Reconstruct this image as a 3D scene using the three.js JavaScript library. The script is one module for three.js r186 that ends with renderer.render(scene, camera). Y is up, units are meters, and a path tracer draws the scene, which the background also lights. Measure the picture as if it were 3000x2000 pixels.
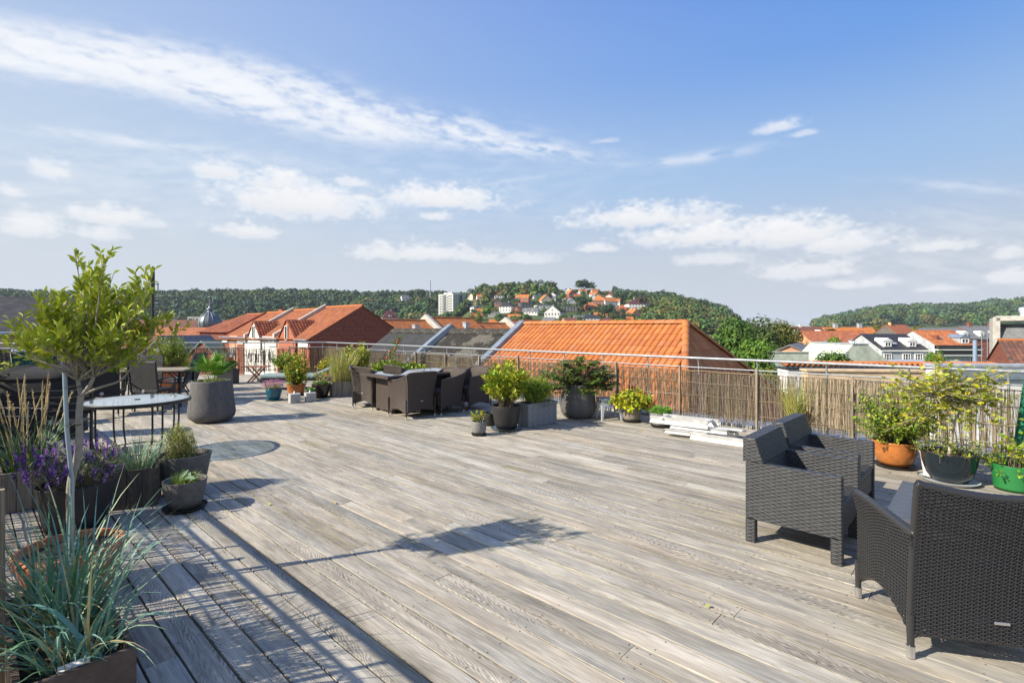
import * as THREE from 'three';
import { mergeGeometries } from 'three/addons/utils/BufferGeometryUtils.js';

// ---------------------------------------------------------------- camera, sun, exposure
const W = 1024, H = 682;
const scene = new THREE.Scene();
const camera = new THREE.PerspectiveCamera(67.45, W / H, 0.1, 6000);
camera.position.set(0, 1.6, 0);
camera.lookAt(0, 1.6, -10);
camera.setViewOffset(3000, 2000, 0, 43, 3000, 2000);   // level camera, lens shifted so that the horizon lies a little above the middle
camera.updateProjectionMatrix();
const renderer = new THREE.WebGLRenderer();
renderer.setSize(W, H);
renderer.toneMapping = THREE.LinearToneMapping;
renderer.toneMappingExposure = 1.62;
renderer.shadowMap.enabled = true;

const EL = 34 * Math.PI / 180, SUN = new THREE.Vector3(-0.936 * Math.cos(EL), Math.sin(EL), 0.352 * Math.cos(EL));
const sun = new THREE.DirectionalLight(new THREE.Color().setRGB(1, 0.915, 0.76), 5.0);
sun.position.copy(SUN).multiplyScalar(60); sun.castShadow = true;
sun.shadow.camera.left = sun.shadow.camera.bottom = -30; sun.shadow.camera.right = sun.shadow.camera.top = 30; sun.shadow.camera.far = 200;
sun.shadow.mapSize.set(4096, 4096);
scene.add(sun, sun.target);

// ---------------------------------------------------------------- random numbers and noise
function rng(seed) { let s = seed | 0; return () => { s = (s + 0x6d2b79f5) | 0; let t = Math.imul(s ^ (s >>> 15), 1 | s); t = (t + Math.imul(t ^ (t >>> 7), 61 | t)) ^ t; return ((t ^ (t >>> 14)) >>> 0) / 4294967296; }; }
const NT = new Float32Array(65536); { const r = rng(99); for (let i = 0; i < 65536; i++) NT[i] = r(); }
const fade = (t) => t * t * t * (t * (t * 6 - 15) + 10);
function vn(x, y) { // value noise 0..1, period 256
  const xi = Math.floor(x), yi = Math.floor(y), fx = fade(x - xi), fy = fade(y - yi), a = xi & 255, b = (xi + 1) & 255, c = (yi & 255) << 8, d = ((yi + 1) & 255) << 8;
  const p = NT[a + c], q = NT[b + c], r = NT[a + d], s = NT[b + d];
  return p + (q - p) * fx + (r - p) * fy + (p - q - r + s) * fx * fy;
}
function fbm(x, y, n = 4) { let s = 0, a = 0.5, t = 0; for (let i = 0; i < n; i++) { s += a * vn(x, y); t += a; x = x * 2.03 + 17.1; y = y * 2.03 + 5.7; a *= 0.5; } return s / t; }
const mix = (a, b, t) => a + (b - a) * t, cl = (x, a = 0, b = 1) => Math.min(b, Math.max(a, x)), sst = (a, b, x) => { const t = cl((x - a) / (b - a)); return t * t * (3 - 2 * t); };
const mix3 = (a, b, t) => [mix(a[0], b[0], t), mix(a[1], b[1], t), mix(a[2], b[2], t)];
const R = rng(4242), rr = (a, b) => a + (b - a) * R(), pick = (l) => l[Math.floor(R() * l.length)];
const TAU = Math.PI * 2, D2R = Math.PI / 180;

// ---------------------------------------------------------------- the sky: blue air, a long cirrus band, small flat-based cumulus
{
  const SKY = 0.74, SW = 4096, SH = 2048, data = new Float32Array(SW * SH * 4);
  // azimuth (degrees right of the view), elevation, half width, half height (degrees), strength
  const CU = [[-42.10,12.60,1.83,1.24,0.80],[-44.42,10.57,1.05,0.70,0.80],[-43.28,7.85,2.31,1.66,0.90],[-38.70,7.97,2.50,0.99,0.85],[-38.10,9.43,3.81,1.49,0.90],[-29.56,14.60,3.68,1.43,0.85],[-27.49,9.35,3.43,1.44,0.95],[-22.06,12.30,8.14,3.28,1.00],[-24.53,14.08,4.66,1.79,0.90],[-17.75,14.91,2.32,0.82,0.70],[-7.57,13.63,7.55,2.17,1.00],[-8.76,11.94,2.00,0.88,0.80],[-10.89,7.77,8.40,1.61,0.85],[-4.67,7.70,5.09,1.36,0.70],[1.66,7.37,5.63,1.00,0.50],[9.38,8.49,2.49,0.81,0.70],[14.97,11.38,9.08,2.07,1.00],[21.56,9.21,9.75,2.02,1.00],[27.98,8.72,6.79,2.48,1.00],[33.39,7.64,4.29,1.71,0.95],[39.96,6.80,2.71,0.88,0.80],[15.42,9.22,3.81,0.78,0.70],[21.56,6.76,3.99,1.06,0.55],[29.85,5.16,5.01,1.59,0.70],[33.73,3.84,3.90,0.84,0.70],[39.67,3.22,1.82,0.43,0.50],[44.00,5.80,1.33,1.16,0.80],[44.25,3.81,1.58,0.99,0.70],[27.60,18.97,2.41,0.88,0.70],[29.67,18.10,1.35,0.44,0.50],[10.33,19.61,1.98,0.40,0.40]];
  const CI = [[-46.46,21.32,4.63,1.17,1.60,0.141],[-45.04,21.22,3.65,1.26,1.90,0.127],[-41.14,21.69,4.70,1.52,2.10,0.103],[-35.77,22.53,5.78,1.69,2.20,0.074],[-29.92,22.46,6.23,1.81,2.10,0.033],[-24.13,22.21,6.10,1.98,2.40,-0.005],[-17.75,21.36,5.31,1.69,2.20,-0.049],[-13.22,20.88,4.16,1.16,1.30,-0.077],[-6.12,20.87,7.23,1.44,1.50,-0.116],[1.17,19.47,7.31,0.87,1.20,-0.160],[-38.25,16.05,9.03,0.42,0.50,0.067],[-31.72,16.36,7.06,0.38,0.40,0.003],[19.85,17.27,6.47,0.50,0.55,0.031],[1.17,16.16,4.88,0.36,0.35,0.103],[42.44,11.31,5.31,0.55,0.40,-0.242],[-36.72,12.33,18.81,4.11,0.22,0.154],[-13.22,14.42,23.12,4.45,0.18,0.055],[36.66,5.86,12.56,3.10,0.25,-0.200],[42.44,8.59,6.64,1.06,0.25,-0.268]];
  const AIR = [[0, [0.53, 0.565, 0.62]], [6, [0.475, 0.525, 0.605]], [15, [0.30, 0.450, 0.68]], [26, [0.138, 0.300, 0.665]], [33, [0.105, 0.250, 0.645]], [60, [0.065, 0.18, 0.55]], [91, [0.055, 0.16, 0.50]]], air = (e) => { for (let i = 0; ; i++) if (e <= AIR[i + 1][0]) return mix3(AIR[i][1], AIR[i + 1][1], sst(0, 1, (e - AIR[i][0]) / (AIR[i + 1][0] - AIR[i][0])) * 0.4 + 0.6 * (e - AIR[i][0]) / (AIR[i + 1][0] - AIR[i][0])); };
  const CW = 1366, R0 = SH / 2 - 40, CH = 760, cloud = new Float32Array(CW * CH * 3);   // veil, density, shade for a third of the round; the same weather all round
  const CN = (CW >> 3) + 1, near = new Uint8Array(CN * ((CH >> 3) + 1)), mark = (a, e, w, h) => { for (let j = 0; j * 8 < CH; j++) { const y = ((R0 + j * 8) / SH - 0.5) * 180; if (Math.abs(y - e) < h + 1) for (let i = 0; i < CN; i++) if (Math.abs(i * 8 / CW * 120 - 60 - a) < w + 1) near[j * CN + i] = 1; } };
  for (const [a, e, w, h] of CU) mark(a, e, w * 1.6, h * 1.8); for (const [a, e, w, h, s, sl] of CI) mark(a, e, w * 2.2, h * 3.2 + Math.abs(sl) * w * 2.2);
  for (let j = 0; j < CH; j++) {
    const e = Math.max(0, ((R0 + j + 0.5) / SH - 0.5) * 180);
    for (let i = 0; i < CW; i++) {
      const q = (i + 0.5) / CW * 120 - 60; if (!near[(j >> 3) * CN + (i >> 3)]) continue; const n1 = fbm(q * 0.55 + 40, e * 1.1, 5), n2 = fbm(q * 1.9 + 9, e * 3.4, 4), fadeE = sst(60, 56, Math.abs(q));
      let veil = 0;
      for (const [ca, ce, wa, we, st, sl] of CI) {
        const dx = (q - ca), dy = (e - ce) - dx * sl; if (Math.abs(dx) > wa * 2.2 || Math.abs(dy) > we * 3.2) continue;
        const d2 = (dx / wa) ** 2 + (dy / we) ** 2;
        if (d2 < 6) { const st1 = fbm((dx + dy * 1.3) * 0.42 + ca * 0.3, (dy - dx * 0.10) * 1.7 + ce * 0.3, 5); veil += st * Math.exp(-d2 * 1.1) * sst(0.25, 0.80, st1 * 0.85 + n2 * 0.15); }
      }
      let den = 0, base = 0;
      for (const [ca, ce, wa, we, st] of CU) {
        const dx = (q - ca) / wa; if (Math.abs(dx) > 1.6) continue;
        const dy0 = e - ce, dy = dy0 / (dy0 > 0 ? we : we * 0.42); if (Math.abs(dy) > 1.8) continue;
        const d = 1.14 - Math.sqrt(dx * dx + dy * dy) + (n1 - 0.5) * 1.05 + (n2 - 0.5) * 0.62;
        const k = sst(-0.05, 0.95, d) * st; if (k > den) { den = k; base = cl(0.5 - dy * 0.55); }
      }
      const o = (j * CW + i) * 3; cloud[o] = (1 - Math.exp(-veil * 1.5)) * fadeE; cloud[o + 1] = den * fadeE; cloud[o + 2] = base;
    }
  }
  for (let row = R0; row < SH; row++) {
    const e = Math.max(0, ((row + 0.5) / SH - 0.5) * 180), A = air(e);
    for (let col = 0; col < SW; col++) {
      const ra = ((col + 0.5) / SW - 0.5) * 360; let az = ra + 90; if (az > 180) az -= 360;
      const sunward = Math.cos((az + 110) * D2R);
      const wh = cl(0.42 + 0.5 * sunward) * Math.exp(-e / 90); let c = mix3(A, [0.60, 0.655, 0.71], wh);
      if (row - R0 < CH) {
        const qi = Math.min(CW - 1, Math.floor(((az + 420) % 120) / 120 * CW)), o = ((row - R0) * CW + qi) * 3, den = cloud[o + 1];
        c = mix3(c, [0.82, 0.83, 0.85], cloud[o] * 0.9);
        if (den > 0) c = mix3(c, mix3([0.87, 0.86, 0.855], [0.58, 0.595, 0.64], cloud[o + 2] * 0.75 * sst(0.3, 1, den)), den * 0.90);
      }
      const o = (row * SW + col) * 4; data[o] = c[0] * SKY; data[o + 1] = c[1] * SKY; data[o + 2] = c[2] * SKY; data[o + 3] = 1;
    }
  }
  for (let row = 0; row < SH / 2 - 40; row++) for (let col = 0; col < SW; col++) { const o = (row * SW + col) * 4; data[o] = 0.30; data[o + 1] = 0.32; data[o + 2] = 0.33; data[o + 3] = 1; }
  const sky = new THREE.DataTexture(data, SW, SH, THREE.RGBAFormat, THREE.FloatType);
  sky.mapping = THREE.EquirectangularReflectionMapping; sky.magFilter = THREE.LinearFilter; sky.needsUpdate = true;
  scene.background = sky; scene.environment = sky;
}

// ---------------------------------------------------------------- geometry helpers
const _v = new THREE.Vector3(), _n = new THREE.Vector3(), _m = new THREE.Matrix4(), _q = new THREE.Quaternion(), _e = new THREE.Euler(), _one = new THREE.Vector3(1, 1, 1), V3 = (x, y, z) => new THREE.Vector3(x, y, z);
function mat4(x = 0, y = 0, z = 0, ry = 0, rx = 0, rz = 0, s = 1) { return new THREE.Matrix4().compose(V3(x, y, z), new THREE.Quaternion().setFromEuler(new THREE.Euler(rx, ry, rz, 'YXZ')), typeof s === 'number' ? V3(s, s, s) : V3(...s)); }
const hex = (h) => { const c = new THREE.Color(h); return [c.r, c.g, c.b]; };

function metreUV(g) {                                                   // uv in metres, looked up along the face's main axis
  const p = g.attributes.position, n = g.attributes.normal, u = g.attributes.uv; for (let i = 0; i < p.count; i++) { const a = Math.abs(n.getX(i)), b = Math.abs(n.getY(i)), c = Math.abs(n.getZ(i)); if (a >= b && a >= c) u.setXY(i, p.getZ(i), p.getY(i)); else if (b >= c) u.setXY(i, p.getX(i), p.getZ(i)); else u.setXY(i, p.getX(i), p.getY(i)); } return g;
}
class Geo {                                                             // collects triangles for ONE mesh
  constructor(col = false) { this.P = []; this.N = []; this.T = []; this.C = col ? [] : null; this.I = []; this.col = [1, 1, 1]; }
  vert(p, n, u, v) { this.P.push(p.x, p.y, p.z); this.N.push(n.x, n.y, n.z); this.T.push(u, v); if (this.C) this.C.push(...this.col); return this.P.length / 3 - 1; }
  add(g, m) {
    const base = this.P.length / 3, p = g.attributes.position, n = g.attributes.normal, t = g.attributes.uv;
    const nm = m ? new THREE.Matrix3().getNormalMatrix(m) : null;
    for (let i = 0; i < p.count; i++) {
      _v.fromBufferAttribute(p, i); _n.fromBufferAttribute(n, i);
      if (m) { _v.applyMatrix4(m); _n.applyMatrix3(nm).normalize(); }
      this.vert(_v, _n, t ? t.getX(i) : 0, t ? t.getY(i) : 0);
    }
    if (g.index) for (let i = 0; i < g.index.count; i++) this.I.push(base + g.index.getX(i)); else for (let i = 0; i < p.count; i++) this.I.push(base + i);
    return this;
  }
  quad(a, b, c, d, uv) {                                                // counter-clockwise, uv in metres unless given
    const n = V3().crossVectors(_v.subVectors(b, a).clone(), _n.subVectors(d, a).clone()).normalize();
    const lu = a.distanceTo(b), lv = a.distanceTo(d), t = uv || [[0, 0], [lu, 0], [lu, lv], [0, lv]];
    const k = this.vert(a, n, ...t[0]); this.vert(b, n, ...t[1]); this.vert(c, n, ...t[2]); this.vert(d, n, ...t[3]);
    this.I.push(k, k + 1, k + 2, k, k + 2, k + 3); return this;
  }
  tri(a, b, c, uv) {
    const n = V3().crossVectors(_v.subVectors(b, a).clone(), _n.subVectors(c, a).clone()).normalize();
    const t = uv || [[0, 0], [a.distanceTo(b), 0], [0, a.distanceTo(c)]];
    const k = this.vert(a, n, ...t[0]); this.vert(b, n, ...t[1]); this.vert(c, n, ...t[2]); this.I.push(k, k + 1, k + 2); return this;
  }
  poly(pts, thick = 0) { for (let i = 1; i < pts.length - 1; i++) this.tri(pts[0], pts[i], pts[i + 1]); return this; }
  box(w, h, d, x = 0, y = 0, z = 0, ry = 0, rx = 0, rz = 0) {           // centred; uv in metres on every face
    const m = mat4(x, y, z, ry, rx, rz), a = w / 2, b = h / 2, c = d / 2, p = (i, j, k) => V3(i * a, j * b, k * c).applyMatrix4(m);
    const P = [p(-1, -1, 1), p(1, -1, 1), p(1, 1, 1), p(-1, 1, 1), p(-1, -1, -1), p(1, -1, -1), p(1, 1, -1), p(-1, 1, -1)];
    this.quad(P[0], P[1], P[2], P[3]); this.quad(P[5], P[4], P[7], P[6]); this.quad(P[1], P[5], P[6], P[2]); this.quad(P[4], P[0], P[3], P[7]); this.quad(P[3], P[2], P[6], P[7]); this.quad(P[4], P[5], P[1], P[0]);
    return this;
  }
  cbox(w, h, d, x = 0, y = 0, z = 0, ry = 0, b = 0.004, rx = 0, rz = 0) {  // box with chamfered edges
    const m = mat4(x, y, z, ry, rx, rz), key = [w, h, d, b].map((k) => k.toFixed(4)).join();
    if (!Geo.cb.has(key)) {
      const s = new THREE.Shape(); const X = w / 2 - b, Y = h / 2 - b; s.moveTo(-X, -Y); s.lineTo(X, -Y); s.lineTo(X, Y); s.lineTo(-X, Y); s.closePath();
      const g = new THREE.ExtrudeGeometry(s, { depth: d - 2 * b, bevelEnabled: true, bevelSize: b, bevelThickness: b, bevelSegments: 1, curveSegments: 1 }); g.translate(0, 0, -d / 2 + b); Geo.cb.set(key, metreUV(g));
    }
    return this.add(Geo.cb.get(key), m);
  }
  cyl(r0, r1, h, x = 0, y = 0, z = 0, seg = 14, m2) { const m = mat4(x, y + h / 2, z); if (m2) m.premultiply(m2); return this.add(new THREE.CylinderGeometry(r1, r0, h, seg), m); }
  tube(pts, r, seg = 6, n = 0, r2 = null) {                             // tapering tube through points
    const P = pts.map((p) => p.isVector3 ? p : V3(...p)); let c = P;
    if (n && P.length > 2) c = new THREE.CatmullRomCurve3(P).getPoints(n);
    const L = c.length, base = this.P.length / 3; let up = V3(0, 1, 0), acc = 0;
    for (let i = 0; i < L; i++) {
      const t = V3().subVectors(c[Math.min(L - 1, i + 1)], c[Math.max(0, i - 1)]).normalize();
      if (Math.abs(t.dot(up)) > 0.95) up = Math.abs(t.x) < 0.9 ? V3(1, 0, 0) : V3(0, 0, 1);
      const s = V3().crossVectors(t, up).normalize(), w = V3().crossVectors(s, t).normalize(); up = w.clone();
      const rad = r2 === null ? r : mix(r, r2, i / (L - 1)); if (i) acc += c[i].distanceTo(c[i - 1]);
      for (let k = 0; k <= seg; k++) { const a = k / seg * TAU, n_ = V3().addScaledVector(s, Math.cos(a)).addScaledVector(w, Math.sin(a)); this.vert(V3().copy(c[i]).addScaledVector(n_, rad), n_, k / seg * rad * 6, acc); }
    }
    for (let i = 0; i < L - 1; i++) for (let k = 0; k < seg; k++) { const a = base + i * (seg + 1) + k, b = a + seg + 1; this.I.push(a, b, a + 1, b, b + 1, a + 1); }
    for (const e of [0, L - 1]) { const t = V3().subVectors(c[e], c[e ? L - 2 : 1]).normalize(), k0 = this.vert(c[e], t, 0, 0), b = base + e * (seg + 1); for (let k = 0; k < seg; k++) e ? this.I.push(k0, b + k + 1, b + k) : this.I.push(k0, b + k, b + k + 1); }
    return this;
  }
  lathe(prof, seg = 32, m, sx = 1, sz = 1) { const g = new THREE.LatheGeometry(prof.map((p) => new THREE.Vector2(...p)), seg); const mm = mat4(0, 0, 0, 0, 0, 0, [sx, 1, sz]); if (m) mm.premultiply(m); return this.add(g, mm); }
  sphere(r, x, y, z, s = [1, 1, 1], a = 12, b = 8) { return this.add(new THREE.SphereGeometry(r, a, b), mat4(x, y, z, 0, 0, 0, s)); }
  surf(f, nu, nv, um = 1, vm = 1, flip = false) {                       // parametric surface with smooth normals
    const base = this.P.length / 3, e = 1e-3;
    for (let j = 0; j <= nv; j++) for (let i = 0; i <= nu; i++) {
      const u = i / nu, v = j / nv, p = f(u, v), a = f(Math.min(1, u + e), v).sub(f(Math.max(0, u - e), v)), b = f(u, Math.min(1, v + e)).sub(f(u, Math.max(0, v - e)));
      const n = V3().crossVectors(a, b).normalize(); if (flip) n.negate(); this.vert(p, n, u * um, v * vm);
    }
    for (let j = 0; j < nv; j++) for (let i = 0; i < nu; i++) { const a = base + j * (nu + 1) + i, b = a + nu + 1; if (flip) this.I.push(a, b, a + 1, b, b + 1, a + 1); else this.I.push(a, a + 1, b, b, a + 1, b + 1); }
    return this;
  }
  leaf(p, dir, nor, len, wid, fold = 0.15) {                            // pointed leaf of four triangles, folded along its rib
    const s = V3().crossVectors(dir, nor).normalize(), n = V3().crossVectors(s, dir).normalize(), b = this.P.length / 3;
    const q = (l, w, h) => V3().copy(p).addScaledVector(dir, l * len).addScaledVector(s, w * wid).addScaledVector(n, h * len);
    const m1 = q(0.45, 0, 0), tip = q(1, 0, -0.12 - fold * 0.3), l1 = q(0.4, 0.5, fold * wid / len), r1 = q(0.4, -0.5, fold * wid / len), l2 = q(0.72, 0.36, fold * 0.3 * wid / len - 0.03), r2 = q(0.72, -0.36, fold * 0.3 * wid / len - 0.03);
    const nl = V3().copy(n).addScaledVector(s, -fold * 1.6).normalize(), nr = V3().copy(n).addScaledVector(s, fold * 1.6).normalize();
    this.vert(p, n, 0, 0); this.vert(m1, n, 0.5, 0.5); this.vert(tip, n, 1, 1); this.vert(l1, nl, 0, 1); this.vert(r1, nr, 1, 0); this.vert(l2, nl, 0, 1); this.vert(r2, nr, 1, 0);
    this.I.push(b, b + 3, b + 1, b, b + 1, b + 4, b + 3, b + 5, b + 1, b + 1, b + 6, b + 4, b + 1, b + 5, b + 2, b + 1, b + 2, b + 6);
  }
  dia(p, dir, nor, len, wid) {                                          // small two-triangle leaf
    const s = V3().crossVectors(dir, nor).normalize(), n = V3().crossVectors(s, dir).normalize(), b = this.P.length / 3;
    this.vert(p, n, 0, 0); this.vert(V3().copy(p).addScaledVector(dir, len * 0.5).addScaledVector(s, wid / 2), n, 0, 1); this.vert(V3().copy(p).addScaledVector(dir, len), n, 1, 1); this.vert(V3().copy(p).addScaledVector(dir, len * 0.5).addScaledVector(s, -wid / 2), n, 1, 0);
    this.I.push(b, b + 1, b + 2, b, b + 2, b + 3);
  }
  blade(pts, w, side) {                                                 // grass blade: strip through points, tapering
    const b = this.P.length / 3, L = pts.length;
    for (let i = 0; i < L; i++) {
      const t = V3().subVectors(pts[Math.min(L - 1, i + 1)], pts[Math.max(0, i - 1)]).normalize(), n = V3().crossVectors(side, t).normalize(), k = i / (L - 1), ww = w * (k < 0.25 ? 0.6 + k * 1.6 : 1 - ((k - 0.25) / 0.75) ** 1.6);
      this.vert(V3().copy(pts[i]).addScaledVector(side, -ww / 2), n, 0, k); this.vert(V3().copy(pts[i]).addScaledVector(side, ww / 2), n, 1, k);
    }
    for (let i = 0; i < L - 1; i++) { const a = b + i * 2; this.I.push(a, a + 1, a + 2, a + 1, a + 3, a + 2); }
  }
  geometry() {
    const g = new THREE.BufferGeometry();
    g.setAttribute('position', new THREE.Float32BufferAttribute(this.P, 3)); g.setAttribute('normal', new THREE.Float32BufferAttribute(this.N, 3)); g.setAttribute('uv', new THREE.Float32BufferAttribute(this.T, 2));
    if (this.C) g.setAttribute('color', new THREE.Float32BufferAttribute(this.C, 3));
    g.setIndex(this.I.length > 65535 * 3 || this.P.length / 3 > 65535 ? new THREE.Uint32BufferAttribute(this.I, 1) : new THREE.Uint16BufferAttribute(this.I, 1)); return g;
  }
  mesh(name, m, parent) { const o = new THREE.Mesh(this.geometry(), m); o.name = name; o.castShadow = o.receiveShadow = true; (parent || scene).add(o); return o; }
}
Geo.cb = new Map();
const taken = new Map();
function numbered(n) { const k = taken.get(n) || 0; taken.set(n, k + 1); return k ? n + '_' + String(k).padStart(3, '0') : n; }
function tag(o, label, category, group, kind) { if (label) o.userData.label = label; if (category) o.userData.category = category; if (group) o.userData.group = group; if (kind) o.userData.kind = kind; return o; }
function thing(name, label, category, pos = [0, 0, 0], turn = 0, group) { const o = new THREE.Group(); o.name = numbered(name); scene.add(o); o.position.set(...pos); o.rotation.y = turn; return tag(o, label, category, group); }
function structure(o) { o.userData.kind = 'structure'; o.name = numbered(o.name); return o; }
function dup(o, pos, turn, label, group) { const c = o.clone(); c.name = numbered(o.name.replace(/_\d{3}$/, '')); scene.add(c); c.position.set(...pos); c.rotation.y = turn; c.userData = { ...o.userData }; if (label) c.userData.label = label; if (group) c.userData.group = group; return c; }
function part(name, geo, m, parent) { const o = new THREE.Mesh(geo.isBufferGeometry ? geo : geo.geometry(), m); o.name = name; o.castShadow = o.receiveShadow = true; parent.add(o); return o; }

// the terrace's own axes: u runs along the deck boards (away, to the left), v across them (away, to the right)
const GA = 47.15 * D2R, CU_ = Math.sin(GA), CV_ = Math.cos(GA);
const UV = (u, v, y = 0) => V3(-CU_ * u + CV_ * v, y, -CV_ * u - CU_ * v);

// ---------------------------------------------------------------- textures and materials
function tex(w, h, f, srgb = true, sx = 1, sy = 1) {                     // f(x, y in 0..1) -> [r, g, b] in 0..1
  const d = new Uint8Array(w * h * 4);
  for (let y = 0; y < h; y++) for (let x = 0; x < w; x++) { const c = f(x / w, y / h, x, y), o = (y * w + x) * 4; d[o] = cl(c[0]) * 255; d[o + 1] = cl(c[1]) * 255; d[o + 2] = cl(c[2]) * 255; d[o + 3] = 255; }
  const t = new THREE.DataTexture(d, w, h); t.wrapS = t.wrapT = THREE.RepeatWrapping; t.magFilter = THREE.LinearFilter; t.minFilter = THREE.LinearMipmapLinearFilter; if (srgb) t.colorSpace = THREE.SRGBColorSpace;
  t.repeat.set(1 / sx, 1 / sy); t.needsUpdate = true; return t;
}
const tn = (x, y, p) => { // tileable noise, p periods
  const X = x * p, Y = y * p, xi = Math.floor(X), yi = Math.floor(Y), fx = fade(X - xi), fy = fade(Y - yi), h = (i, j) => NT[(((i % p) + p) % p * 37 + p * 11 & 255) + ((((j % p) + p) % p * 53 + p * 7 & 255) << 8)];
  return mix(mix(h(xi, yi), h(xi + 1, yi), fx), mix(h(xi, yi + 1), h(xi + 1, yi + 1), fx), fy);
};
const tf = (x, y, p, n = 4) => { let s = 0, a = 0.5, t = 0; for (let i = 0; i < n; i++) { s += a * tn(x, y, p); t += a; p *= 2; a *= 0.5; } return s / t; };
const GRAIN = tex(256, 256, (x, y) => { const n = 0.76 + 0.20 * (tf(x, y, 6, 5) - 0.5) + 0.16 * (NT[((x * 256) & 255) + (((y * 256) & 255) << 8)] - 0.5); return [n, n, n]; }, true);
const grain = (s) => { const t = GRAIN.clone(); t.repeat.set(1 / s, 1 / s); t.needsUpdate = true; return t; };
function std(c, rough = 0.8, o = {}) { const m = new THREE.MeshStandardMaterial({ roughness: rough, metalness: o.metal || 0, side: o.side ?? THREE.DoubleSide, vertexColors: !!o.vc }); if (typeof c === 'string') m.color.set(c); else m.color.setRGB(...c); if (o.grain) { m.map = grain(o.grain); m.color.multiplyScalar(1.75); } if (o.map) m.map = o.map; if (o.bump) { m.bumpMap = o.bump; m.bumpScale = o.bs || 0.003; } return m; }
function leafMat(o = {}) { return new THREE.MeshPhysicalMaterial({ vertexColors: true, roughness: o.rough ?? 0.55, transmission: o.t ?? 0.35, thickness: 0, side: THREE.DoubleSide, specularIntensity: o.spec ?? 0.5 }); }

// ---------------------------------------------------------------- weathered wood (14 strips of 5 m x 0.145 m in one map)
const NS = 14, WW = 1792, WH = 1540, SP = WH / NS;
const woodCol = new Uint8Array(WW * WH * 4), woodBmp = new Uint8Array(WW * WH * 4);
for (let k = 0; k < NS; k++) {
  const r = rng(700 + k * 13), c0 = r(), fl = r(), crown = mix(0.2, 0.8, r()), rings = mix(14, 34, r()), fig = r() < 0.35, ol = r() < 0.3, sp = r() * 100;
  const knots = Array.from({ length: 3 }, () => [r() * 5, mix(0.02, 0.12, r()), mix(0.01, 0.03, r())]);
  for (let yy = 0; yy < SP; yy++) for (let x = 0; x < WW; x++) {
    const s = x / WW * 5, w = yy / SP * 0.145, o = ((k * SP + yy) * WW + x) * 4;
    let wp = (fbm(s * 0.9 + sp, w * 9 + k * 7, 2) - 0.5) * 0.10 + (vn(s * 2.3 + sp, w * 22) - 0.5) * 0.022;
    for (const [ks, kw, kr] of knots) { const d = Math.hypot((s - ks) * 0.16, w - kw); wp += kr * Math.exp(-d * d / (kr * kr * 2)); }
    const dist = Math.abs(w - crown * 0.145 + wp) , ring = Math.sin(dist * TAU * rings * 7 + (vn(s * 5, w * 60 + k) - 0.5) * 3);
    const fib = fbm(s * 5 + sp, w * 900 + k * 31, 2), fib2 = vn(s * 24 + k * 9, w * 2300 + k * 57), crack = sst(0.80, 0.92, fbm(s * 2.2 + k * 3, w * 420 + k * 19, 2));
    const bl = fbm(s * 1.6 + k * 11, w * 14 + sp, 3), bl2 = fbm(s * 7 + k * 5, w * 55 + sp, 2);
    let L = 0.675 + (c0 - 0.5) * 0.10 + (bl - 0.5) * 0.22 + (bl2 - 0.5) * 0.15 + ring * 0.026 * (0.5 + fl) + (fib - 0.5) * 0.22 + (fib2 - 0.5) * 0.13 - crack * 0.15;
    if (fig) { const f = sst(0.50, 0.62, fbm(s * 1.1 + k * 2, w * 18 + 4, 2)); L += f * 0.10 * Math.sin((s * 1.0 + w * 4 + (fbm(s * 9, w * 40, 2) - 0.5) * 0.14) * 110); }
    const edge = Math.min(w, 0.145 - w), wear = sst(0.006, 0.0, edge - 0.004 * vn(s * 40, k * 3));
    L -= wear * 0.24;
    let warm = 0.5 + (fbm(s * 0.8 + 50, w * 8 + k * 3, 2) - 0.5) * 1.1, ol2 = ol ? sst(0.52, 0.75, fbm(s * 1.3 + k, w * 16 + 20, 4)) * 0.5 : wear * 0.3;
    L = cl(L, 0.16, 0.92);
    let c = [L * mix(0.985, 1.03, warm), L * mix(0.985, 0.985, warm), L * mix(0.975, 0.91, warm)];
    c = mix3(c, [L * 0.92, L * 0.86, L * 0.66], ol2);
    woodCol[o] = cl(c[0]) * 255; woodCol[o + 1] = cl(c[1]) * 255; woodCol[o + 2] = cl(c[2]) * 255; woodCol[o + 3] = 255;
    const b = cl(0.5 + (fib - 0.5) * 0.7 + ring * 0.08 + (fib2 - 0.5) * 0.3 - crack * 0.5) * 255; woodBmp[o] = woodBmp[o + 1] = woodBmp[o + 2] = b; woodBmp[o + 3] = 255;
  }
}
const dt = (d, srgb) => { const t = new THREE.DataTexture(d, WW, WH); t.wrapS = t.wrapT = THREE.RepeatWrapping; t.magFilter = THREE.LinearFilter; if (srgb) t.colorSpace = THREE.SRGBColorSpace; t.needsUpdate = true; return t; };
const WOODC = dt(woodCol, true), WOODB = dt(woodBmp, false);
const wood = (c, rough = 0.85) => { const m = std(c, rough, { vc: true, map: WOODC, bump: WOODB, bs: 0.0016 }); return m; };
const M = {};
M.deck = wood([0.80, 0.765, 0.705], 0.85);
M.plank = wood([0.62, 0.56, 0.48], 0.9);
M.darkPlank = wood([0.30, 0.26, 0.22], 0.9);
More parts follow.
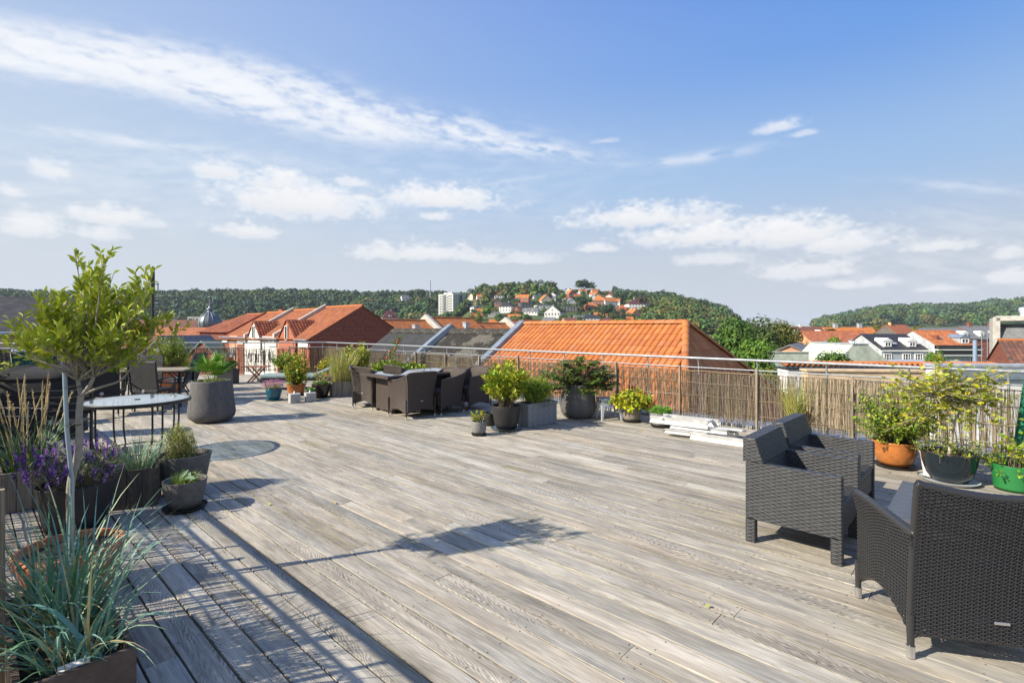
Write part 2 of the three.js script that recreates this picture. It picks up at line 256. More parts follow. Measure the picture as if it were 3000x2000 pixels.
function board(g, len, w, t, m, tone = [1, 1, 1], strip = -1, r = R) {   // a plank along local x, chamfered, with its own piece of grain
  const k = strip < 0 ? Math.floor(r() * NS) : strip, off = r() * Math.max(0, 1 - len / 5), fl = r() < 0.5, c = Math.min(0.0016, t / 4), a = len / 2, b = w / 2, P = (x, y, z) => V3(x, y, z).applyMatrix4(m);
  g.col = tone; const vv = (z) => (k + 0.03 + 0.94 * cl((fl ? -z : z) / w + 0.5) * Math.min(1, w / 0.145)) / NS, uu = (x) => off + (x + a) / 5, q = (A, B, C, D) => g.quad(P(...A), P(...B), P(...C), P(...D), [A, B, C, D].map((p) => [uu(p[0]), vv(p[2])]));
  const T = t / 2;
  q([-a, T, b - c], [a, T, b - c], [a, T, -b + c], [-a, T, -b + c]);
  q([-a, T - c, b], [a, T - c, b], [a, T, b - c], [-a, T, b - c]); q([a, T - c, -b], [-a, T - c, -b], [-a, T, -b + c], [a, T, -b + c]);
  const qs = (s, A, B, C, D) => g.quad(P(...A), P(...B), P(...C), P(...D), [A, B, C, D].map((p) => [uu(p[0]), (k + 0.5 + s * 0.2 + p[1] * 3) / NS]));
  qs(1, [-a, -T, b], [a, -T, b], [a, T - c, b], [-a, T - c, b]); qs(-1, [a, -T, -b], [-a, -T, -b], [-a, T - c, -b], [a, T - c, -b]);
  q([a, -T, b], [a, -T, -b], [a, T, -b + c], [a, T, b - c]); q([-a, -T, -b], [-a, -T, b], [-a, T, b - c], [-a, T, -b + c]);
  q([-a, -T, -b], [a, -T, -b], [a, -T, b], [-a, -T, b]);
}
M.black = std([0.012, 0.012, 0.013], 0.7); M.blackMetal = std([0.016, 0.016, 0.018], 0.42); M.galv = std([0.33, 0.35, 0.375], 0.45, { metal: 0.45, grain: 0.11 }); M.steel = std([0.62, 0.62, 0.62], 0.3, { metal: 0.9 });
M.soil = std([0.045, 0.033, 0.024], 0.95, { grain: 0.06 });
M.white = std([0.78, 0.78, 0.76], 0.45); M.membrane = std([0.05, 0.05, 0.05], 0.95, { grain: 0.7 }); M.gravel = std([0.62, 0.61, 0.58], 0.95, { grain: 0.05 });

// ---------------------------------------------------------------- the deck
const VB = 8.46, uMax = (v) => 16.62 + (8.55 - v) * 0.858;
{
  const deck = new THREE.Group(); deck.name = 'deck'; deck.userData.kind = 'structure'; scene.add(deck);
  const r = rng(31), rot = Math.PI - (Math.PI / 2 - GA);               // local x along u
  let n = 0; const P = 0.1450, far = new Geo(true); let nf = 0;
  const scr = new Geo();
  for (let row = 0; ; row++) {
    const v = -0.44 + (row + 0.5) * P; if (v > VB) break;
    let u = -3.2 - r() * 3.5; const end = uMax(v) - 0.05;
    while (u < end) {
      let len = mix(3.4, 4.9, r()); if (u + len > end) len = end - u; if (end - u - len < 0.5) len = Math.min(end - u, 4.95);
      const uc = u + len / 2; const t0 = u; u += len; if (u < -1.6) continue;
      const tone = mix(0.87, 1.07, r()), tw = mix(-0.025, 0.03, r()), p = UV(uc, v, -0.0145 + mix(-0.0012, 0.0012, r()));
      const g = new Geo(true); board(g, len - 0.004, P - mix(0.0075, 0.0115, r()), 0.028, mat4(p.x, p.y, p.z, Math.atan2(CV_, -CU_), mix(-0.004, 0.004, r())), [tone * (1 + tw), tone, tone * (1 - tw)], -1, r);
      if (n < 296) { part(n ? 'plank_' + String(n).padStart(3, '0') : 'plank', g, M.deck, deck); n++; } else { far.add(g.geometry()); const c = g.C; for (let i = 0; i < c.length; i++) far.C[nf * 0 + far.C.length - c.length + i] = c[i]; }
      for (let q = Math.ceil(t0 / 0.6) * 0.6; q < Math.min(u, 7); q += 0.6) for (const s of [-1, 1]) if (q > -0.5) { const w = UV(q + mix(-0.01, 0.01, r()), v + s * 0.047, -0.0008); scr.cyl(0.0048, 0.0048, 0.002, w.x, w.y - 0.001, w.z, 6); }
      for (const e of [t0 + 0.022, u - 0.022]) for (const s of [-1, 1]) if (e < 9) { const w = UV(e, v + s * 0.047, -0.0008); scr.cyl(0.005, 0.005, 0.002, w.x, w.y - 0.001, w.z, 6); }
    }
  }
  if (far.I.length) { const o = far.mesh('planks', M.deck, deck); o.userData.kind = 'stuff'; }
  const so = scr.mesh('screws', std([0.10, 0.09, 0.08], 0.6), deck); so.userData.kind = 'stuff';
  const j = new Geo(true);
  for (let u = -3; u < 24; u += 0.6) { const v1 = Math.min(VB, 8.55 - (u - 16.62) / 0.858); if (v1 < 0) break; const p = UV(u, (v1 - 0.44) / 2, -0.09); board(j, Math.max(0.3, v1 + 0.3), 0.05, 0.11, mat4(p.x, p.y, p.z, GA, Math.PI / 2), [0.35, 0.33, 0.3], 2); }
  part('joists', j, M.plank, deck).userData.kind = 'stuff';
  const g = new Geo(); const A = UV(-6, -2.4, -0.17), B = UV(-6, 9.4, -0.17), C = UV(16.4, 9.4, -0.17), D = UV(26, -2.4, -0.17);
  g.quad(A, D, C, B); part('membrane', g, M.membrane, deck);
  // the building under the terrace
  const b = thing('terrace_building', 'flat roofed building carrying the wooden terrace', 'building'); const w = new Geo(), dn = (p) => V3(p.x, -9, p.z), c0 = V3(0, 0.03, 0);
  const ring = [A, B, C, D]; for (let i = 0; i < 4; i++) { const p = ring[i].clone().setY(-0.18), q = ring[(i + 1) % 4].clone().setY(-0.18); w.quad(dn(p), dn(q), q, p); }
  w.mesh('wall', std([0.62, 0.60, 0.56], 0.9, { grain: 0.8 }), b);
  const e = new Geo(); for (let k = 0; k < 20; k++) { const p = UV(-5.5 + k * 1.15, 9.0, -0.03); e.box(0.6, 0.06, 1.14, p.x, p.y, p.z, GA); } e.mesh('roof_edge', M.gravel, b);
}

// ---------------------------------------------------------------- railings and reed fences round the deck
M.reed = std([1, 1, 1], 0.85, { vc: true });
const REEDS = { tan: [hex('#85776a'), hex('#6a5e50'), hex('#95877a'), hex('#534a40'), hex('#716b50'), hex('#494136'), hex('#a39684'), hex('#796c60'), hex('#66613f'), hex('#8d7a5e')], dark: [hex('#4a3a2c'), hex('#5a4636'), hex('#382c22'), hex('#6a5540'), hex('#433524')] };
function reedPanel(parent, len, h, pal, r, den = 200, thin = 0.0034, gapTop = 0.3) {   // local x along the fence, y up
  const g = new Geo(true), n = Math.round(len * den);
  for (let i = 0; i < n; i++) {
    const x = r() * len, lean = (r() - 0.5) * (r() < 0.25 ? 0.4 : 0.12), top = h * mix(1 - gapTop * 0.4, 1.01, Math.sqrt(r())), bot = r() < 0.8 ? mix(0.03, 0.10, r()) : mix(0.1, 0.5, r()) * h, z = (r() - 0.5) * 0.014, b = (r() - 0.5) * 0.02, rad = thin * mix(0.6, 1.35, r());
    g.col = mix3(pal[Math.floor(r() * pal.length)], pal[Math.floor(r() * pal.length)], r());
    const x2 = cl(x + lean * (top - bot), 0, len);
    g.tube([[x, bot, z], [(x + x2) / 2 + b, (bot + top) / 2, z + b * 0.4], [x2, top, z]], rad, 4, 0, rad * 0.8);
  }
  const o = g.mesh('reeds', M.reed, parent); o.userData.kind = 'stuff'; return o;
}
function crossStick(parent, x0, x1, y, pal, r, rad = 0.007) { const g = new Geo(true); g.col = pal[Math.floor(r() * pal.length)]; const P = []; for (let i = 0; i <= 6; i++) P.push([mix(x0, x1, i / 6), y + (r() - 0.5) * 0.014, 0.012 + (r() - 0.5) * 0.006]); g.tube(P, rad, 6); g.mesh('cross_stick', M.reed, parent); }
function fence(label, u0, v0, ang, len, first, step, pal, seed, o = {}) {   // runs from (u0, v0) for len metres; posts at first + k * step
  const r = rng(seed), p0 = UV(u0, v0), t = thing('reed_fence', label, 'fence', [p0.x, 0, p0.z], ang);
  const posts = []; for (let s = first; s < len; s += step) posts.push(s);
  for (const s of posts) { const g = new Geo(true), h = (o.h || 0.90) + mix(0.0, 0.06, r()); board(g, h, 0.045, 0.03, mat4(s, h / 2, 0.035, 0, 0, Math.PI / 2 + mix(-0.012, 0.012, r())), [0.9, 0.86, 0.8], -1, r); part('post', g, M.plank, t); }
  const ends = [0, ...posts, len];
  for (let i = 0; i < ends.length - 1; i++) {
    const a = ends[i], b = ends[i + 1]; if (b - a < 0.1) continue;
    const p = new THREE.Group(); p.name = 'panel'; p.position.set(a, 0, 0); t.add(p);
    if (o.lean === i) { p.rotation.x = -0.05; }
    const hh = (o.h || 0.90) - mix(0.0, 0.05, r());
    reedPanel(p, b - a, hh, pal, r, o.den || 205, o.thin || 0.0036, o.gapTop ?? 0.25);
    for (const y of [hh - 0.01, hh * 0.76, hh * 0.5, hh * 0.22]) crossStick(p, 0.02, b - a - 0.02, y + (r() - 0.5) * 0.02, pal, r, y > hh - 0.05 ? 0.008 : 0.005);
  }
  return t;
}
function railing(label, p0, p1, spots, braces = true, bend = 0) {           // galvanised tube rail with stanchions
  const d = V3().subVectors(p1, p0), L = d.length(), t = thing('railing', label, 'railing', [p0.x, 0, p0.z], Math.atan2(-d.z, d.x));
  new Geo().tube([[0, 1.065, 0], [L, 1.065, 0]], 0.0215, 12).mesh('handrail', M.galv, t);
  new Geo().tube([[0, 0.905, -0.02], [L, 0.905, -0.02]], 0.009, 8).mesh('lower_rail', M.galv, t);
  new Geo().tube([[0, 0.12, -0.02], [L, 0.12, -0.02]], 0.009, 8).mesh('lower_rail', M.galv, t);
  let k = 0;
  for (const s of spots) {
    if (s < 0 || s > L) continue; const g = new Geo();
    g.tube([[s, -0.1, -0.03], [s, 0.93, -0.03], [s, 1.0, -0.025], [s, 1.05, 0]], 0.013, 8); g.mesh('stanchion', M.galv, t);
    if (braces && k++ % 2 === 0) for (const q of [-1, 1]) { const b = new Geo(); b.tube([[s, 0.90, -0.045], [s + q * 0.42, 0.55, -0.05]], 0.008, 6); b.mesh('brace', M.galv, t); }
  }
  const w = new Geo(); for (let y = 0.14; y < 0.9; y += 0.125) w.tube([[0, y, -0.034], [L, y, -0.034]], 0.0018, 3); for (let x = 0.06; x < L; x += 0.125) w.tube([[x, 0.05, -0.034], [x, 0.9, -0.034]], 0.0018, 3);
  const o = w.mesh('wire_mesh', M.galv, t); o.userData.kind = 'stuff';
  return t;
}
{
  const aU = Math.atan2(CV_, -CU_);                                       // local x = +u
  const spots = (f) => Array.from({ length: 40 }, (_, k) => f + k * 0.953);
  // right side: local z points back over the deck side or outwards depending on direction
  fence('tan reed fence with wooden posts along the right edge of the terrace', 16.6, 8.50, aU + Math.PI, 20.0, 16.6 - 15.23, 1.26, REEDS.tan, 5, { lean: -1 });
  railing('galvanised tube railing above the tan reed fence', UV(16.62, 8.57), UV(-3.4, 8.57), spots(16.62 - 16.0));
  const c0 = UV(16.62, 8.57), c1 = V3(-17.25, 0, -16.45), bd = V3().subVectors(c0, c1), ang = Math.atan2(-bd.z, bd.x);
  { const r = 1; const f = fence('dark willow fence across the far end of the terrace', 0, 0, ang, bd.length() - 0.06, 0.7, 1.5, REEDS.dark, 17, { den: 85, thin: 0.0052, gapTop: 0.1 }); f.position.set(c1.x + bd.x * 0.003, 0, c1.z + 0.06); }
  railing('galvanised tube railing across the far end of the terrace', c1, c0, spots(0.3));
  // left side, beside the camera
  fence('reed fence along the left edge behind the planters', 2.62, 0.07, aU, 21, 0.46, 1.3, REEDS.tan, 23, { den: 120, thin: 0.0042 });
  railing('galvanised tube railing along the left edge', UV(24, 0.0), UV(2.5, 0.0), spots(0.25));
}

// ---------------------------------------------------------------- the land: valley floor with three wooded hills
const lerpT = (T, x) => { if (x <= T[0][0]) return T[0][1]; for (let i = 0; i < T.length - 1; i++) if (x <= T[i + 1][0]) return mix(T[i][1], T[i + 1][1], (x - T[i][0]) / (T[i + 1][0] - T[i][0])); return T[T.length - 1][1]; };
// crest heights in metres against the bearing (tangent of the angle from straight ahead)
const HILL_TOWN = [[-0.414, -14.5], [-0.334, -1.4], [-0.267, 2.3], [-0.200, 6.1], [-0.134, 9.8], [-0.103, 18.4], [-0.087, 28.5], [-0.072, 34.9], [-0.047, 35.6], [-0.013, 37.1], [0.040, 39.7], [0.093, 38.6], [0.174, 37.9], [0.209, 33.4], [0.234, 31.9], [0.302, 30.0], [0.323, 27.4], [0.370, 20.7], [0.411, 14.7], [0.434, 6.1], [0.467, -8.9], [0.507, -22.0]];
const HILL_LEFT = [[-1.602, 48.1], [-1.068, 50.3], [-1.001, 49.8], [-0.935, 44.8], [-0.801, 44.8], [-0.708, 45.9], [-0.494, 48.1], [-0.334, 47.6], [-0.267, 44.8], [-0.200, 45.9], [-0.134, 43.7], [-0.067, 40.5], [0.000, 33.9], [0.134, 5.4], [0.200, -13.7]];
const HILL_RIGHT = [[0.494, -23.7], [0.561, -7.6], [0.614, 6.2], [0.668, 17.7], [0.721, 30.0], [0.801, 33.8], [0.901, 36.9], [0.935, 42.3], [1.001, 46.1], [1.268, 56.9], [1.602, 60.7]];
function land(x, z) {
  const d = -z; if (d < 60) return -9; const b = x / d; if (Math.abs(b) > 2.4) return -9;
  let h = -9;
  { const A = lerpT(HILL_TOWN, b); const t = cl((d - 250) / 310); let s = 0.65 * t + 0.35 * t * t * (3 - 2 * t); if (d > 560) s = 1 - 0.5 * sst(560, 800, d); h = Math.max(h, -9 + (A + 9) * s); }
  { const A = lerpT(HILL_LEFT, b); let s = sst(380, 820, d); s = 0.5 * s + 0.5 * cl((d - 430) / 390); if (d > 820) s = 1 - 0.3 * sst(820, 1500, d); h = Math.max(h, -9 + (A + 9) * s); }
  { const A = lerpT(HILL_RIGHT, b); let s = sst(420, 1150, d); if (d > 1150) s = 1 - 0.3 * sst(1150, 1900, d); h = Math.max(h, -9 + (A + 9) * s); }
  return h;
}
{
  const g = new Geo(), az = [], rs = [0]; for (let a = -180; a < 180; a += Math.abs(a) < 56 ? 0.5 : 4) az.push(a); az.push(180); for (let r = 20; r < 3200; r *= 1.05) rs.push(r);
  for (const r of rs) for (const a of az) { const x = Math.sin(a * D2R) * r, z = -Math.cos(a * D2R) * r; g.vert(V3(x, Math.abs(a) > 75 ? -9 : land(x, z), z), V3(0, 1, 0), x, z); }
  const n = az.length; for (let j = 0; j < rs.length - 1; j++) for (let i = 0; i < n - 1; i++) { const a = j * n + i, b = a + n; g.I.push(a, a + 1, b, b, a + 1, b + 1); }
  const geo = g.geometry(); geo.computeVertexNormals();
  const m = std([0.055, 0.085, 0.03], 0.95, { map: tex(256, 256, (x, y) => { const n = tf(x, y, 4, 5); return mix3([0.62, 0.66, 0.5], [0.95, 0.95, 0.72], n); }, true, 60, 60) }); m.color.setRGB(0.10, 0.14, 0.06);
  const o = new THREE.Mesh(geo, m); o.name = 'ground'; o.receiveShadow = true; scene.add(o); o.userData.kind = 'structure';
}

// ---------------------------------------------------------------- trees of the distance
M.leafFar = new THREE.MeshStandardMaterial({ vertexColors: true, roughness: 0.8, side: THREE.DoubleSide }); M.leafNear = leafMat({ t: 0.28, rough: 0.6, spec: 0.4 }); M.bark = std([0.10, 0.075, 0.055], 0.9, { grain: 0.3 });
const GREENS = { mid: [[0.053, 0.110, 0.020], [0.037, 0.081, 0.015], [0.079, 0.145, 0.026], [0.047, 0.098, 0.022]], olive: [[0.110, 0.127, 0.029], [0.089, 0.110, 0.024], [0.137, 0.139, 0.033]], yellow: [[0.210, 0.231, 0.022], [0.158, 0.202, 0.022], [0.273, 0.254, 0.027]], dark: [[0.025, 0.058, 0.015], [0.034, 0.071, 0.020], [0.019, 0.046, 0.013]], bright: [[0.089, 0.197, 0.018], [0.063, 0.150, 0.015], [0.126, 0.231, 0.022]], brown: [[0.063, 0.049, 0.026], [0.053, 0.040, 0.022], [0.079, 0.063, 0.027]], blue: [[0.042, 0.086, 0.038], [0.053, 0.098, 0.049]] };
function crownGeo(seed, n, pal, o = {}) {                               // unit crown: radius about 1, centred
  const r = rng(seed), g = new Geo(true), lobes = [], nl = o.lobes || 11, sy = o.sy || 0.9, ls = o.leaf || 0.22;
  for (let i = 0; i < nl; i++) { const a = r() * TAU, e = Math.asin(mix(-0.5, 1, r())), q = mix(0.3, 0.72, r()); lobes.push([Math.cos(a) * Math.cos(e) * q, Math.sin(e) * q * sy, Math.sin(a) * Math.cos(e) * q, mix(0.26, 0.48, r()), r()]); }
  lobes.push([0, 0, 0, 0.5, 0.5]);
  for (let i = 0; i < n; i++) {
    const L = lobes[Math.floor(r() * lobes.length)], a = r() * TAU, e = Math.asin(mix(-0.75, 1, r())), nx = Math.cos(a) * Math.cos(e), ny = Math.sin(e), nz = Math.sin(a) * Math.cos(e), q = L[3] * mix(0.72, 1.12, r());
    const p = V3(L[0] + nx * q, L[1] + ny * q * 0.9, L[2] + nz * q), nor = V3(nx + (r() - 0.5) * 1.1, ny + 0.35 + (r() - 0.5) * 0.9, nz + (r() - 0.5) * 1.1).normalize(), dir = V3(r() - 0.5, r() - 0.6, r() - 0.5).cross(nor).normalize();
    const c = mix3(pal[Math.floor(r() * pal.length)], pal[Math.floor(L[4] * pal.length) % pal.length], 0.5), k = mix(0.75, 1.3, r()); g.col = c.map((x) => x * k);
    const s = ls * mix(0.7, 1.35, r()); g.dia(p, dir, nor, s, s * 0.8);
  }
  return g.geometry();
}
function coniferGeo(seed, n, pal) { const r = rng(seed), g = new Geo(true); for (let i = 0; i < n; i++) { const t = Math.sqrt(r()), y = 1 - t * 2, q = (0.05 + t * 0.42) * mix(0.55, 1.1, r()), a = r() * TAU, p = V3(Math.cos(a) * q, y, Math.sin(a) * q), nor = V3(Math.cos(a), 0.7, Math.sin(a)).normalize(), dir = V3(Math.cos(a), -0.5, Math.sin(a)).normalize(), k = mix(0.7, 1.2, r()); g.col = pick(pal).map((x) => x * k); g.dia(p, dir, nor, 0.2, 0.13); } return g.geometry(); }
const CROWN = { mid: [11, 12, 13].map((s) => crownGeo(s, 700, GREENS.mid)), olive: [21, 22].map((s) => crownGeo(s, 700, GREENS.olive)), dark: [31, 32].map((s) => crownGeo(s, 700, GREENS.dark)), bright: [41, 42].map((s) => crownGeo(s, 700, GREENS.bright)), yellow: [51].map((s) => crownGeo(s, 700, GREENS.yellow)), brown: [61].map((s) => crownGeo(s, 700, GREENS.brown)), blue: [71].map((s) => crownGeo(s, 700, GREENS.blue)), conifer: [coniferGeo(81, 420, GREENS.dark)] };
{ // the woods on the hills read as one mass
  const r = rng(555), low = { mid: crownGeo(101, 380, GREENS.mid, { lobes: 8, leaf: 0.3 }), mid2: crownGeo(104, 380, GREENS.mid, { lobes: 9, leaf: 0.3, sy: 1.1 }), dark: crownGeo(102, 380, GREENS.dark, { lobes: 8, leaf: 0.3 }), olive: crownGeo(103, 380, GREENS.olive, { lobes: 9, leaf: 0.3 }), blue: crownGeo(105, 380, GREENS.blue, { lobes: 8, leaf: 0.28, sy: 1.2 }) };
  function wood(name, label, n, place) {
    const keys = Object.keys(low), mats = Object.fromEntries(keys.map((k) => [k, []]));
    let tries = 0, c = 0; while (c < n && tries++ < n * 8) { const p = place(); if (!p) continue; const [x, z, s, kind] = p, y = land(x, z); mats[kind].push(mat4(x, y + s * 0.75, z, r() * TAU, 0, 0, [s * mix(0.9, 1.15, r()), s * mix(0.85, 1.15, r()), s * mix(0.9, 1.15, r())])); c++; }
    const t = new THREE.Group(); t.name = name; scene.add(t); tag(t, label, 'forest', null, 'stuff');
    for (const k of keys) if (mats[k].length) { const o = new THREE.InstancedMesh(low[k], M.leafFar, mats[k].length); mats[k].forEach((m, i) => { o.setMatrixAt(i, m); const b = mix(0.6, 1.5, r()), h = r(); o.setColorAt(i, new THREE.Color().setRGB(b * mix(0.85, 1.35, h), b, b * mix(1.25, 0.75, h))); }); o.name = 'crowns'; o.userData.kind = 'stuff'; o.castShadow = o.receiveShadow = true; t.add(o); }
  }
  const kindAt = (x, z) => { const n = fbm(x * 0.012 + 40, z * 0.012, 3) + (r() - 0.5) * 0.35; return n > 0.68 ? 'olive' : n > 0.57 ? (r() < 0.5 ? 'mid2' : 'olive') : n > 0.42 ? (r() < 0.6 ? 'mid' : 'mid2') : n > 0.33 ? 'blue' : 'dark'; };
  wood('forest', 'dense wooded hill far behind the red tiled roofs', 5200, () => { const b = mix(-1.12, 0.08, r()), d = mix(430, 900, Math.sqrt(r())), x = b * d; if (land(x, -d) < -4 || (b > -0.158 && b < -0.078 && d < 660)) return null; return [x, -d, mix(3.8, 9.0, r()), kindAt(x, d)]; });
  wood('forest', 'long wooded hill on the horizon beyond the black roofed house', 5200, () => { const b = mix(0.5, 1.25, r()), d = mix(620, 1300, Math.sqrt(r())), x = b * d; if (land(x, -d) < 0) return null; return [x, -d, mix(4.5, 11, r()), kindAt(x, d + 300)]; });
  wood('forest', 'wooded slope beside the hillside villas', 900, () => { const b = mix(0.20, 0.46, r()), d = mix(320, 640, r()), x = b * d; if (b < 0.262 && d < 470) return null; if (land(x, -d) < -6) return null; return [x, -d, mix(4, 6.5, r()), kindAt(x * 2, d)]; });
  wood('forest', 'trees filling the valley between the near roofs and the hill', 1000, () => { const b = mix(-0.36, -0.085, r()), d = mix(270, 470, r()), x = b * d; if (b > -0.160 && d < 440) return null; return [x, -d, mix(3.5, 6, r()), kindAt(x * 2, d * 2)]; });
  wood('forest', 'garden trees and hedges packed between the hillside villas', 620, () => { const b = mix(-0.08, 0.25, r()), d = mix(262, 600, r()), x = b * d; const n = fbm(x * 0.05, d * 0.03, 2); if (n < 0.5 && d < 540) return null; return [x, -d, d > 555 ? mix(1.5, 3.4, r()) : mix(1.4, 3.0, r()), kindAt(x * 3, d * 2)]; });
}
function farTree(label, group, x, z, s, kind, i = 0, o = {}) {          // a tree one can tell apart: trunk and crown
  const y = o.y ?? land(x, z), t = thing(kind === 'conifer' ? 'conifer' : 'tree', label, 'tree', [x, y, z], x * 1.7, group), hgt = o.h || s * 1.0;
  new Geo().tube([[0, -0.3, 0], [0.05 * s, hgt * 0.5, 0], [0, hgt * 0.95, 0.04 * s]], s * 0.09, 6, 0, s * 0.05).mesh('trunk', M.bark, t);
  const c = new THREE.Mesh(CROWN[kind][i % CROWN[kind].length], M.leafFar); c.name = 'crown'; c.castShadow = c.receiveShadow = true; c.position.y = hgt + s * 0.55; c.scale.set(s * (o.sx || 1), s * (o.sy || 1), s * (o.sx || 1)); t.add(c); return t;
}

// ---------------------------------------------------------------- building materials
const BRICK = tex(512, 512, (x, y, i, j) => { // 2.0 m x 1.6 m of brick
  const rows = 24, row = Math.floor(y * rows), fy = y * rows - row, per = 9, X = x * per + (row % 2) * 0.5, col = Math.floor(X), fx = X - col, mort = fx < 0.05 || fy < 0.17, n = tf(x, y, 16, 3) - 0.5, k = NT[((col % 9) * 17 + row * 31) & 65535];
  return mort ? [0.62 + n * 0.1, 0.57 + n * 0.1, 0.52 + n * 0.1] : mix3([0.60, 0.30, 0.22], [0.74, 0.42, 0.31], k).map((c) => c + n * 0.14);
}, true, 2, 1.6);
M.brick = std([0.62, 0.50, 0.48], 0.9, { map: BRICK }); M.brickPale = std([1.0, 0.92, 0.82], 0.9, { map: BRICK }); M.brickDark = std([0.5, 0.42, 0.42], 0.9, { map: BRICK });
const wallM = (c) => std(c, 0.88, { grain: 1.9 });
M.wWhite = wallM([0.74, 0.73, 0.70]); M.wCream = wallM([0.66, 0.56, 0.40]); M.wBeige = wallM([0.62, 0.47, 0.30]); M.wOrange = wallM([0.60, 0.30, 0.15]); M.wPink = wallM([0.60, 0.28, 0.17]); M.wSage = wallM([0.50, 0.55, 0.45]); M.wGrey = wallM([0.42, 0.45, 0.48]); M.wConc = wallM([0.45, 0.43, 0.39]); M.wYellow = wallM([0.66, 0.50, 0.22]); M.wDark = wallM([0.10, 0.10, 0.105]);
M.wood2 = std([0.42, 0.30, 0.2], 0.8); M.glassDark = std([0.022, 0.027, 0.033], 0.08); M.frame = std([0.76, 0.76, 0.74], 0.5); M.zinc = std([0.24, 0.29, 0.35], 0.45, { metal: 0.3, grain: 1.3 }); M.zincPale = std([0.42, 0.47, 0.52], 0.45, { metal: 0.2, grain: 1.3 });
const CLAY = [[0.45, 0.150, 0.036], [0.42, 0.135, 0.032], [0.48, 0.170, 0.046], [0.39, 0.125, 0.034], [0.43, 0.16, 0.058]], CLAYDULL = [[0.34, 0.115, 0.05], [0.30, 0.095, 0.045], [0.38, 0.14, 0.065], [0.26, 0.09, 0.045]], CLAYRED = [[0.30, 0.075, 0.032], [0.26, 0.062, 0.03], [0.34, 0.09, 0.04]], CLAYBROWN = [[0.15, 0.062, 0.04], [0.13, 0.055, 0.038], [0.18, 0.075, 0.045]];
M.tile = std([1, 1, 1], 0.72, { vc: true }); const tileMats = CLAY.map((c) => std(c, 0.72, { grain: 0.13 })); const far = (pal) => { const m = std(pal[0], 0.8, { grain: 2.3 }); return m; };
M.fOrange = far(CLAY); M.fDull = far(CLAYDULL); M.fRed = far(CLAYRED); M.fBrown = far(CLAYBROWN); M.fBlack = std([0.03, 0.029, 0.032], 0.6, { grain: 2 }); M.fGrey = std([0.15, 0.155, 0.165], 0.75, { grain: 2 }); M.fWine = std([0.10, 0.025, 0.03], 0.7, { grain: 2 });
const TP = [[0, 0.0], [0.10, 0.016], [0.32, 0.031], [0.70, 0.039], [0.90, 0.036], [1, 0.0]];   // pantile section
function pantiles(g, O, ex, ey, Wd, L, range, pal, r, tw = 0.213, tl = 0.335) {   // O: top left corner, ex across, ey down the slope
  const up = V3().crossVectors(ey, ex).normalize(); if (up.y < 0) up.negate();
  for (let j = 0; j * tl < L; j++) {
    const t0 = j * tl, t1 = Math.min(L, t0 + tl * 1.06);
    for (let i = 0; i * tw < Wd; i++) {
      const xm = (i + 0.5) * tw, [a0, b0] = range(t0), [a1, b1] = range(t1); if (xm < Math.min(a0, a1) - tw * 0.5 || xm > Math.max(b0, b1) + tw * 0.5) continue;
      const k = mix(0.82, 1.15, r()); g.col = mix3(pal[Math.floor(r() * pal.length)], pal[Math.floor(r() * pal.length)], 0.5).map((c) => c * k);
      const b = g.P.length / 3;
      for (const [e, t, a, q] of [[0, t0, a0, b0], [1, t1, a1, b1]]) TP.forEach(([f, y], n) => { const x = cl((i + f) * tw, a, q), p = V3().copy(O).addScaledVector(ex, x).addScaledVector(ey, t).addScaledVector(up, y * (tw / 0.213) + e * 0.014), y1 = TP[Math.min(5, n + 1)], y0 = TP[Math.max(0, n - 1)], sl = (y1[1] - y0[1]) / ((y1[0] - y0[0]) * 0.213); g.vert(p, V3().copy(up).addScaledVector(ex, -sl).normalize(), f, e); });
      for (let n = 0; n < 5; n++) g.I.push(b + n, b + n + 6, b + n + 1, b + n + 6, b + n + 7, b + n + 1);
      const c = g.P.length / 3; TP.forEach(([f, y]) => { const x = cl((i + f) * tw, a1, b1), p = V3().copy(O).addScaledVector(ex, x).addScaledVector(ey, t1); g.vert(V3().copy(p).addScaledVector(up, y * (tw / 0.213) + 0.014), ey, f, 0); g.vert(V3().copy(p).addScaledVector(up, y - 0.012), ey, f, 1); });
      for (let n = 0; n < 5; n++) { const q = c + n * 2; g.I.push(q, q + 1, q + 2, q + 1, q + 3, q + 2); }
    }
  }
}
// ---------------------------------------------------------------- a house: ridge along local x, front to local +z
const winCache = new Map();
function windowGeo(w, h, nx, ny) {
  const k = [w.toFixed(2), h.toFixed(2), nx, ny].join(); if (winCache.has(k)) return winCache.get(k);
  const f = new Geo(), b = Math.min(0.12, w * 0.12); f.box(w, b, 0.12, 0, h / 2 - b / 2, 0.02); f.box(w, b, 0.14, 0, -h / 2 + b / 2, 0.025); for (const s of [-1, 1]) f.box(b, h - 2 * b, 0.12, s * (w / 2 - b / 2), 0, 0.02);
  for (let i = 1; i < nx; i++) f.box(b * 0.7, h - 2 * b, 0.1, -w / 2 + w * i / nx, 0, 0.02); for (let j = 1; j < ny; j++) f.box(w - 2 * b, b * 0.6, 0.09, 0, -h / 2 + h * j / ny, 0.02);
  const g = new Geo(); g.box(w - b, h - b, 0.03, 0, 0, 0.0); const v = [f.geometry(), g.geometry()]; winCache.set(k, v); return v;
}
function win(t, x, y, z, ry, w, h, nx = 2, ny = 1, frame = M.frame) { const [f, g] = windowGeo(w, h, nx, ny), o = part('window', f, frame, t); o.position.set(x, y, z); o.rotation.y = ry; part('pane', g, M.glassDark, o); return o; }
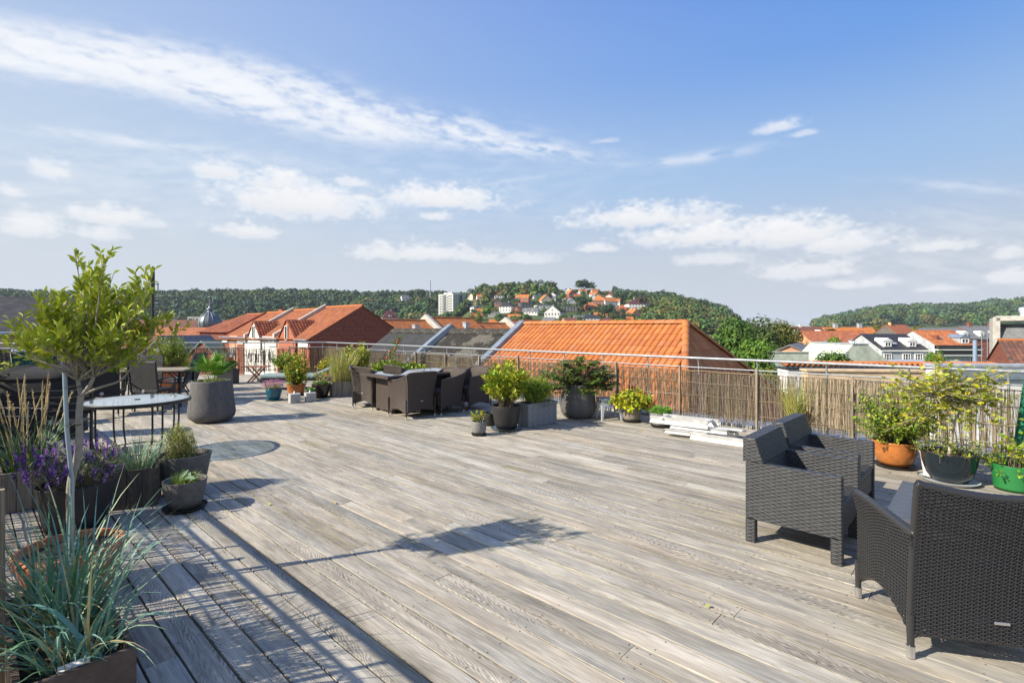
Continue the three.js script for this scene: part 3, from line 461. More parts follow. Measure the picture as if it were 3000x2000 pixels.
function house(o) {
  const t = thing(o.name || 'house', o.label, o.cat || 'house', [o.x, 0, o.z], o.rot || 0, o.group), w = o.w / 2, d = o.d / 2, { y0, ye, yr } = o, [hl, hr] = o.hip || [0, 0], ov = o.ov ?? 0.25, rise = (yr - ye) / d * ov;
  const g = new Geo(), c = [V3(-w, 0, d), V3(w, 0, d), V3(w, 0, -d), V3(-w, 0, -d)], A = (p, y) => p.clone().setY(y);
  for (let i = 0; i < 4; i++) { const p = c[i], q = c[(i + 1) % 4]; g.quad(A(p, y0), A(q, y0), A(q, ye), A(p, ye)); }
  g.mesh('wall', o.wall, t);
  const uvg = (p) => [p.z, p.y]; for (const [hh, P] of [[hl, [V3(-w, ye, -d), V3(-w, ye, d), V3(-w, yr, 0)]], [hr, [V3(w, ye, d), V3(w, ye, -d), V3(w, yr, 0)]]]) if (!hh && yr > ye + 0.3) { const gb = new Geo(); gb.tri(...P, P.map(uvg)); gb.mesh('gable', o.gable || o.wall, t); }
  const E = ye - rise, wl = w + (hl ? ov : ov * 0.6), wr = w + (hr ? ov : ov * 0.6), D = d + ov, up = 0.05, r0 = V3(-w + hl - (hl ? 0 : ov * 0.6), yr + up, 0), r1 = V3(w - hr + (hr ? 0 : ov * 0.6), yr + up, 0), e = [V3(-wl, E + up, D), V3(wr, E + up, D), V3(wr, E + up, -D), V3(-wl, E + up, -D)];
  if (o.pan) {
    const rg = new Geo(true), r = rng(Math.round(o.x * 7 + o.z * 3)), L = Math.hypot(D, yr - E), W2 = wl + wr;
    const ext = (q) => (t_) => [mix(r0.x + wl, 0, t_ / L), mix(r1.x + wl, W2, t_ / L)];
    pantiles(rg, V3(-wl, yr + up, 0), V3(1, 0, 0), V3(0, (E - yr) / L, D / L), W2, L, ext(), o.pan, r, o.tw || 0.213, o.tl || 0.335);
    { const b0 = new Geo(true); b0.col = o.pan[0]; rg.col = o.pan[0]; rg.quad(e[2], e[3], r0, r1); }
    if (hl) { const L2 = Math.hypot(hl + ov, yr - E); pantiles(rg, V3(r0.x, yr + up, -D), V3(0, 0, 1), V3(-(hl + ov) / L2, (E - yr) / L2, 0), 2 * D, L2, (t_) => [mix(D, 0, t_ / L2), mix(D, 2 * D, t_ / L2)], o.pan, r, o.tw || 0.213, o.tl || 0.335); }
    if (hr) { const L2 = Math.hypot(hr + ov, yr - E); pantiles(rg, V3(r1.x, yr + up, D), V3(0, 0, -1), V3((hr + ov) / L2, (E - yr) / L2, 0), 2 * D, L2, (t_) => [mix(D, 0, t_ / L2), mix(D, 2 * D, t_ / L2)], o.pan, r, o.tw || 0.213, o.tl || 0.335); }
    const rf = rg.mesh('roof', M.tile, t), rd = new Geo(); rd.tube([r0.clone().add(V3(0, 0.03, 0)), r1.clone().add(V3(0, 0.03, 0))], 0.11, 8); if (hl) for (const k of [0, 3]) rd.tube([r0, e[k]], 0.1, 8); if (hr) for (const k of [1, 2]) rd.tube([r1, e[k]], 0.1, 8); rd.mesh('ridge', tileMats[3], rf);
  } else {
    const rg = new Geo(); const th = V3(0, -0.16, 0), low = (p) => p.clone().add(th);
    rg.quad(e[0], e[1], r1, r0); rg.quad(e[2], e[3], r0, r1); if (hl) rg.tri(e[3], e[0], r0); if (hr) rg.tri(e[1], e[2], r1);
    rg.quad(low(e[0]), low(e[1]), e[1], e[0]); rg.quad(low(e[2]), low(e[3]), e[3], e[2]); if (!hl) { rg.quad(low(e[0]), e[0], r0, low(r0)); rg.quad(e[3], low(e[3]), low(r0), r0); } else rg.quad(low(e[3]), low(e[0]), e[0], e[3]); if (!hr) { rg.quad(e[1], low(e[1]), low(r1), r1); rg.quad(low(e[2]), e[2], r1, low(r1)); } else rg.quad(low(e[1]), low(e[2]), e[2], e[1]);
    rg.mesh('roof', o.roof, t);
  }
  for (const [x, h, m, s] of o.chim || []) { const k = new Geo(), b = s || 0.6; k.box(b, h + 0.8, b, x, yr + h / 2 - 0.35, 0); k.box(b * 1.2, 0.12, b * 1.2, x, yr + h + 0.05, 0); k.mesh('chimney', m || M.brick, t); }
  for (const [side, x, y, ww, hh, nx, ny] of o.wins || []) { const p = side === 'f' ? [x, y, d + 0.02, 0] : side === 'l' ? [-w - 0.02, y, x, -Math.PI / 2] : [w + 0.02, y, x, Math.PI / 2]; win(t, ...p, ww, hh, nx || 2, ny || 1); }
  for (const q of o.dorm || []) dormer(t, o, q, d, D, E);
  return t;
}
function dormer(t, o, { x, w, h, roof, wall, flat, y }, d) {               // a roof dormer on the front slope
  const sl = (o.yr - o.ye) / d, z1 = d - (y - o.ye) / sl, zf = Math.min(d - 0.15, z1), g = new Geo(), dt_ = new THREE.Group(); dt_.name = 'dormer'; dt_.position.set(x, 0, 0); t.add(dt_);
  const zb = d - (y + h - o.ye) / sl; g.box(w, h, Math.max(0.3, zf - zb + 0.1), 0, y + h / 2, (zf + zb) / 2 - 0.05); g.mesh('cheeks', wall || M.frame, dt_);
  const r = new Geo(), ap = flat ? 0.12 : w * 0.36, zz = Math.max(-d, d - (y + h + ap - o.ye) / sl), b = w / 2 + 0.12; const P = [V3(-b, y + h - 0.02, zf + 0.12), V3(b, y + h - 0.02, zf + 0.12), V3(0, y + h + ap, zf + 0.12), V3(-b, y + h - 0.02, zb - 0.2), V3(b, y + h - 0.02, zb - 0.2), V3(0, y + h + ap, zz)];
  r.tri(P[0], P[1], P[2]); r.quad(P[1], P[4], P[5], P[2]); r.quad(P[3], P[0], P[2], P[5]); r.mesh('dormer_roof', roof || M.frame, dt_);
  const [f, gl] = windowGeo(w * 0.72, h * 0.72, 2, 1), wo = part('window', f, M.frame, dt_); wo.position.set(0, y + h * 0.5, zf + 0.03); part('pane', gl, M.glassDark, wo);
}

// ---------------------------------------------------------------- the row of roofs just beyond the right-hand railing
{
  const RV = 15.8, EV = 10.1, RH = 1.70, SL = 0.65, run = RV - EV, drop = run * SL, u0 = 7.05, u1 = 13.9, hipRun = run * 0.405 / 0.914;
  const exU = UV(1, 0), exV = UV(0, 1), P = (u, v, y) => UV(u, v, y);
  // the orange hipped roof: real tiles
  const t = thing('tiled_roof_building', 'bright orange pantiled roof with a hipped end, right behind the railing', 'building');
  const w = new Geo(), ey0 = RH - drop - 0.25, c = [P(u0 - hipRun + 0.3, EV + 0.3, 0), P(u0 - hipRun + 0.3, 2 * RV - EV - 0.3, 0), P(u1, 2 * RV - EV - 0.3, 0), P(u1, EV + 0.3, 0)];
  for (let i = 0; i < 4; i++) { const a = c[i], b = c[(i + 1) % 4]; w.quad(a.clone().setY(-9), b.clone().setY(-9), b.clone().setY(ey0), a.clone().setY(ey0)); } w.mesh('wall', M.wWhite, t);
  const roof = new THREE.Group(); roof.name = 'roof'; t.add(roof);
  const L = Math.hypot(run, drop), dn = exV.clone().multiplyScalar(-run / L).setY(-drop / L), r = rng(77);
  const under = new Geo(); const q = (u, v, y) => P(u, v, y - 0.03);
  const ridge0 = P(u0, RV, RH), ridge1 = P(u1, RV, RH), eR = [P(u0 - hipRun, EV, RH - drop), P(u1, EV, RH - drop), P(u0 - hipRun, 2 * RV - EV, RH - drop), P(u1, 2 * RV - EV, RH - drop)];
  const dnY = (p) => p.clone().add(V3(0, -0.03, 0)); under.quad(...[eR[1], eR[0], ridge0, ridge1].map(dnY)); under.tri(...[eR[0], eR[2], ridge0].map(dnY)); under.quad(...[eR[2], eR[3], ridge1, ridge0].map(dnY)); under.mesh('roof_boards', tileMats[3], roof);
  // one tile, five clays
  const tw = 0.2135, tl = 0.335, one = new Geo(); { const g0 = new Geo(); g0.C = null; const tmp = new Geo(true); pantiles(tmp, V3(0, 0, 0), V3(1, 0, 0), V3(0, 0, 1), tw * 0.99, tl * 0.99, () => [-1, 1], [[1, 1, 1]], () => 0.5, tw, tl); one.P = tmp.P; one.N = tmp.N; one.T = tmp.T; one.I = tmp.I; }
  const tileG = one.geometry(), rest = new Geo(true); let n = 0;
  const basis = (ex, ey) => { const up = V3().crossVectors(ey, ex).normalize(); if (up.y < 0) up.negate(); return new THREE.Matrix4().makeBasis(ex, up, ey); };
  // main slope, seen face on
  const cells = [];
  const exN = exU.clone().multiplyScalar(-1), bm = basis(exN, dn);
  for (let j = 0; j * tl < L; j++) for (let i = 0; i < (u1 - u0 + hipRun) / tw; i++) { const t0 = j * tl, lim = (u1 - u0) + hipRun * (t0 + tl * 0.5) / L; if ((i + 0.9) * tw > lim) continue; cells.push([j, i, P(u1, RV, RH).addScaledVector(exN, i * tw).addScaledVector(dn, t0), bm, exN]); }
  // the largest in view: the upper courses near the hip
  cells.sort((a, b) => (a[0] * 1.0 - a[1] * 0.10) - (b[0] * 1.0 - b[1] * 0.10));
  for (const [j, i, o, m] of cells) {
    const jit = mat4(0, (r() - 0.5) * 0.006, 0, (r() - 0.5) * 0.012, (r() - 0.5) * 0.02), mm = new THREE.Matrix4().makeTranslation(o.x, o.y, o.z).multiply(m).multiply(jit);
    if (n < 300 && j < 13) { const ti = part(n ? 'roof_tile_' + String(n).padStart(3, '0') : 'roof_tile', tileG, tileMats[Math.floor(r() * 5)], roof); ti.applyMatrix4(mm); n++; }
    else { const k = mix(0.93, 1.06, r()); rest.col = CLAY[Math.floor(r() * 5)].map((x) => x * k); rest.add(tileG, mm); }
  }
  // the hipped end, in half shade
  { const L2 = Math.hypot(hipRun, drop), d2 = exU.clone().multiplyScalar(-hipRun / L2).setY(-drop / L2); pantiles(rest, P(u0, EV, RH), exV, d2, 2 * run, L2, (t_) => [run - run * t_ / L2, run + run * t_ / L2], CLAY, r); }
  const ro = rest.mesh('roof_tiles', M.tile, roof); ro.userData.kind = 'stuff';
  const cap = new Geo(); cap.add(new THREE.CylinderGeometry(0.115, 0.13, 0.42, 10, 1, true, -Math.PI / 2, Math.PI)); const capG = cap.geometry(); capG.rotateX(-Math.PI / 2);
  const caps = (a, b) => { const d = V3().subVectors(b, a), len = d.length(), k = Math.round(len / 0.36), m = new THREE.Matrix4().lookAt(b, a, V3(0, 1, 0)); for (let i = 0; i < k; i++) { const p = V3().lerpVectors(a, b, (i + 0.5) / k); const o = part('ridge_tile', capG, tileMats[Math.floor(r() * 5)], roof); o.applyMatrix4(new THREE.Matrix4().makeTranslation(p.x, p.y + 0.015, p.z).multiply(m).multiply(mat4(0, 0, 0, 0, 0, 0))); } };
  caps(ridge1, ridge0); caps(ridge0, eR[0]); caps(ridge0, eR[2]);
  for (const [uu, tt] of [[12.6, 0.62], [11.7, 0.78], [6.3, 0.82]]) { const v = new Geo(), p = P(uu, RV - run * tt, RH - drop * tt + 0.12); v.box(0.2, 0.22, 0.2, p.x, p.y, p.z, GA); v.box(0.26, 0.03, 0.3, p.x, p.y + 0.12, p.z, GA, 0.2); v.mesh('vent_tile', tileMats[1], t); }

  // the corrugated roofs left of it
  const lich = tex(256, 256, (x, y) => { const a = tf(x, y, 5, 5), b = tf(y, x, 20, 3), k = sst(0.45, 0.62, a * 0.7 + b * 0.3); return mix3([0.34, 0.33, 0.31], [0.68, 0.66, 0.61], k * 0.8 + (b - 0.5) * 0.3); }, true, 3.1, 3.1);
  function corrugated(label, ua, ub, h, pitch, amp, m, capM) {
    const run = 3.7, EV = RV - run, L = run * Math.hypot(1, SL);
    const o = thing('corrugated_roof_building', label, 'building'), wa = new Geo(), e = h - run * SL; const cc = [P(ua, EV + 0.3, 0), P(ua, 2 * RV - EV - 0.3, 0), P(ub, 2 * RV - EV - 0.3, 0), P(ub, EV + 0.3, 0)];
    for (let i = 0; i < 4; i++) { const a = cc[i], b = cc[(i + 1) % 4]; wa.quad(a.clone().setY(-9), b.clone().setY(-9), b.clone().setY(e - 0.1), a.clone().setY(e - 0.1)); }
    wa.tri(P(ub, EV + 0.2, e), P(ub, 2 * RV - EV - 0.2, e), P(ub, RV, h - 0.05)); wa.mesh('wall', M.wConc, o);
    const nW = Math.round((ub - ua) / pitch), lenS = 1.55;
    for (const s of [-1, 1]) for (let k = 0; k < 4; k++) { const g = new Geo(), a0 = k / 4, a1 = (k + 1) / 4 + 0.02; g.surf((x, y) => { const t_ = mix(a0, Math.min(1, a1), y), u = mix(ua, ub, x); return P(u, RV + s * run * t_, h - run * SL * t_ + 0.02 + amp * Math.cos(x * nW * TAU) + 0.02 * y); }, nW * 6, 1, ub - ua, L / 4, s > 0); g.mesh('roof_sheet', m, o); }
    const nc = Math.round((ub - ua) / 0.92); for (let k = 0; k < nc; k++) { const g = new Geo(), a = mix(ua, ub, k / nc) + 0.01, b = mix(ua, ub, (k + 1) / nc) - 0.01; for (const s of [-1, 1]) { const A = P(a, RV, h + 0.10), B = P(b, RV, h + 0.11), C = P(b, RV + s * 0.32, h - 0.10), D = P(a, RV + s * 0.32, h - 0.11); s < 0 ? g.quad(D, C, B, A) : g.quad(A, B, C, D); g.quad(D, C, C.clone().add(V3(0, -0.04, 0)), D.clone().add(V3(0, -0.04, 0))); } g.mesh('ridge_cap', capM, o); }
    return o;
  }
  const capM = std([0.40, 0.39, 0.36], 0.9, { map: lich });
  corrugated('grey lichen-spotted corrugated roof beside the orange pantiles', u1 + 0.45, 18.5, 1.42, 0.177, 0.036, std([0.50, 0.485, 0.46], 0.9, { map: lich }), capM);
  corrugated('black corrugated roof next to the brick gable', 18.95, 23.3, 1.42, 0.15, 0.02, std([0.05, 0.05, 0.053], 0.75, { grain: 1.2 }), capM);
  function firewall(label, u, h) { const run = 3.9; const o = thing('firewall', label, 'wall'), g = new Geo(), c_ = new Geo(), f = (uu, v, y) => P(uu, v, y), pr = (G, lo, hi, a, b) => { for (const s of [-1, 1]) { const A = [f(a, RV, h + hi), f(b, RV, h + hi), f(b, RV + s * (run + 0.2), h + hi - (run + 0.2) * SL), f(a, RV + s * (run + 0.2), h + hi - (run + 0.2) * SL)], B = A.map((p) => p.clone().add(V3(0, lo - hi, 0))); G.quad(A[0], A[1], A[2], A[3]); G.quad(B[0], A[0], A[3], B[3]); G.quad(A[1], B[1], B[2], A[2]); G.quad(A[3], A[2], B[2], B[3]); } }; pr(g, -9, 0.16, u + 0.08, u + 0.30); g.mesh('wall', M.wGrey, o); pr(c_, 0.163, 0.21, u + 0.05, u + 0.33); c_.mesh('capping', M.zinc, o); return o; }
  { const o = thing('flat_roof_annex', 'pale flat roof strip below the corrugated roofs', 'building'), g = new Geo(), c_ = P(18.6, 10.85, 0); g.box(2.6, 7.6, 9.4, c_.x, -5.3, c_.z, GA); g.mesh('wall', M.wConc, o); const k = new Geo(); k.box(2.7, 0.08, 9.5, c_.x, -1.45, c_.z, GA); k.mesh('roof_edge', M.zincPale, o); }
  firewall('zinc-capped firewall between the grey and orange roofs', u1 + 0.01, 1.66); firewall('zinc-capped firewall between the black and grey corrugated roofs', 18.51, 1.52);
}

// ---------------------------------------------------------------- brick terrace with the big gable
{
  const t = thing('brick_townhouses', 'brick terrace with a large dark gable and two pointed dormer gables', 'building'), FV = 17.95, RVv = 22.35, ua = 37.5, ub = 56.6, eave = 0.76, rid = 3.3, P = (u, v, y) => UV(u, v, y), bv = 2 * RVv - FV;
  const gw = new Geo(); gw.quad(P(ua, bv, -9), P(ua, FV, -9), P(ua, FV, eave), P(ua, bv, eave), [[0, 0], [8.8, 0], [8.8, 9.8], [0, 9.8]]); gw.tri(P(ua, bv, eave), P(ua, FV, eave), P(ua, RVv, rid), [[0, 9.8], [8.8, 9.8], [4.4, 12.3]]); gw.mesh('gable_wall', M.brick, t);
  const seg = [[37.5, 38.6, M.brickPale, 'w'], [38.6, 43.6, M.wPink], [43.6, 45.2, M.wWhite], [45.2, 50.6, M.wWhite], [50.6, 52.5, M.brick], [52.5, 54.6, M.wPink], [54.6, 56.6, M.brick]];
  for (const [a, b, m] of seg) { const g = new Geo(); g.quad(P(b, FV, -9), P(a, FV, -9), P(a, FV, eave), P(b, FV, eave)); g.mesh('facade', m, t); }
  const bw = new Geo(); bw.quad(P(ua, bv, -9), P(ub, bv, -9), P(ub, bv, eave), P(ua, bv, eave)); bw.quad(P(ub, FV, -9), P(ub, bv, -9), P(ub, bv, eave), P(ub, FV, eave)); bw.tri(P(ub, FV, eave), P(ub, bv, eave), P(ub, RVv, rid)); bw.mesh('wall', M.brick, t);
  for (const [a, b] of [[37.7, 39.3], [43.4, 45.0], [50.8, 52.3], [55, 56.6]]) { const g = new Geo(), c = P((a + b) / 2, FV - 0.05, 0.28); g.box(0.1, 0.62, b - a, c.x, c.y, c.z, GA); g.mesh('white_panel', M.frame, t); }
  const r = rng(8), L = Math.hypot(RVv - FV + 0.3, rid - eave), sl = (rid - eave) / (RVv - FV), dn = UV(0, -(RVv - FV + 0.3) / L).setY(-((RVv - FV + 0.3) * sl) / L), ex = UV(-1, 0);
  const units = [[37.4, 43.7], [43.7, 50.2], [50.2, 56.8]];
  units.forEach(([a, b], i) => {
    const y = rid - i * 0.12, g = new Geo(true); pantiles(g, P(b, RVv, y), ex, dn, b - a, L, () => [0, b - a], CLAYDULL.concat([CLAY[3], CLAY[1]]), r); g.col = CLAYDULL[0]; g.quad(P(a, bv + 0.3, y - (bv - RVv + 0.3) * sl), P(b, bv + 0.3, y - (bv - RVv + 0.3) * sl), P(b, RVv, y), P(a, RVv, y)); const ro = g.mesh('roof', M.tile, t);
    const rd = new Geo(); rd.tube([P(a, RVv, y + 0.05), P(b, RVv, y + 0.05)], 0.11, 8); rd.mesh('ridge', tileMats[3], ro);
    if (i < 2) { const f = new Geo(), tops = [P(b, RVv, y + 0.35), P(b, FV - 0.2, y + 0.35 - (RVv - FV + 0.2) * sl)]; const A = tops.map((p) => p.clone().add(UV(-0.15, 0))), B = tops.map((p) => p.clone().add(UV(0.2, 0))), dn2 = (p) => p.clone().add(V3(0, -0.7, 0)); f.quad(A[1], B[1], B[0], A[0]); f.quad(dn2(A[1]), A[1], A[0], dn2(A[0])); f.quad(B[1], dn2(B[1]), dn2(B[0]), B[0]); f.quad(dn2(A[1]), dn2(B[1]), B[1], A[1]); f.mesh('firewall', M.wConc, t); }
  });
  for (const [a, b] of [[ua - 0.1, 39.6], [42.8, 46.5], [49.5, ub]]) { const g = new Geo(); g.tube([P(a, FV - 0.32, eave - 0.18), P(b, FV - 0.32, eave - 0.18)], 0.06, 8); g.mesh('gutter', M.zinc, t); }
  for (const [uc, w, top, m] of [[41.2, 3.1, 2.15, M.wPink], [48.0, 2.8, 2.1, M.wWhite]]) {      // the pointed dormer gables
    const dm = new THREE.Group(); dm.name = 'dormer_gable'; t.add(dm); const f = FV - 0.14, y0 = eave - 0.35, g = new Geo(), pt = (s, y) => P(uc - s, f, y); g.poly([pt(-w / 2, y0 - 1.2), pt(w / 2, y0 - 1.2), pt(w / 2, y0), pt(w * 0.40, y0 + 0.42), pt(0.08, top), pt(-0.08, top), pt(-w * 0.40, y0 + 0.42), pt(-w / 2, y0)]); g.mesh('gable_wall', m === M.wPink ? M.brickPale : m, dm);
    const ri = P(uc, f - 0.1, top), back = (top - eave) / sl, rg = new Geo(true);
    for (const s of [-1, 1]) { const e = V3().subVectors(P(uc - s * w / 2, f - 0.1, y0 + 0.25), ri), Ls = e.length(); e.normalize(); pantiles(rg, s > 0 ? P(uc, f - 0.1, top) : P(uc, f - 0.1 + back, top), s > 0 ? UV(0, 1) : UV(0, -1), e, back, Ls, (t_) => s > 0 ? [0, mix(back, 0.5, t_ / Ls)] : [mix(0, back - 0.5, t_ / Ls), back], CLAYRED.concat([CLAY[1]]), r, 0.26, 0.33); }
    rg.mesh('dormer_roof', M.tile, dm);
    const wo = win(dm, 0, 0, 0, 0, 0.5, 1.15, 1, 1); const c = P(uc, f - 0.03, eave + 0.35); wo.position.copy(c); wo.rotation.y = GA - Math.PI / 2;
  }
  for (const [u, y] of [[53.2, -0.9], [54.0, -0.9], [49.2, -0.95], [47.6, -0.95], [46.2, -0.95], [44.6, -0.9], [40.2, -1.0], [42, -1.0]]) { const wo = win(t, 0, 0, 0, 0, 0.75, 0.95, 2, 1); const c = P(u, FV - 0.03, y); wo.position.copy(c); wo.rotation.y = GA - Math.PI / 2; }
}
{ // the lower orange roofs behind: ridges run away to the right
  const rows = [[27.2, 33.6, 2.2, 'long'], [34.0, 40.4, 2.5, 'gabled'], [40.6, 46.0, 1.95, 'low'], [46.4, 52.8, 2.36, 'far']], lab = ['orange pantiled house roof behind the black corrugated roof', 'orange pantiled house with a raised pale gable', 'low orange pantiled roof behind the grey corrugated roof', 'orange pantiled roof tucked behind the zinc-capped firewall'];
  rows.forEach(([a, b, yr], i) => { const c = UV(44, (a + b) / 2), o = house({ name: 'pantiled_house', label: lab[i], x: c.x, z: c.z, rot: GA, w: b - a, d: 9, y0: -9, ye: yr - 2.7, yr, wall: M.wWhite, gable: M.wConc, pan: i % 2 ? CLAY : CLAY.concat([CLAYDULL[0]]), ov: 0.2 });
    if (i === 1 || i === 3) { const g = new Geo(); for (const s of [-1, 1]) { const x0 = -(b - a) / 2 - 0.05, A = [V3(x0 - 0.2, yr + 0.45, 0), V3(x0 + 0.2, yr + 0.45, 0), V3(x0 + 0.2, yr - 2.3, s * 4.6), V3(x0 - 0.2, yr - 2.3, s * 4.6)], dn = (p) => p.clone().add(V3(0, -0.9, 0)); g.quad(A[0], A[1], A[2], A[3]); g.quad(dn(A[0]), A[0], A[3], dn(A[3])); g.quad(A[1], dn(A[1]), dn(A[2]), A[2]); } g.mesh('raised_gable', M.wConc, o); }
    if (i < 2) { const g = new Geo(); g.box(0.5, 0.6, 0.5, 0.8, yr - 0.75, 1.8); g.box(0.62, 0.08, 0.62, 0.8, yr - 0.42, 1.8); g.mesh('roof_vent', M.zincPale, o); } });
}
{ // far left: hipped brick house, dome, long red roofs, a small gabled house
  house({ name: 'brick_house', label: 'red brick house with a hipped pantiled roof beside the dome', x: -33.2, z: -67, rot: -0.5, w: 12, d: 8.4, y0: -9, ye: 0.95, yr: 3.2, hip: [3.6, 0.01], wall: M.brickDark, pan: CLAYRED.concat(CLAYDULL), tw: 0.3, tl: 0.42, chim: [[4.6, 0.5, M.brickPale]] });
  house({ name: 'long_roof_house', label: 'long brownish red roof in front of the wooded hill', x: -62, z: -92, rot: 0.05, w: 34, d: 12, y0: -9, ye: 0.2, yr: 2.8, wall: M.brickDark, roof: M.fBrown, chim: [[-10, 0.4, M.frame]] });
  house({ name: 'long_roof_house', label: 'dull orange roof below the long brownish red roof', x: -54, z: -80, rot: 0.04, w: 26, d: 9, y0: -9, ye: -0.8, yr: 1.45, wall: M.brickDark, roof: M.fDull });
  house({ name: 'gabled_house', label: 'small grey brick house with a white-edged pointed gable', x: -34.4, z: -54, rot: 1.35, w: 6, d: 6.6, y0: -9, ye: -1.9, yr: 0.65, wall: wallM([0.22, 0.2, 0.18]), roof: M.fGrey, wins: [['r', 0, -2.6, 1.5, 0.9, 3, 1], ['r', 0, -0.6, 0.5, 0.6, 1, 1]] });
  house({ name: 'long_roof_house', label: 'dark red roof behind the small pointed gable', x: -44, z: -60, rot: 0.02, w: 16, d: 10, y0: -9, ye: -2.2, yr: 0.55, wall: M.brickDark, roof: M.fBrown });
  house({ name: 'brick_annex', label: 'brick annexe with a green-edged sloping roof line', x: -29.2, z: -52, rot: 1.2, w: 5, d: 8, y0: -9, ye: -2.6, yr: 0.25, wall: M.brickDark, roof: std([0.12, 0.17, 0.14], 0.6) });
  const d = thing('onion_dome', 'grey ribbed metal dome with a slender finial above the red roofs', 'dome', [-48.5, 0, -82]); const dm = std([0.16, 0.19, 0.21], 0.4, { metal: 0.35, grain: 2 });
  new Geo().lathe([[1.35, -3], [1.35, 1.0], [1.6, 1.1], [1.6, 1.3], [1.35, 1.4]], 24).mesh('drum', M.wConc, d);
  const dg = new Geo().lathe([[1.62, 1.35], [1.75, 1.9], [1.72, 2.4], [1.5, 3.0], [1.1, 3.5], [0.6, 3.9], [0.28, 4.15], [0.5, 4.3], [0.52, 4.45], [0.25, 4.65], [0.12, 5.0], [0.08, 6.2], [0, 6.2]], 32).mesh('cupola', dm, d);
  for (let k = 0; k < 16; k++) { const a = k / 16 * TAU; new Geo().tube([[1.62, 1.35], [1.77, 1.9], [1.74, 2.4], [1.52, 3.0], [1.12, 3.5], [0.62, 3.9]].map(([q, y]) => [Math.cos(a) * q, y, Math.sin(a) * q]), 0.05, 5).mesh('rib', dm, dg); }
  new Geo().sphere(0.2, 0, 6.35, 0).mesh('finial_ball', dm, d);
  const flat = (label, x, z, w, dd, y0, y1, m, rows, cols) => { const t = thing('apartment_block', label, 'building', [x, 0, z], 0.1), g = new Geo(); g.box(w, y1 - y0, dd, 0, (y0 + y1) / 2, 0); g.mesh('wall', m, t); for (let j = 0; j < rows; j++) for (let i = 0; i < cols; i++) win(t, -w / 2 + (i + 0.5) * w / cols, y1 - 1.2 - j * 2.4, dd / 2 + 0.03, 0, w / cols * 0.6, 1.2, 2, 1); return t; };
  flat('dark grey flat-roofed block left of the dome', -132, -200, 6, 8, -9, 4.9, M.wDark, 2, 2); flat('flat-roofed concrete block just behind the dome', -124, -205, 8, 8, -9, 5.6, M.wConc, 1, 3);
  const mast = thing('antenna_mast', 'thick black antenna mast rising beside the small tree', 'mast', [-42.2, -3, -60]); new Geo().cyl(0.16, 0.16, 8.6, 0, 0, 0, 14).mesh('pole', M.blackMetal, mast); { const g = new Geo(); g.cyl(0.215, 0.215, 2.7, 0, 8.4, 0, 16); g.mesh('radome', M.blackMetal, mast); const b = new Geo(); for (const y of [7.4, 8.2, 9.6]) b.box(0.5, 0.12, 0.12, 0.42, y, 0); b.box(0.12, 0.9, 0.12, 0.6, 9.3, 0); b.mesh('bracket', M.zinc, mast); }
  // the dark-roofed house at the far left
  const c = UV(42.8, -4.5), h = house({ name: 'dark_roof_house', label: 'beige house with a wide dark grey shingle roof', x: c.x, z: c.z, rot: GA, w: 21, d: 11, y0: -9, ye: 1.46, yr: 3.35, wall: M.wBeige, ov: 0.4, roof: std([0.085, 0.083, 0.09], 0.85, { map: tex(256, 256, (x, y) => { const row = Math.floor(y * 20), k = NT[(Math.floor(x * 9 + (row % 2) * 0.5) * 13 + row * 57) & 65535], e = y * 20 - row < 0.12 ? -0.18 : 0; const v = 0.72 + (k - 0.5) * 0.3 + e + (tf(x, y, 30, 2) - 0.5) * 0.2; return [v, v, v * 1.02]; }, true, 3, 3) }), wins: [] });
  for (const x of [-2.4, 1.8, 6.0, 9.2]) win(h, x, -0.25, 5.53, 0, 1.9, 1.55, 2, 1);
  { const g = new Geo(); g.tube([[-10.6, 1.26, 5.98], [10.6, 1.26, 5.98]], 0.09, 8); g.mesh('gutter', M.zincPale, h); const k = new Geo(); k.box(0.7, 0.12, 0.8, 2.4, 2.75, 2.2, 0, 0.33); k.mesh('skylight', M.frame, h); }
}
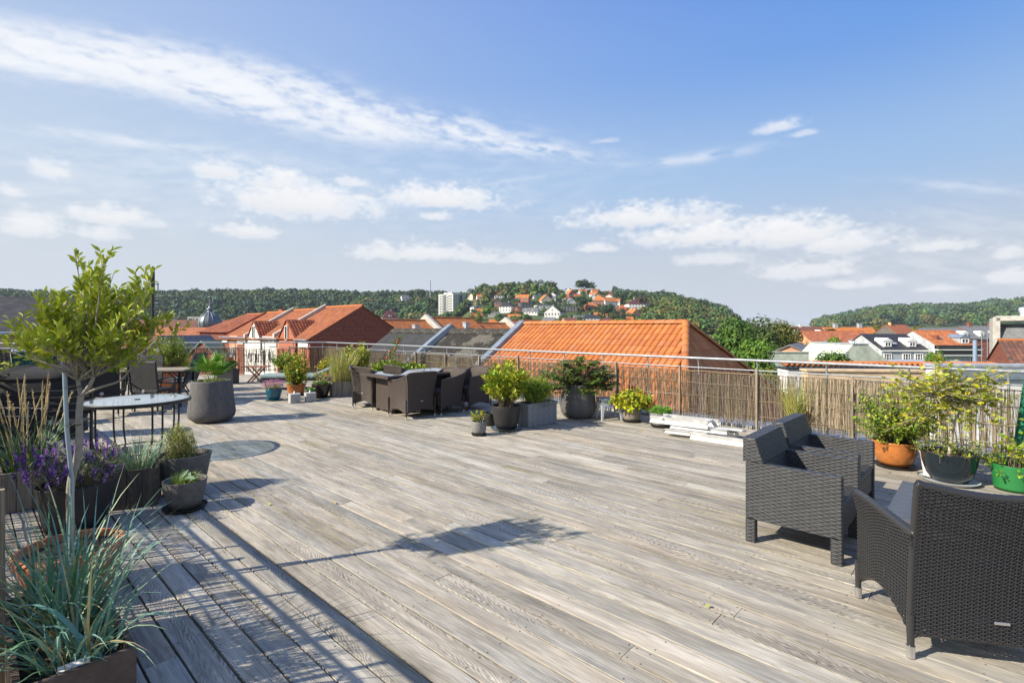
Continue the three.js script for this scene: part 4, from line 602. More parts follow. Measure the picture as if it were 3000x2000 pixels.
// ---------------------------------------------------------------- the tower block and the villas of the hill
{
  const x = -71, z = -600, y0 = 2, t = thing('tower_block', 'nine storey white and dark tower block among the trees', 'building', [x, 0, z], -0.62), top = 39.5, w = 23, dd = 20;
  const g = new Geo(); g.box(w, top - y0, dd, 0, (top + y0) / 2, 0); g.mesh('wall', wallM([0.52, 0.52, 0.50]), t); const pm = std([0.055, 0.075, 0.085], 0.5);
  const st = new Geo(); st.box(4.6, top - y0 - 1.4, 0.5, -1.0, (top + y0) / 2 - 0.3, dd / 2 + 0.2); st.mesh('dark_bay', pm, t); const s2 = new Geo(); s2.box(0.5, top - y0 - 1.4, 5, w / 2 + 0.2, (top + y0) / 2 - 0.3, -3.5); s2.mesh('dark_bay', pm, t);
  for (let f = 0; f < 10; f++) { const y = top - 2.6 - f * 2.95; for (const xx of [-8.2, -5.2, 5.4, 8.4]) { win(t, xx, y, dd / 2 + 0.05, 0, 2.6, 1.5, 2, 1); } for (const zz of [7.2, 3.6, 0.2]) win(t, w / 2 + 0.05, y, zz, Math.PI / 2, 2.6, 1.4, 2, 1); { const b = new Geo(); b.box(1.6, 1.0, 1.2, 2.4, y - 0.5, dd / 2 + 0.6); b.mesh('balcony', M.frame, t); const c = new Geo(); c.box(1.2, 1.0, 2.4, w / 2 + 0.6, y - 0.5, -6.6); c.mesh('balcony', M.frame, t); } win(t, -1, y, dd / 2 + 0.48, 0, 2.2, 1.3, 2, 1); }
  const p = new Geo(); p.box(8, 2.2, 8, 0.5, top + 1.1, 0); p.mesh('penthouse', M.wConc, t); const q = new Geo(); q.box(4.5, 1.8, 4, -5.5, top + 0.9, 3); q.mesh('roof_hut', M.frame, t);
  const mast = thing('radio_mast', 'thin grey radio mast on the wooded ridge', 'mast', [-112, 20, -700]); new Geo().tube([[0, 0, 0], [0, 45, 0]], 0.7, 6).mesh('pole', std([0.35, 0.38, 0.42], 0.6), mast);
}
const VIL = [[-44.5,-559,31.6,5.6,3.2],[-25.6,-555,35.2,5.5,4.7],[-13.9,-559,36.5,6.7,5.6],[-6.8,-559,37.1,6.3,3.6],[7.0,-521,33.8,8.1,5.2],[22.6,-477,28.1,6.1,6.8],[9.6,-453,23.5,9.6,5.8],[28.1,-435,20.6,8.6,7.1],[-11.9,-479,26.2,7.5,4.1],[-11.5,-427,17.5,5.5,4.2],[-4.0,-399,13.1,7.9,6.8],[-13.2,-379,9.1,7.0,3.2],[4.1,-385,11.1,6.0,5.5],[14.0,-381,10.9,9.2,4.1],[30.0,-371,8.8,10.5,7.1],[11.0,-421,17.9,8.4,3.3],[25.5,-405,15.1,11.5,3.4],[49.2,-431,19.4,7.0,5.5],[49.4,-461,24.6,5.9,4.6],[57.7,-499,30.7,7.1,6.4],[60.0,-473,26.5,4.7,4.7],[44.4,-399,13.6,9.6,3.4],[61.4,-399,13.5,7.4,6.2],[71.4,-421,17.3,6.6,9.0],[83.6,-443,19.9,10.1,6.3],[52.8,-343,3.7,9.2,5.6],[39.9,-341,3.5,9.7,3.6],[47.3,-357,6.1,7.6,3.0],[63.4,-345,3.7,6.9,3.2],[78.8,-379,8.1,5.4,3.2],[95.9,-439,17.2,5.9,2.5],[61.6,-441,21.0,3.8,4.4],[103.8,-425,14.4,13.6,9.1],[91.7,-387,8.6,7.8,5.7],[82.7,-359,4.5,3.8,3.6],[106.5,-399,10.1,4.3,4.3]];
{
  const A = M, K = { w: A.wWhite, c: A.wCream, b: A.brick, p: A.brickPale, g: A.wConc, y: A.wYellow, d: A.wDark, o: A.wPink }, Rf = { o: A.fOrange, r: A.fRed, k: A.fBlack, g: A.fGrey, n: A.fBrown, w: A.fWine, f: null };
  // wall, roof, style (g gable front, l long side front, h hipped, f flat), label
  const S = [['w', 'o', 'l', 'small orange roofed house on the ridge beside the tower block trees'], ['w', 'o', 'l', 'orange roofed house with a pale wall on the ridge line'], ['w', 'k', 'g', 'white gabled house with a dark roof on the ridge line'], ['o', 'o', 'l', 'low orange roof next to the white gabled ridge house'], ['c', 'n', 'f', 'tan boxy house just below the tall ridge tree'], ['w', 'k', 'h', 'tall white villa with a dark roof below the ridge'], ['p', 'o', 'l', 'long bungalow with a bright orange roof'], ['c', 'o', 'g', 'cream gabled villa with a bright orange roof'], ['w', 'f', 'f', 'white glassy house on the upper slope'], ['p', 'f', 'f', 'pinkish brick flat-roofed house with a band of windows'], ['w', 'k', 'h', 'white cube-like villa with a black hipped roof'], ['g', 'f', 'f', 'grey concrete flat-roofed house'], ['b', 'r', 'g', 'red brick house with a steep red gable'], ['w', 'g', 'l', 'white house with a long grey roof and two dormers'], ['w', 'w', 'g', 'large white villa with a wine red gabled roof'], ['d', 'k', 'f', 'dark low house on the terraced slope'], ['w', 'f', 'f', 'long white flat-roofed house on the slope'], ['w', 'g', 'g', 'white gabled house with a dark grey roof beside the hill road'], ['c', 'r', 'h', 'cream house with a brownish red hipped roof beside the hill road'], ['b', 'o', 'g', 'brick house with an orange gable at the top of the hill road'], ['y', 'r', 'l', 'yellow house under the leafy ridge'], ['d', 'f', 'f', 'dark modern house with a wide glass front'], ['b', 'o', 'h', 'orange brick house with an orange roof on the right slope'], ['b', 'o', 'h', 'tall brick house with a red and orange hipped roof'], ['w', 'o', 'l', 'white house with a long orange roof near the right slope'], ['w', 'k', 'h', 'white modern villa with a dark pyramid roof'], ['o', 'n', 'l', 'brown roofed house right above the orange pantiles'], ['g', 'g', 'l', 'grey roofed house between the brown roof and the pyramid roof'], ['o', 'n', 'l', 'brownish red roof with a brick chimney above the orange pantiles'], ['o', 'r', 'l', 'pink house with a red roof low on the right slope'], ['c', 'o', 'l', 'pale bungalow beside the upper bend of the lane'], ['w', 'g', 'g', 'white house half hidden behind a tree'], ['w', 'w', 'h', 'wide white manor with a wine red hipped roof and two white chimneys'], ['o', 'o', 'g', 'orange roofed brick house below the white manor'], ['o', 'o', 'l', 'small orange roof under the manor garden'], ['o', 'r', 'l', 'small reddish house beside the manor trees']];
  VIL.forEach(([x, z, y, w, h], i) => {
    const [wm, rm, st, label] = S[i], r = rng(i * 17 + 3), turn = mix(-0.35, 0.45, r()) + Math.atan2(-x, -z) * -0.3; w *= 1.25; h *= 1.15;
    const o = { name: 'villa', label, cat: 'house', x, z: z, y0: y - 3, wall: K[wm], roof: Rf[rm] || A.fGrey, group: 'villas on the hillside' };
    if (st === 'f') Object.assign(o, { rot: turn, w, d: w * 0.7, ye: y + h * 0.92, yr: y + h, hip: [w * 0.3, w * 0.3], ov: 0.3 });
    else if (st === 'l') Object.assign(o, { rot: turn, w, d: w * 0.72, ye: y + h * 0.5, yr: y + h, ov: 0.3 });
    else if (st === 'h') Object.assign(o, { rot: turn, w, d: w * 0.9, ye: y + h * 0.6, yr: y + h, hip: [w * 0.36, w * 0.36], ov: 0.35 });
    else Object.assign(o, { rot: turn + Math.PI / 2, w: w * 0.95, d: w * 0.86, ye: y + h * 0.42, yr: y + h, ov: 0.3 });
    const wins = [], side = st === 'g' ? 'l' : 'f', ww = st === 'g' ? w * 0.86 : w, ye = o.ye - y, rows = Math.max(1, Math.round(ye / 2.3)), cols = Math.max(2, Math.round(ww / 2.4));
    for (let j = 0; j < rows; j++) for (let k = 0; k < cols; k++) wins.push([side, -ww / 2 + (k + 0.5) * ww / cols, y + ye * (j + 0.55) / rows, ww / cols * 0.5, ye / rows * 0.5, 2, 1]);
    if (st === 'g') { wins.push([side, 0, o.ye + (o.yr - o.ye) * 0.28, 1.1, 1.0, 2, 1]); for (let k = 0; k < 3; k++) wins.push(['f', -w * 0.3 + k * w * 0.3, y + ye * 0.5, 0.9, 0.9, 2, 1]); } else wins.push(['r', 0, y + ye * 0.6, 1, 0.9, 2, 1]);
    o.wins = wins; if (st !== 'f') o.chim = i === 32 ? [[-2.4, 0.7, A.frame, 0.8], [2.4, 0.7, A.frame, 0.8]] : [[mix(-0.2, 0.2, r()) * w, 0.5, pick([A.brick, A.wWhite]), 0.5]];
    if (i === 13 || i === 6) o.dorm = [{ x: -w * 0.22, w: 1.3, h: 0.9, y: o.ye + 0.35, roof: A.fGrey }, { x: w * 0.22, w: 1.3, h: 0.9, y: o.ye + 0.35, roof: A.fGrey }];
    house(o);
  });
  { // smaller houses half hidden in the gardens
    const r = rng(909), kinds = [['w', 'o', 'small white house with an orange roof half hidden in the hillside gardens'], ['w', 'g', 'small white house with a grey roof half hidden in the hillside gardens'], ['b', 'r', 'small brick house with a red roof half hidden in the hillside gardens'], ['c', 'n', 'small cream house with a brown roof half hidden in the hillside gardens']];
    const used = VIL.map((v) => [v[0], v[1]]); let n = 0, tr = 0;
    while (n < 46 && tr++ < 4000) { const b = mix(-0.075, 0.25, r()), d = mix(300, 556, r()), x = b * d; if (Math.abs(b - 0.096) < 0.012 || used.some(([a, c]) => Math.abs(a - x) < 11 && Math.abs(c + d) < 22)) continue; used.push([x, -d]); const k = kinds[Math.floor(r() * 4)], y = land(x, -d), w = mix(6.5, 10, r()), h = mix(3.6, 5.4, r()), wins = []; for (let i = 0; i < 3; i++) wins.push(['f', -w * 0.3 + i * w * 0.3, y + h * 0.32, 1.2, 1.1, 2, 1]); house({ name: 'villa', label: k[2], cat: 'house', x, z: -d, y0: y - 3, wall: K[k[0]], roof: Rf[k[1]], group: 'small houses in the hillside gardens', rot: mix(-0.6, 0.6, r()) + (r() < 0.35 ? 1.4 : 0), w, d: w * 0.75, ye: y + h * 0.55, yr: y + h, ov: 0.3, wins, chim: [[mix(-0.3, 0.3, r()) * w, 0.5, M.brick, 0.5]] }); n++; }
  }
  // the villa at the foot of the wood, left of the tower block
  house({ name: 'villa', label: 'white villa with a dark red mansard roof at the foot of the wood', cat: 'house', x: -61, z: -255, rot: 0.35, w: 7.4, d: 6.5, y0: -9, ye: 6.2, yr: 9.8, hip: [2.6, 2.6], wall: M.wWhite, roof: M.fWine, chim: [[0.5, 0.4, M.wWhite, 0.5]], dorm: [{ x: 0, w: 1.6, h: 1.1, y: 6.5, roof: M.fWine }], wins: [['f', -2, 4.8, 1.1, 1.2], ['f', 0, 4.8, 1.1, 1.2], ['f', 2, 4.8, 1.1, 1.2], ['r', 0, 4.8, 1.1, 1.2]] });
  house({ name: 'villa', label: 'white gabled house under two round trees on the left ridge', cat: 'house', x: -134, z: -640, rot: 0.5, w: 10, d: 8, y0: 25, ye: 36.5, yr: 41, wall: M.wWhite, roof: M.fGrey, wins: [['r', 0, 36, 1.2, 1.2], ['f', -2, 34.5, 1.6, 1.4], ['f', 2, 34.5, 1.6, 1.4]] });
  const rd = new Geo(); const pts = []; for (let d = 385; d <= 560; d += 5) pts.push(d); for (let i = 0; i < pts.length - 1; i++) { const f = (d, s) => { const x = (0.096 + (d - 385) * -0.00001) * d + s * 2.6; return V3(x, land(x, -d) + 0.25, -d); }; rd.quad(f(pts[i], -1), f(pts[i], 1), f(pts[i + 1], 1), f(pts[i + 1], -1)); } structure(rd.mesh('hill_road', std([0.17, 0.165, 0.16], 0.9)));
}

// ---------------------------------------------------------------- trees one can tell apart on the hill
{
  const G_ = 'trees among the hillside villas';
  for (const [x, z, s, k, label, o] of [[17.8, -548, 5.2, 'dark', 'tall dark tree standing above the ridge houses', { h: 6, sy: 1.2 }], [31, -535, 3.4, 'dark', 'round dark tree on the ridge behind the white villa'], [41.5, -498, 5.6, 'conifer', 'dark pointed conifer beside the hill road', { h: 3 }], [74, -548, 6.5, 'dark', 'broad dark tree spreading over the ridge', { sx: 1.3 }], [84, -552, 5.6, 'mid', 'wide dome of a tree at the crest right of the road', { sx: 1.3 }], [110, -545, 4.4, 'blue', 'loose bluish pine on the ridge', { h: 6 }], [44.5, -450, 3.6, 'bright', 'bright green tree beside the cream villa'], [52.5, -392, 5.2, 'dark', 'large dark tree in front of the dark modern house', { sy: 1.15 }], [66, -352, 5.4, 'dark', 'big dark round tree right of the pyramid roof'], [27, -302, 4.0, 'bright', 'bright green bush-like tree below the wine red gable', { h: 2.4 }], [8.5, -330, 4.6, 'mid', 'mid green garden tree below the grey dormer roof', { h: 2.6 }], [-8, -335, 4.4, 'mid', 'leafy tree below the grey concrete house', { h: 2.6 }], [-19.8, -300, 4.0, 'yellow', 'yellowing poplar at the foot of the hill', { h: 6, sy: 1.9, sx: 0.7 }], [-24, -296, 4.2, 'olive', 'olive poplar beside the yellowing one', { h: 5, sy: 1.8, sx: 0.75 }], [-17, -340, 4.2, 'bright', 'fresh green tree behind the poplars', { h: 7 }], [-52, -265, 4.6, 'bright', 'rounded bright green tree in front of the wood', { h: 5 }], [-44, -300, 4.4, 'brown', 'copper-leaved tree in the wood', { h: 8 }], [69, -330, 3.6, 'bright', 'bright green shrub tree above the orange ridge', { h: 2.2 }], [105, -412, 5, 'brown', 'dark copper tree beside the white manor', { h: 7, sy: 1.2 }], [92, -345, 4, 'olive', 'pale olive tree in front of the manor wood', { h: 2.5 }], [-130, -650, 6.5, 'dark', 'round dark tree on the left ridge above the white house', { y: 30, h: 9 }], [-116, -655, 7, 'dark', 'largest round tree on the left ridge', { y: 30, h: 10 }]]) farTree(label, G_, x, z, s, k, Math.abs(Math.round(x)), o || {});
}
// ---------------------------------------------------------------- leafy trees right of the orange roof
{
  const big = (label, x, z, top, rx, ry, pal0, seed, n = 3600, leaf = 0.085) => { const pal = pal0.map((c) => [c[0] * 1.08, c[1] * 1.02, c[2] * 1.1]);
    const t = thing('leafy_tree', label, 'tree', [x, -9, z]), cy = top - ry + 9; new Geo().tube([[0, 0, 0], [0.1, cy * 0.5, 0], [0, cy, 0.1]], 0.28, 8, 0, 0.12).mesh('trunk', M.bark, t);
    const b = new Geo(), r = rng(seed); for (let i = 0; i < 9; i++) { const a = i / 9 * TAU + r(), q = mix(0.4, 0.8, r()); b.tube([[0, cy - ry * 0.8, 0], [Math.cos(a) * rx * q * 0.5, cy - ry * 0.2, Math.sin(a) * rx * q * 0.5], [Math.cos(a) * rx * q, cy + ry * mix(-0.2, 0.6, r()), Math.sin(a) * rx * q]], 0.09, 5, 6, 0.02); } b.mesh('limbs', M.bark, t);
    const c = part('crown', crownGeo(seed, Math.round(n * 1.5), pal, { lobes: 30, leaf: leaf * 1.1 }), M.leafNear, t); c.position.y = cy; c.scale.set(rx, ry, rx);
  };
  big('large green tree right of the orange hipped roof', 20.6, -47, 3.35, 2.3, 3.4, GREENS.bright.concat(GREENS.mid), 301, 4200);
  big('olive tree with a loose top behind the big green tree', 29.6, -62, 3.1, 3.5, 3.8, GREENS.olive.concat(GREENS.mid), 302, 3600);
  big('yellowish olive tree with a ragged crown', 34.4, -66, 3.0, 3.0, 3.4, GREENS.olive.concat([GREENS.yellow[1]]), 303, 3200);
  big('fresh green tree in front of the olive trees', 18.9, -40, 1.1, 1.9, 2.6, GREENS.bright, 304, 3600);
  big('bright green rounded tree before the sage wall', 28.8, -58, 0.5, 2.2, 2.6, GREENS.bright, 305, 2600);
  big('grey-green hedge tree above the brown gabled house', 39.5, -72, 0.3, 3.6, 2.6, GREENS.olive.concat(GREENS.mid), 306, 2600);
  big('yellow-green pointed tree beside the orange roofed house', 31.0, -49, 0.85, 0.95, 1.5, GREENS.yellow.concat(GREENS.bright), 307, 2000, 0.12);
  big('dense green bush growing over the sage wall', 21.6, -34.5, 0.15, 1.35, 1.4, GREENS.bright.concat(GREENS.mid), 308, 2600, 0.1);
  big('dark cypress-like shrub in front of the sage wall', 19.0, -36, -0.9, 0.7, 1.3, GREENS.mid, 309, 1600, 0.12);
  big('leafy green bush below the orange hip', 16.2, -33, -0.75, 1.5, 1.3, GREENS.bright.concat(GREENS.yellow), 310, 2200, 0.1);
  big('small round tree against the grey-blue house', 45.6, -55, -0.75, 1.05, 1.35, GREENS.bright, 311, 1800, 0.12);
  big('broad olive tree behind the orange roofed house', 114, -160, 3.3, 3.6, 3.0, GREENS.olive.concat(GREENS.yellow), 312, 1200, 0.14);
  big('pale yellow-green tree behind the black roofed house', 131, -165, 2.3, 3, 2.6, GREENS.yellow.concat(GREENS.olive), 313, 1000, 0.14);
  big('leafy green tree behind the brick terrace roof', -26, -68, 4.6, 3.4, 3.0, GREENS.bright.concat(GREENS.olive), 314, 2600, 0.1);
  big('dark green shrub on the far orange roof terrace', 82, -132, 1.3, 1.9, 1.4, GREENS.dark, 315, 900, 0.15);
}
// ---------------------------------------------------------------- houses to the right
{
  house({ name: 'town_house', label: 'grey-blue house with a black roof and two white pointed dormers', x: 60.75, z: -82.5, rot: 0, w: 8.6, d: 9, y0: -9, ye: -1.8, yr: 0.42, wall: M.wGrey, roof: M.fBlack, ov: 0.2, wins: [['f', -3.4, -3.05, 1.2, 1.15, 3, 2], ['f', -0.5, -3.05, 1.25, 1.15, 3, 2], ['f', 1.35, -3.05, 1.25, 1.15, 3, 2], ['f', 3.4, -3.05, 1.2, 1.15, 3, 2]], dorm: [{ x: -3.0, w: 1.35, h: 0.95, y: -1.55 }, { x: 0.75, w: 1.35, h: 0.95, y: -1.55 }] });
  { const t = scene.children[scene.children.length - 1], g = new Geo(); g.box(8.6, 0.22, 0.25, 0, -2.05, 4.6); g.mesh('cornice', M.frame, t); for (const x of [-1.2, 2.45]) { const s = new Geo(); s.box(0.55, 0.06, 0.5, x, -0.95, 3.0, 0, 0.45); s.mesh('skylight', M.zincPale, t); } const p = new Geo(); p.box(0.35, 2.4, 9, 4.3, -0.9, 0); p.mesh('firewall', M.brickDark, t); }
  const r2 = house({ name: 'town_house', label: 'pale house with an orange roof and a zinc box dormer', x: 66.7, z: -81, rot: 0, w: 6.4, d: 9, y0: -9, ye: -1.2, yr: 0.9, wall: M.wGrey, pan: CLAYDULL.concat(CLAY), tw: 0.3, tl: 0.4, ov: 0.1, dorm: [{ x: 1.5, w: 1.5, h: 0.95, y: -1.0, roof: M.zinc, wall: M.zincPale }], wins: [['f', -2.4, -3.4, 1.2, 1.2, 3, 2], ['f', 2.4, -3.4, 1.2, 1.2, 3, 2]] });
  { const g = new Geo(); g.box(6.4, 0.55, 0.7, 0, -1.45, 4.6); g.box(6.4, 0.62, 0.6, 0, -2.25, 4.65); g.mesh('black_fascia', M.fBlack, r2); const w = new Geo(); w.box(6.5, 0.14, 0.8, 0, -1.83, 4.7); w.box(6.5, 0.14, 0.7, 0, -2.66, 4.7); w.mesh('white_band', M.frame, r2); const s = new Geo(); s.box(0.5, 0.05, 0.5, -0.9, -0.15, 2.6, 0, 0.4); s.mesh('skylight', M.zinc, r2); }
  house({ name: 'town_house', label: 'orange walled house with a wide orange pantiled roof', x: 55.4, z: -88.5, rot: 0, w: 11.0, d: 9, y0: -9, ye: -1.45, yr: 0.72, wall: M.wOrange, pan: CLAYDULL, tw: 0.3, tl: 0.4, ov: 0.2, dorm: [{ x: -2.9, w: 1.3, h: 0.8, y: -1.6, roof: M.zinc, flat: true }, { x: 1.25, w: 1.3, h: 0.7, y: -1.35, roof: M.zinc, flat: true }], wins: [['f', -0.7, -2.3, 1.1, 0.9, 3, 1], ['f', 3.6, -2.3, 1.1, 0.9, 3, 1]] });
  const sg = thing('sage_gable_building', 'pale sage green stucco gable with a flat clipped top', 'building', [30.8, 0, -45], 0.05); { const s = new THREE.Shape(); s.moveTo(-2.5, -9); s.lineTo(2.6, -9); s.lineTo(2.6, -1.5); s.lineTo(1.5, -0.75); s.lineTo(0.55, 0.05); s.lineTo(-0.75, 0.05); s.lineTo(-1.6, -0.85); s.lineTo(-2.5, -1.3); const g = new THREE.ExtrudeGeometry(s, { depth: 6, bevelEnabled: false }); g.translate(0, 0, -6); part('wall', g, M.wSage, sg); const c = new Geo(); c.box(1.5, 0.06, 6.1, -0.1, 0.085, -3); c.mesh('coping', M.zincPale, sg); }
  const bx = (name, label, cat, x, z, w, h0, h1, d, m, rot = 0, cap) => { const t = thing(name, label, cat, [x, 0, z], rot), g = new Geo(); g.box(w, h1 - h0, d, 0, (h0 + h1) / 2, -d / 2); g.mesh('wall', m, t); const c = new Geo(); c.box(w + 0.12, 0.07, d + 0.12, 0, h1 + 0.04, -d / 2); c.mesh('coping', cap || M.zincPale, t); return t; };
  bx('sage_wall', 'sage green rendered wall in front of the brown gabled house', 'wall', 22.3, -42, 4.2, -9, -0.52, 0.4, M.wSage, 0, M.wSage);
  bx('sage_annex', 'low sage green flat-roofed annexe below the grey-blue house', 'building', 48.5, -58, 8.5, -9, -2.5, 5, M.wSage);
  house({ name: 'gabled_house', label: 'pinkish brown gabled house with a grey corrugated roof', x: 31.8, z: -57.5, rot: 0.95, w: 7.5, d: 4.0, y0: -9, ye: -1.25, yr: -0.32, wall: M.wPink, roof: M.fGrey, ov: 0.35, wins: [] });
  const be = bx('beige_building', 'beige rendered building just beyond the reed fence', 'building', 13.5, -19.5, 4.2, -9, -0.12, 0.5, M.wBeige, -0.1, M.wBeige);
  const lb = bx('low_building', 'low white building with a red tile coping behind the beige one', 'building', 19.5, -26, 10.5, -9, -0.62, 1.2, M.wWhite, -0.08, M.fBlack); { const r = rng(5); for (let k = 0; k < 40; k++) { const o = new Geo(); o.tube([[-5.2 + k * 0.262, -0.36, -0.1], [-5.2 + k * 0.262, -0.30, -0.7]], 0.13, 7); o.mesh('coping_tile', tileMats[Math.floor(r() * 5)], lb); } }
  const wb = bx('white_building', 'white rendered building close behind the right end of the fence', 'building', 18.4, -16.3, 9.0, -9, 0.30, 0.5, M.wWhite, -0.1); { const g = new Geo(); g.box(9.5, 0.28, 0.1, 0.4, 0.05, 0.06); g.mesh('dark_strip', M.zinc, wb); }
  // right edge: concrete-framed gable with brick infill
  const ce = thing('concrete_brick_building', 'building with a concrete frame, dark roof strip and worn pale brick', 'building', [51.0, 0, -50], -0.72); { const g = new Geo(); g.box(0.55, 12, 8, -2.6, -3.5, -4); g.box(9, 0.5, 8, 1.9, 2.45, -4); g.mesh('frame', M.wConc, ce); const b = new Geo(); b.box(8.6, 10.6, 7, 2.1, -5.2, -3.9); b.mesh('brick_infill', M.brickPale, ce); const rf = new Geo(); rf.quad(V3(-2.3, 0.45, -0.25), V3(6.4, 0.45, -0.25), V3(6.4, 1.9, -1.2), V3(-2.3, 1.9, -1.2)); rf.mesh('roof_strip', M.fGrey, ce); const st = new Geo(); st.box(8.7, 0.12, 0.2, 2.1, 0.36, -0.2); st.box(8.7, 0.1, 0.2, 2.1, -1.3, -0.35); st.mesh('ledge', M.frame, ce); const v = new Geo(); v.lathe([[0, 0.9], [0.55, 0.85], [0.62, 0.6], [0.5, 0.3], [0.5, 0]], 16, mat4(-0.3, 2.72, -2)); v.mesh('roof_vent', M.zincPale, ce); }
  house({ name: 'old_tiled_house', label: 'steep roof of dark weathered tiles at the right edge', x: 38.4, z: -33.2, rot: -0.5, w: 10, d: 4.6, y0: -9, ye: -0.8, yr: 0.6, wall: M.brickDark, pan: CLAYBROWN.concat([[0.06, 0.045, 0.038], [0.05, 0.04, 0.035], [0.22, 0.10, 0.065]]), tw: 0.24, tl: 0.34, ov: 0.2 });
  const sc = thing('flue_pipe', 'blue-grey flue pipe beside a ladder frame', 'pipe', [56.2, -9, -62]); new Geo().cyl(0.22, 0.22, 9.0, 0, 0, 0, 12).mesh('pipe', std([0.22, 0.30, 0.42], 0.5), sc); { for (const x of [0.8, 1.5]) new Geo().tube([[x, 3, 0], [x, 10.2, 0]], 0.05, 6).mesh('ladder_rail', M.galv, sc); for (let y = 4; y < 10; y += 0.5) new Geo().tube([[0.8, y, 0], [1.5, y, 0]], 0.035, 5).mesh('rung', M.galv, sc); }
  house({ name: 'far_row_house', label: 'brown roofed terrace with white round dormers before the far hill', x: 80.5, z: -141, rot: 0, w: 10, d: 9, y0: -9, ye: -1.2, yr: 1.65, wall: M.wCream, roof: M.fBrown, dorm: [{ x: -3.6, w: 1.5, h: 1.1, y: -0.9 }, { x: 2.2, w: 1.5, h: 1.1, y: -0.9 }], chim: [[-1, 0.5, M.wWhite]] });
  house({ name: 'far_row_house', label: 'bright orange roofed terrace with two metal chimneys', x: 91.8, z: -140, rot: 0, w: 13.2, d: 9, y0: -9, ye: -1.3, yr: 1.45, wall: M.wCream, roof: M.fOrange, chim: [[-3.2, 1.0, M.zincPale, 0.9], [3.4, 1.0, M.zincPale, 0.9]], wins: [['f', -5, -2, 2, 1, 3, 1]] });
  house({ name: 'gabled_house', label: 'orange gabled house with a sooty grey side wall', x: 97.5, z: -130, rot: 0.4, w: 8, d: 7, y0: -9, ye: -0.6, yr: 2.1, wall: M.wDark, gable: wallM([0.13, 0.12, 0.11]), roof: M.fDull, chim: [[-2, 0.5, M.wYellow]] });
  house({ name: 'grey_roof_house', label: 'grey slate roofs with three small white dormers', x: 101, z: -121, rot: 0, w: 9.5, d: 9, y0: -9, ye: -1, yr: 1.25, wall: M.brick, roof: M.fGrey, dorm: [{ x: -3, w: 1.2, h: 0.9, y: -0.7 }, { x: 0, w: 1.4, h: 0.8, y: -0.8, wall: M.brick, roof: M.fGrey }, { x: 3, w: 1.2, h: 0.9, y: -0.7 }] });
  house({ name: 'grey_roof_house', label: 'higher grey slate roof with a brick chimney and skylights', x: 111.2, z: -121, rot: 0, w: 10.5, d: 9, y0: -9, ye: -1, yr: 1.75, wall: M.brick, roof: M.fGrey, dorm: [{ x: -3.6, w: 1.2, h: 0.9, y: -0.7 }, { x: 0.4, w: 1.9, h: 0.9, y: -0.3, flat: true }], chim: [[-2.9, 0.8], [2, 0.7]] });
}
scene.fog = new THREE.FogExp2(new THREE.Color().setRGB(0.62, 0.72, 0.86), 0.00012);

// ---------------------------------------------------------------- wicker
const WEAVE = tex(256, 256, (x, y) => { // height of a basket weave, 8 stakes by 16 rows
  const X = x * 8, Y = y * 16, row = Math.floor(Y), fy = Y - row - 0.5, ph = X * Math.PI + row * Math.PI, over = Math.cos(ph), b = Math.sqrt(Math.max(0, 1 - (fy * 2.1) ** 2)); const v = cl(0.15 + (over * 0.5 + 0.5) * 0.75 * b); return [v, v, v];
}, false);
const WEAVEC = tex(256, 256, (x, y) => { const X = x * 8, Y = y * 16, row = Math.floor(Y), fy = Y - row - 0.5, over = Math.cos(X * Math.PI + row * Math.PI), b = Math.abs(fy) > 0.44 ? 0.55 : 1, k = NT[(Math.floor(X) * 7 + row * 31) & 65535]; const v = (0.80 + k * 0.16) * b; return [v, v, v]; });
const weave = (c, rough, sx, sy, bs) => { const m = std(c, rough); m.map = WEAVEC.clone(); m.map.repeat.set(1 / sx, 1 / sy); m.map.needsUpdate = true; m.bumpMap = WEAVE.clone(); m.bumpMap.repeat.set(1 / sx, 1 / sy); m.bumpMap.needsUpdate = true; m.bumpScale = bs; return m; };
M.wickerBrown = weave([0.085, 0.062, 0.052], 0.40, 0.20, 0.22, 0.009); M.wickerBlack = weave([0.020, 0.020, 0.022], 0.40, 0.20, 0.20, 0.007); M.resin = weave([0.052, 0.054, 0.060], 0.5, 0.30, 0.21, 0.006); M.strand = std([0.029, 0.029, 0.031], 0.32); M.cap = std([0.70, 0.71, 0.72], 0.35, { metal: 0.6 }); M.resinPlain = std([0.045, 0.047, 0.053], 0.5);
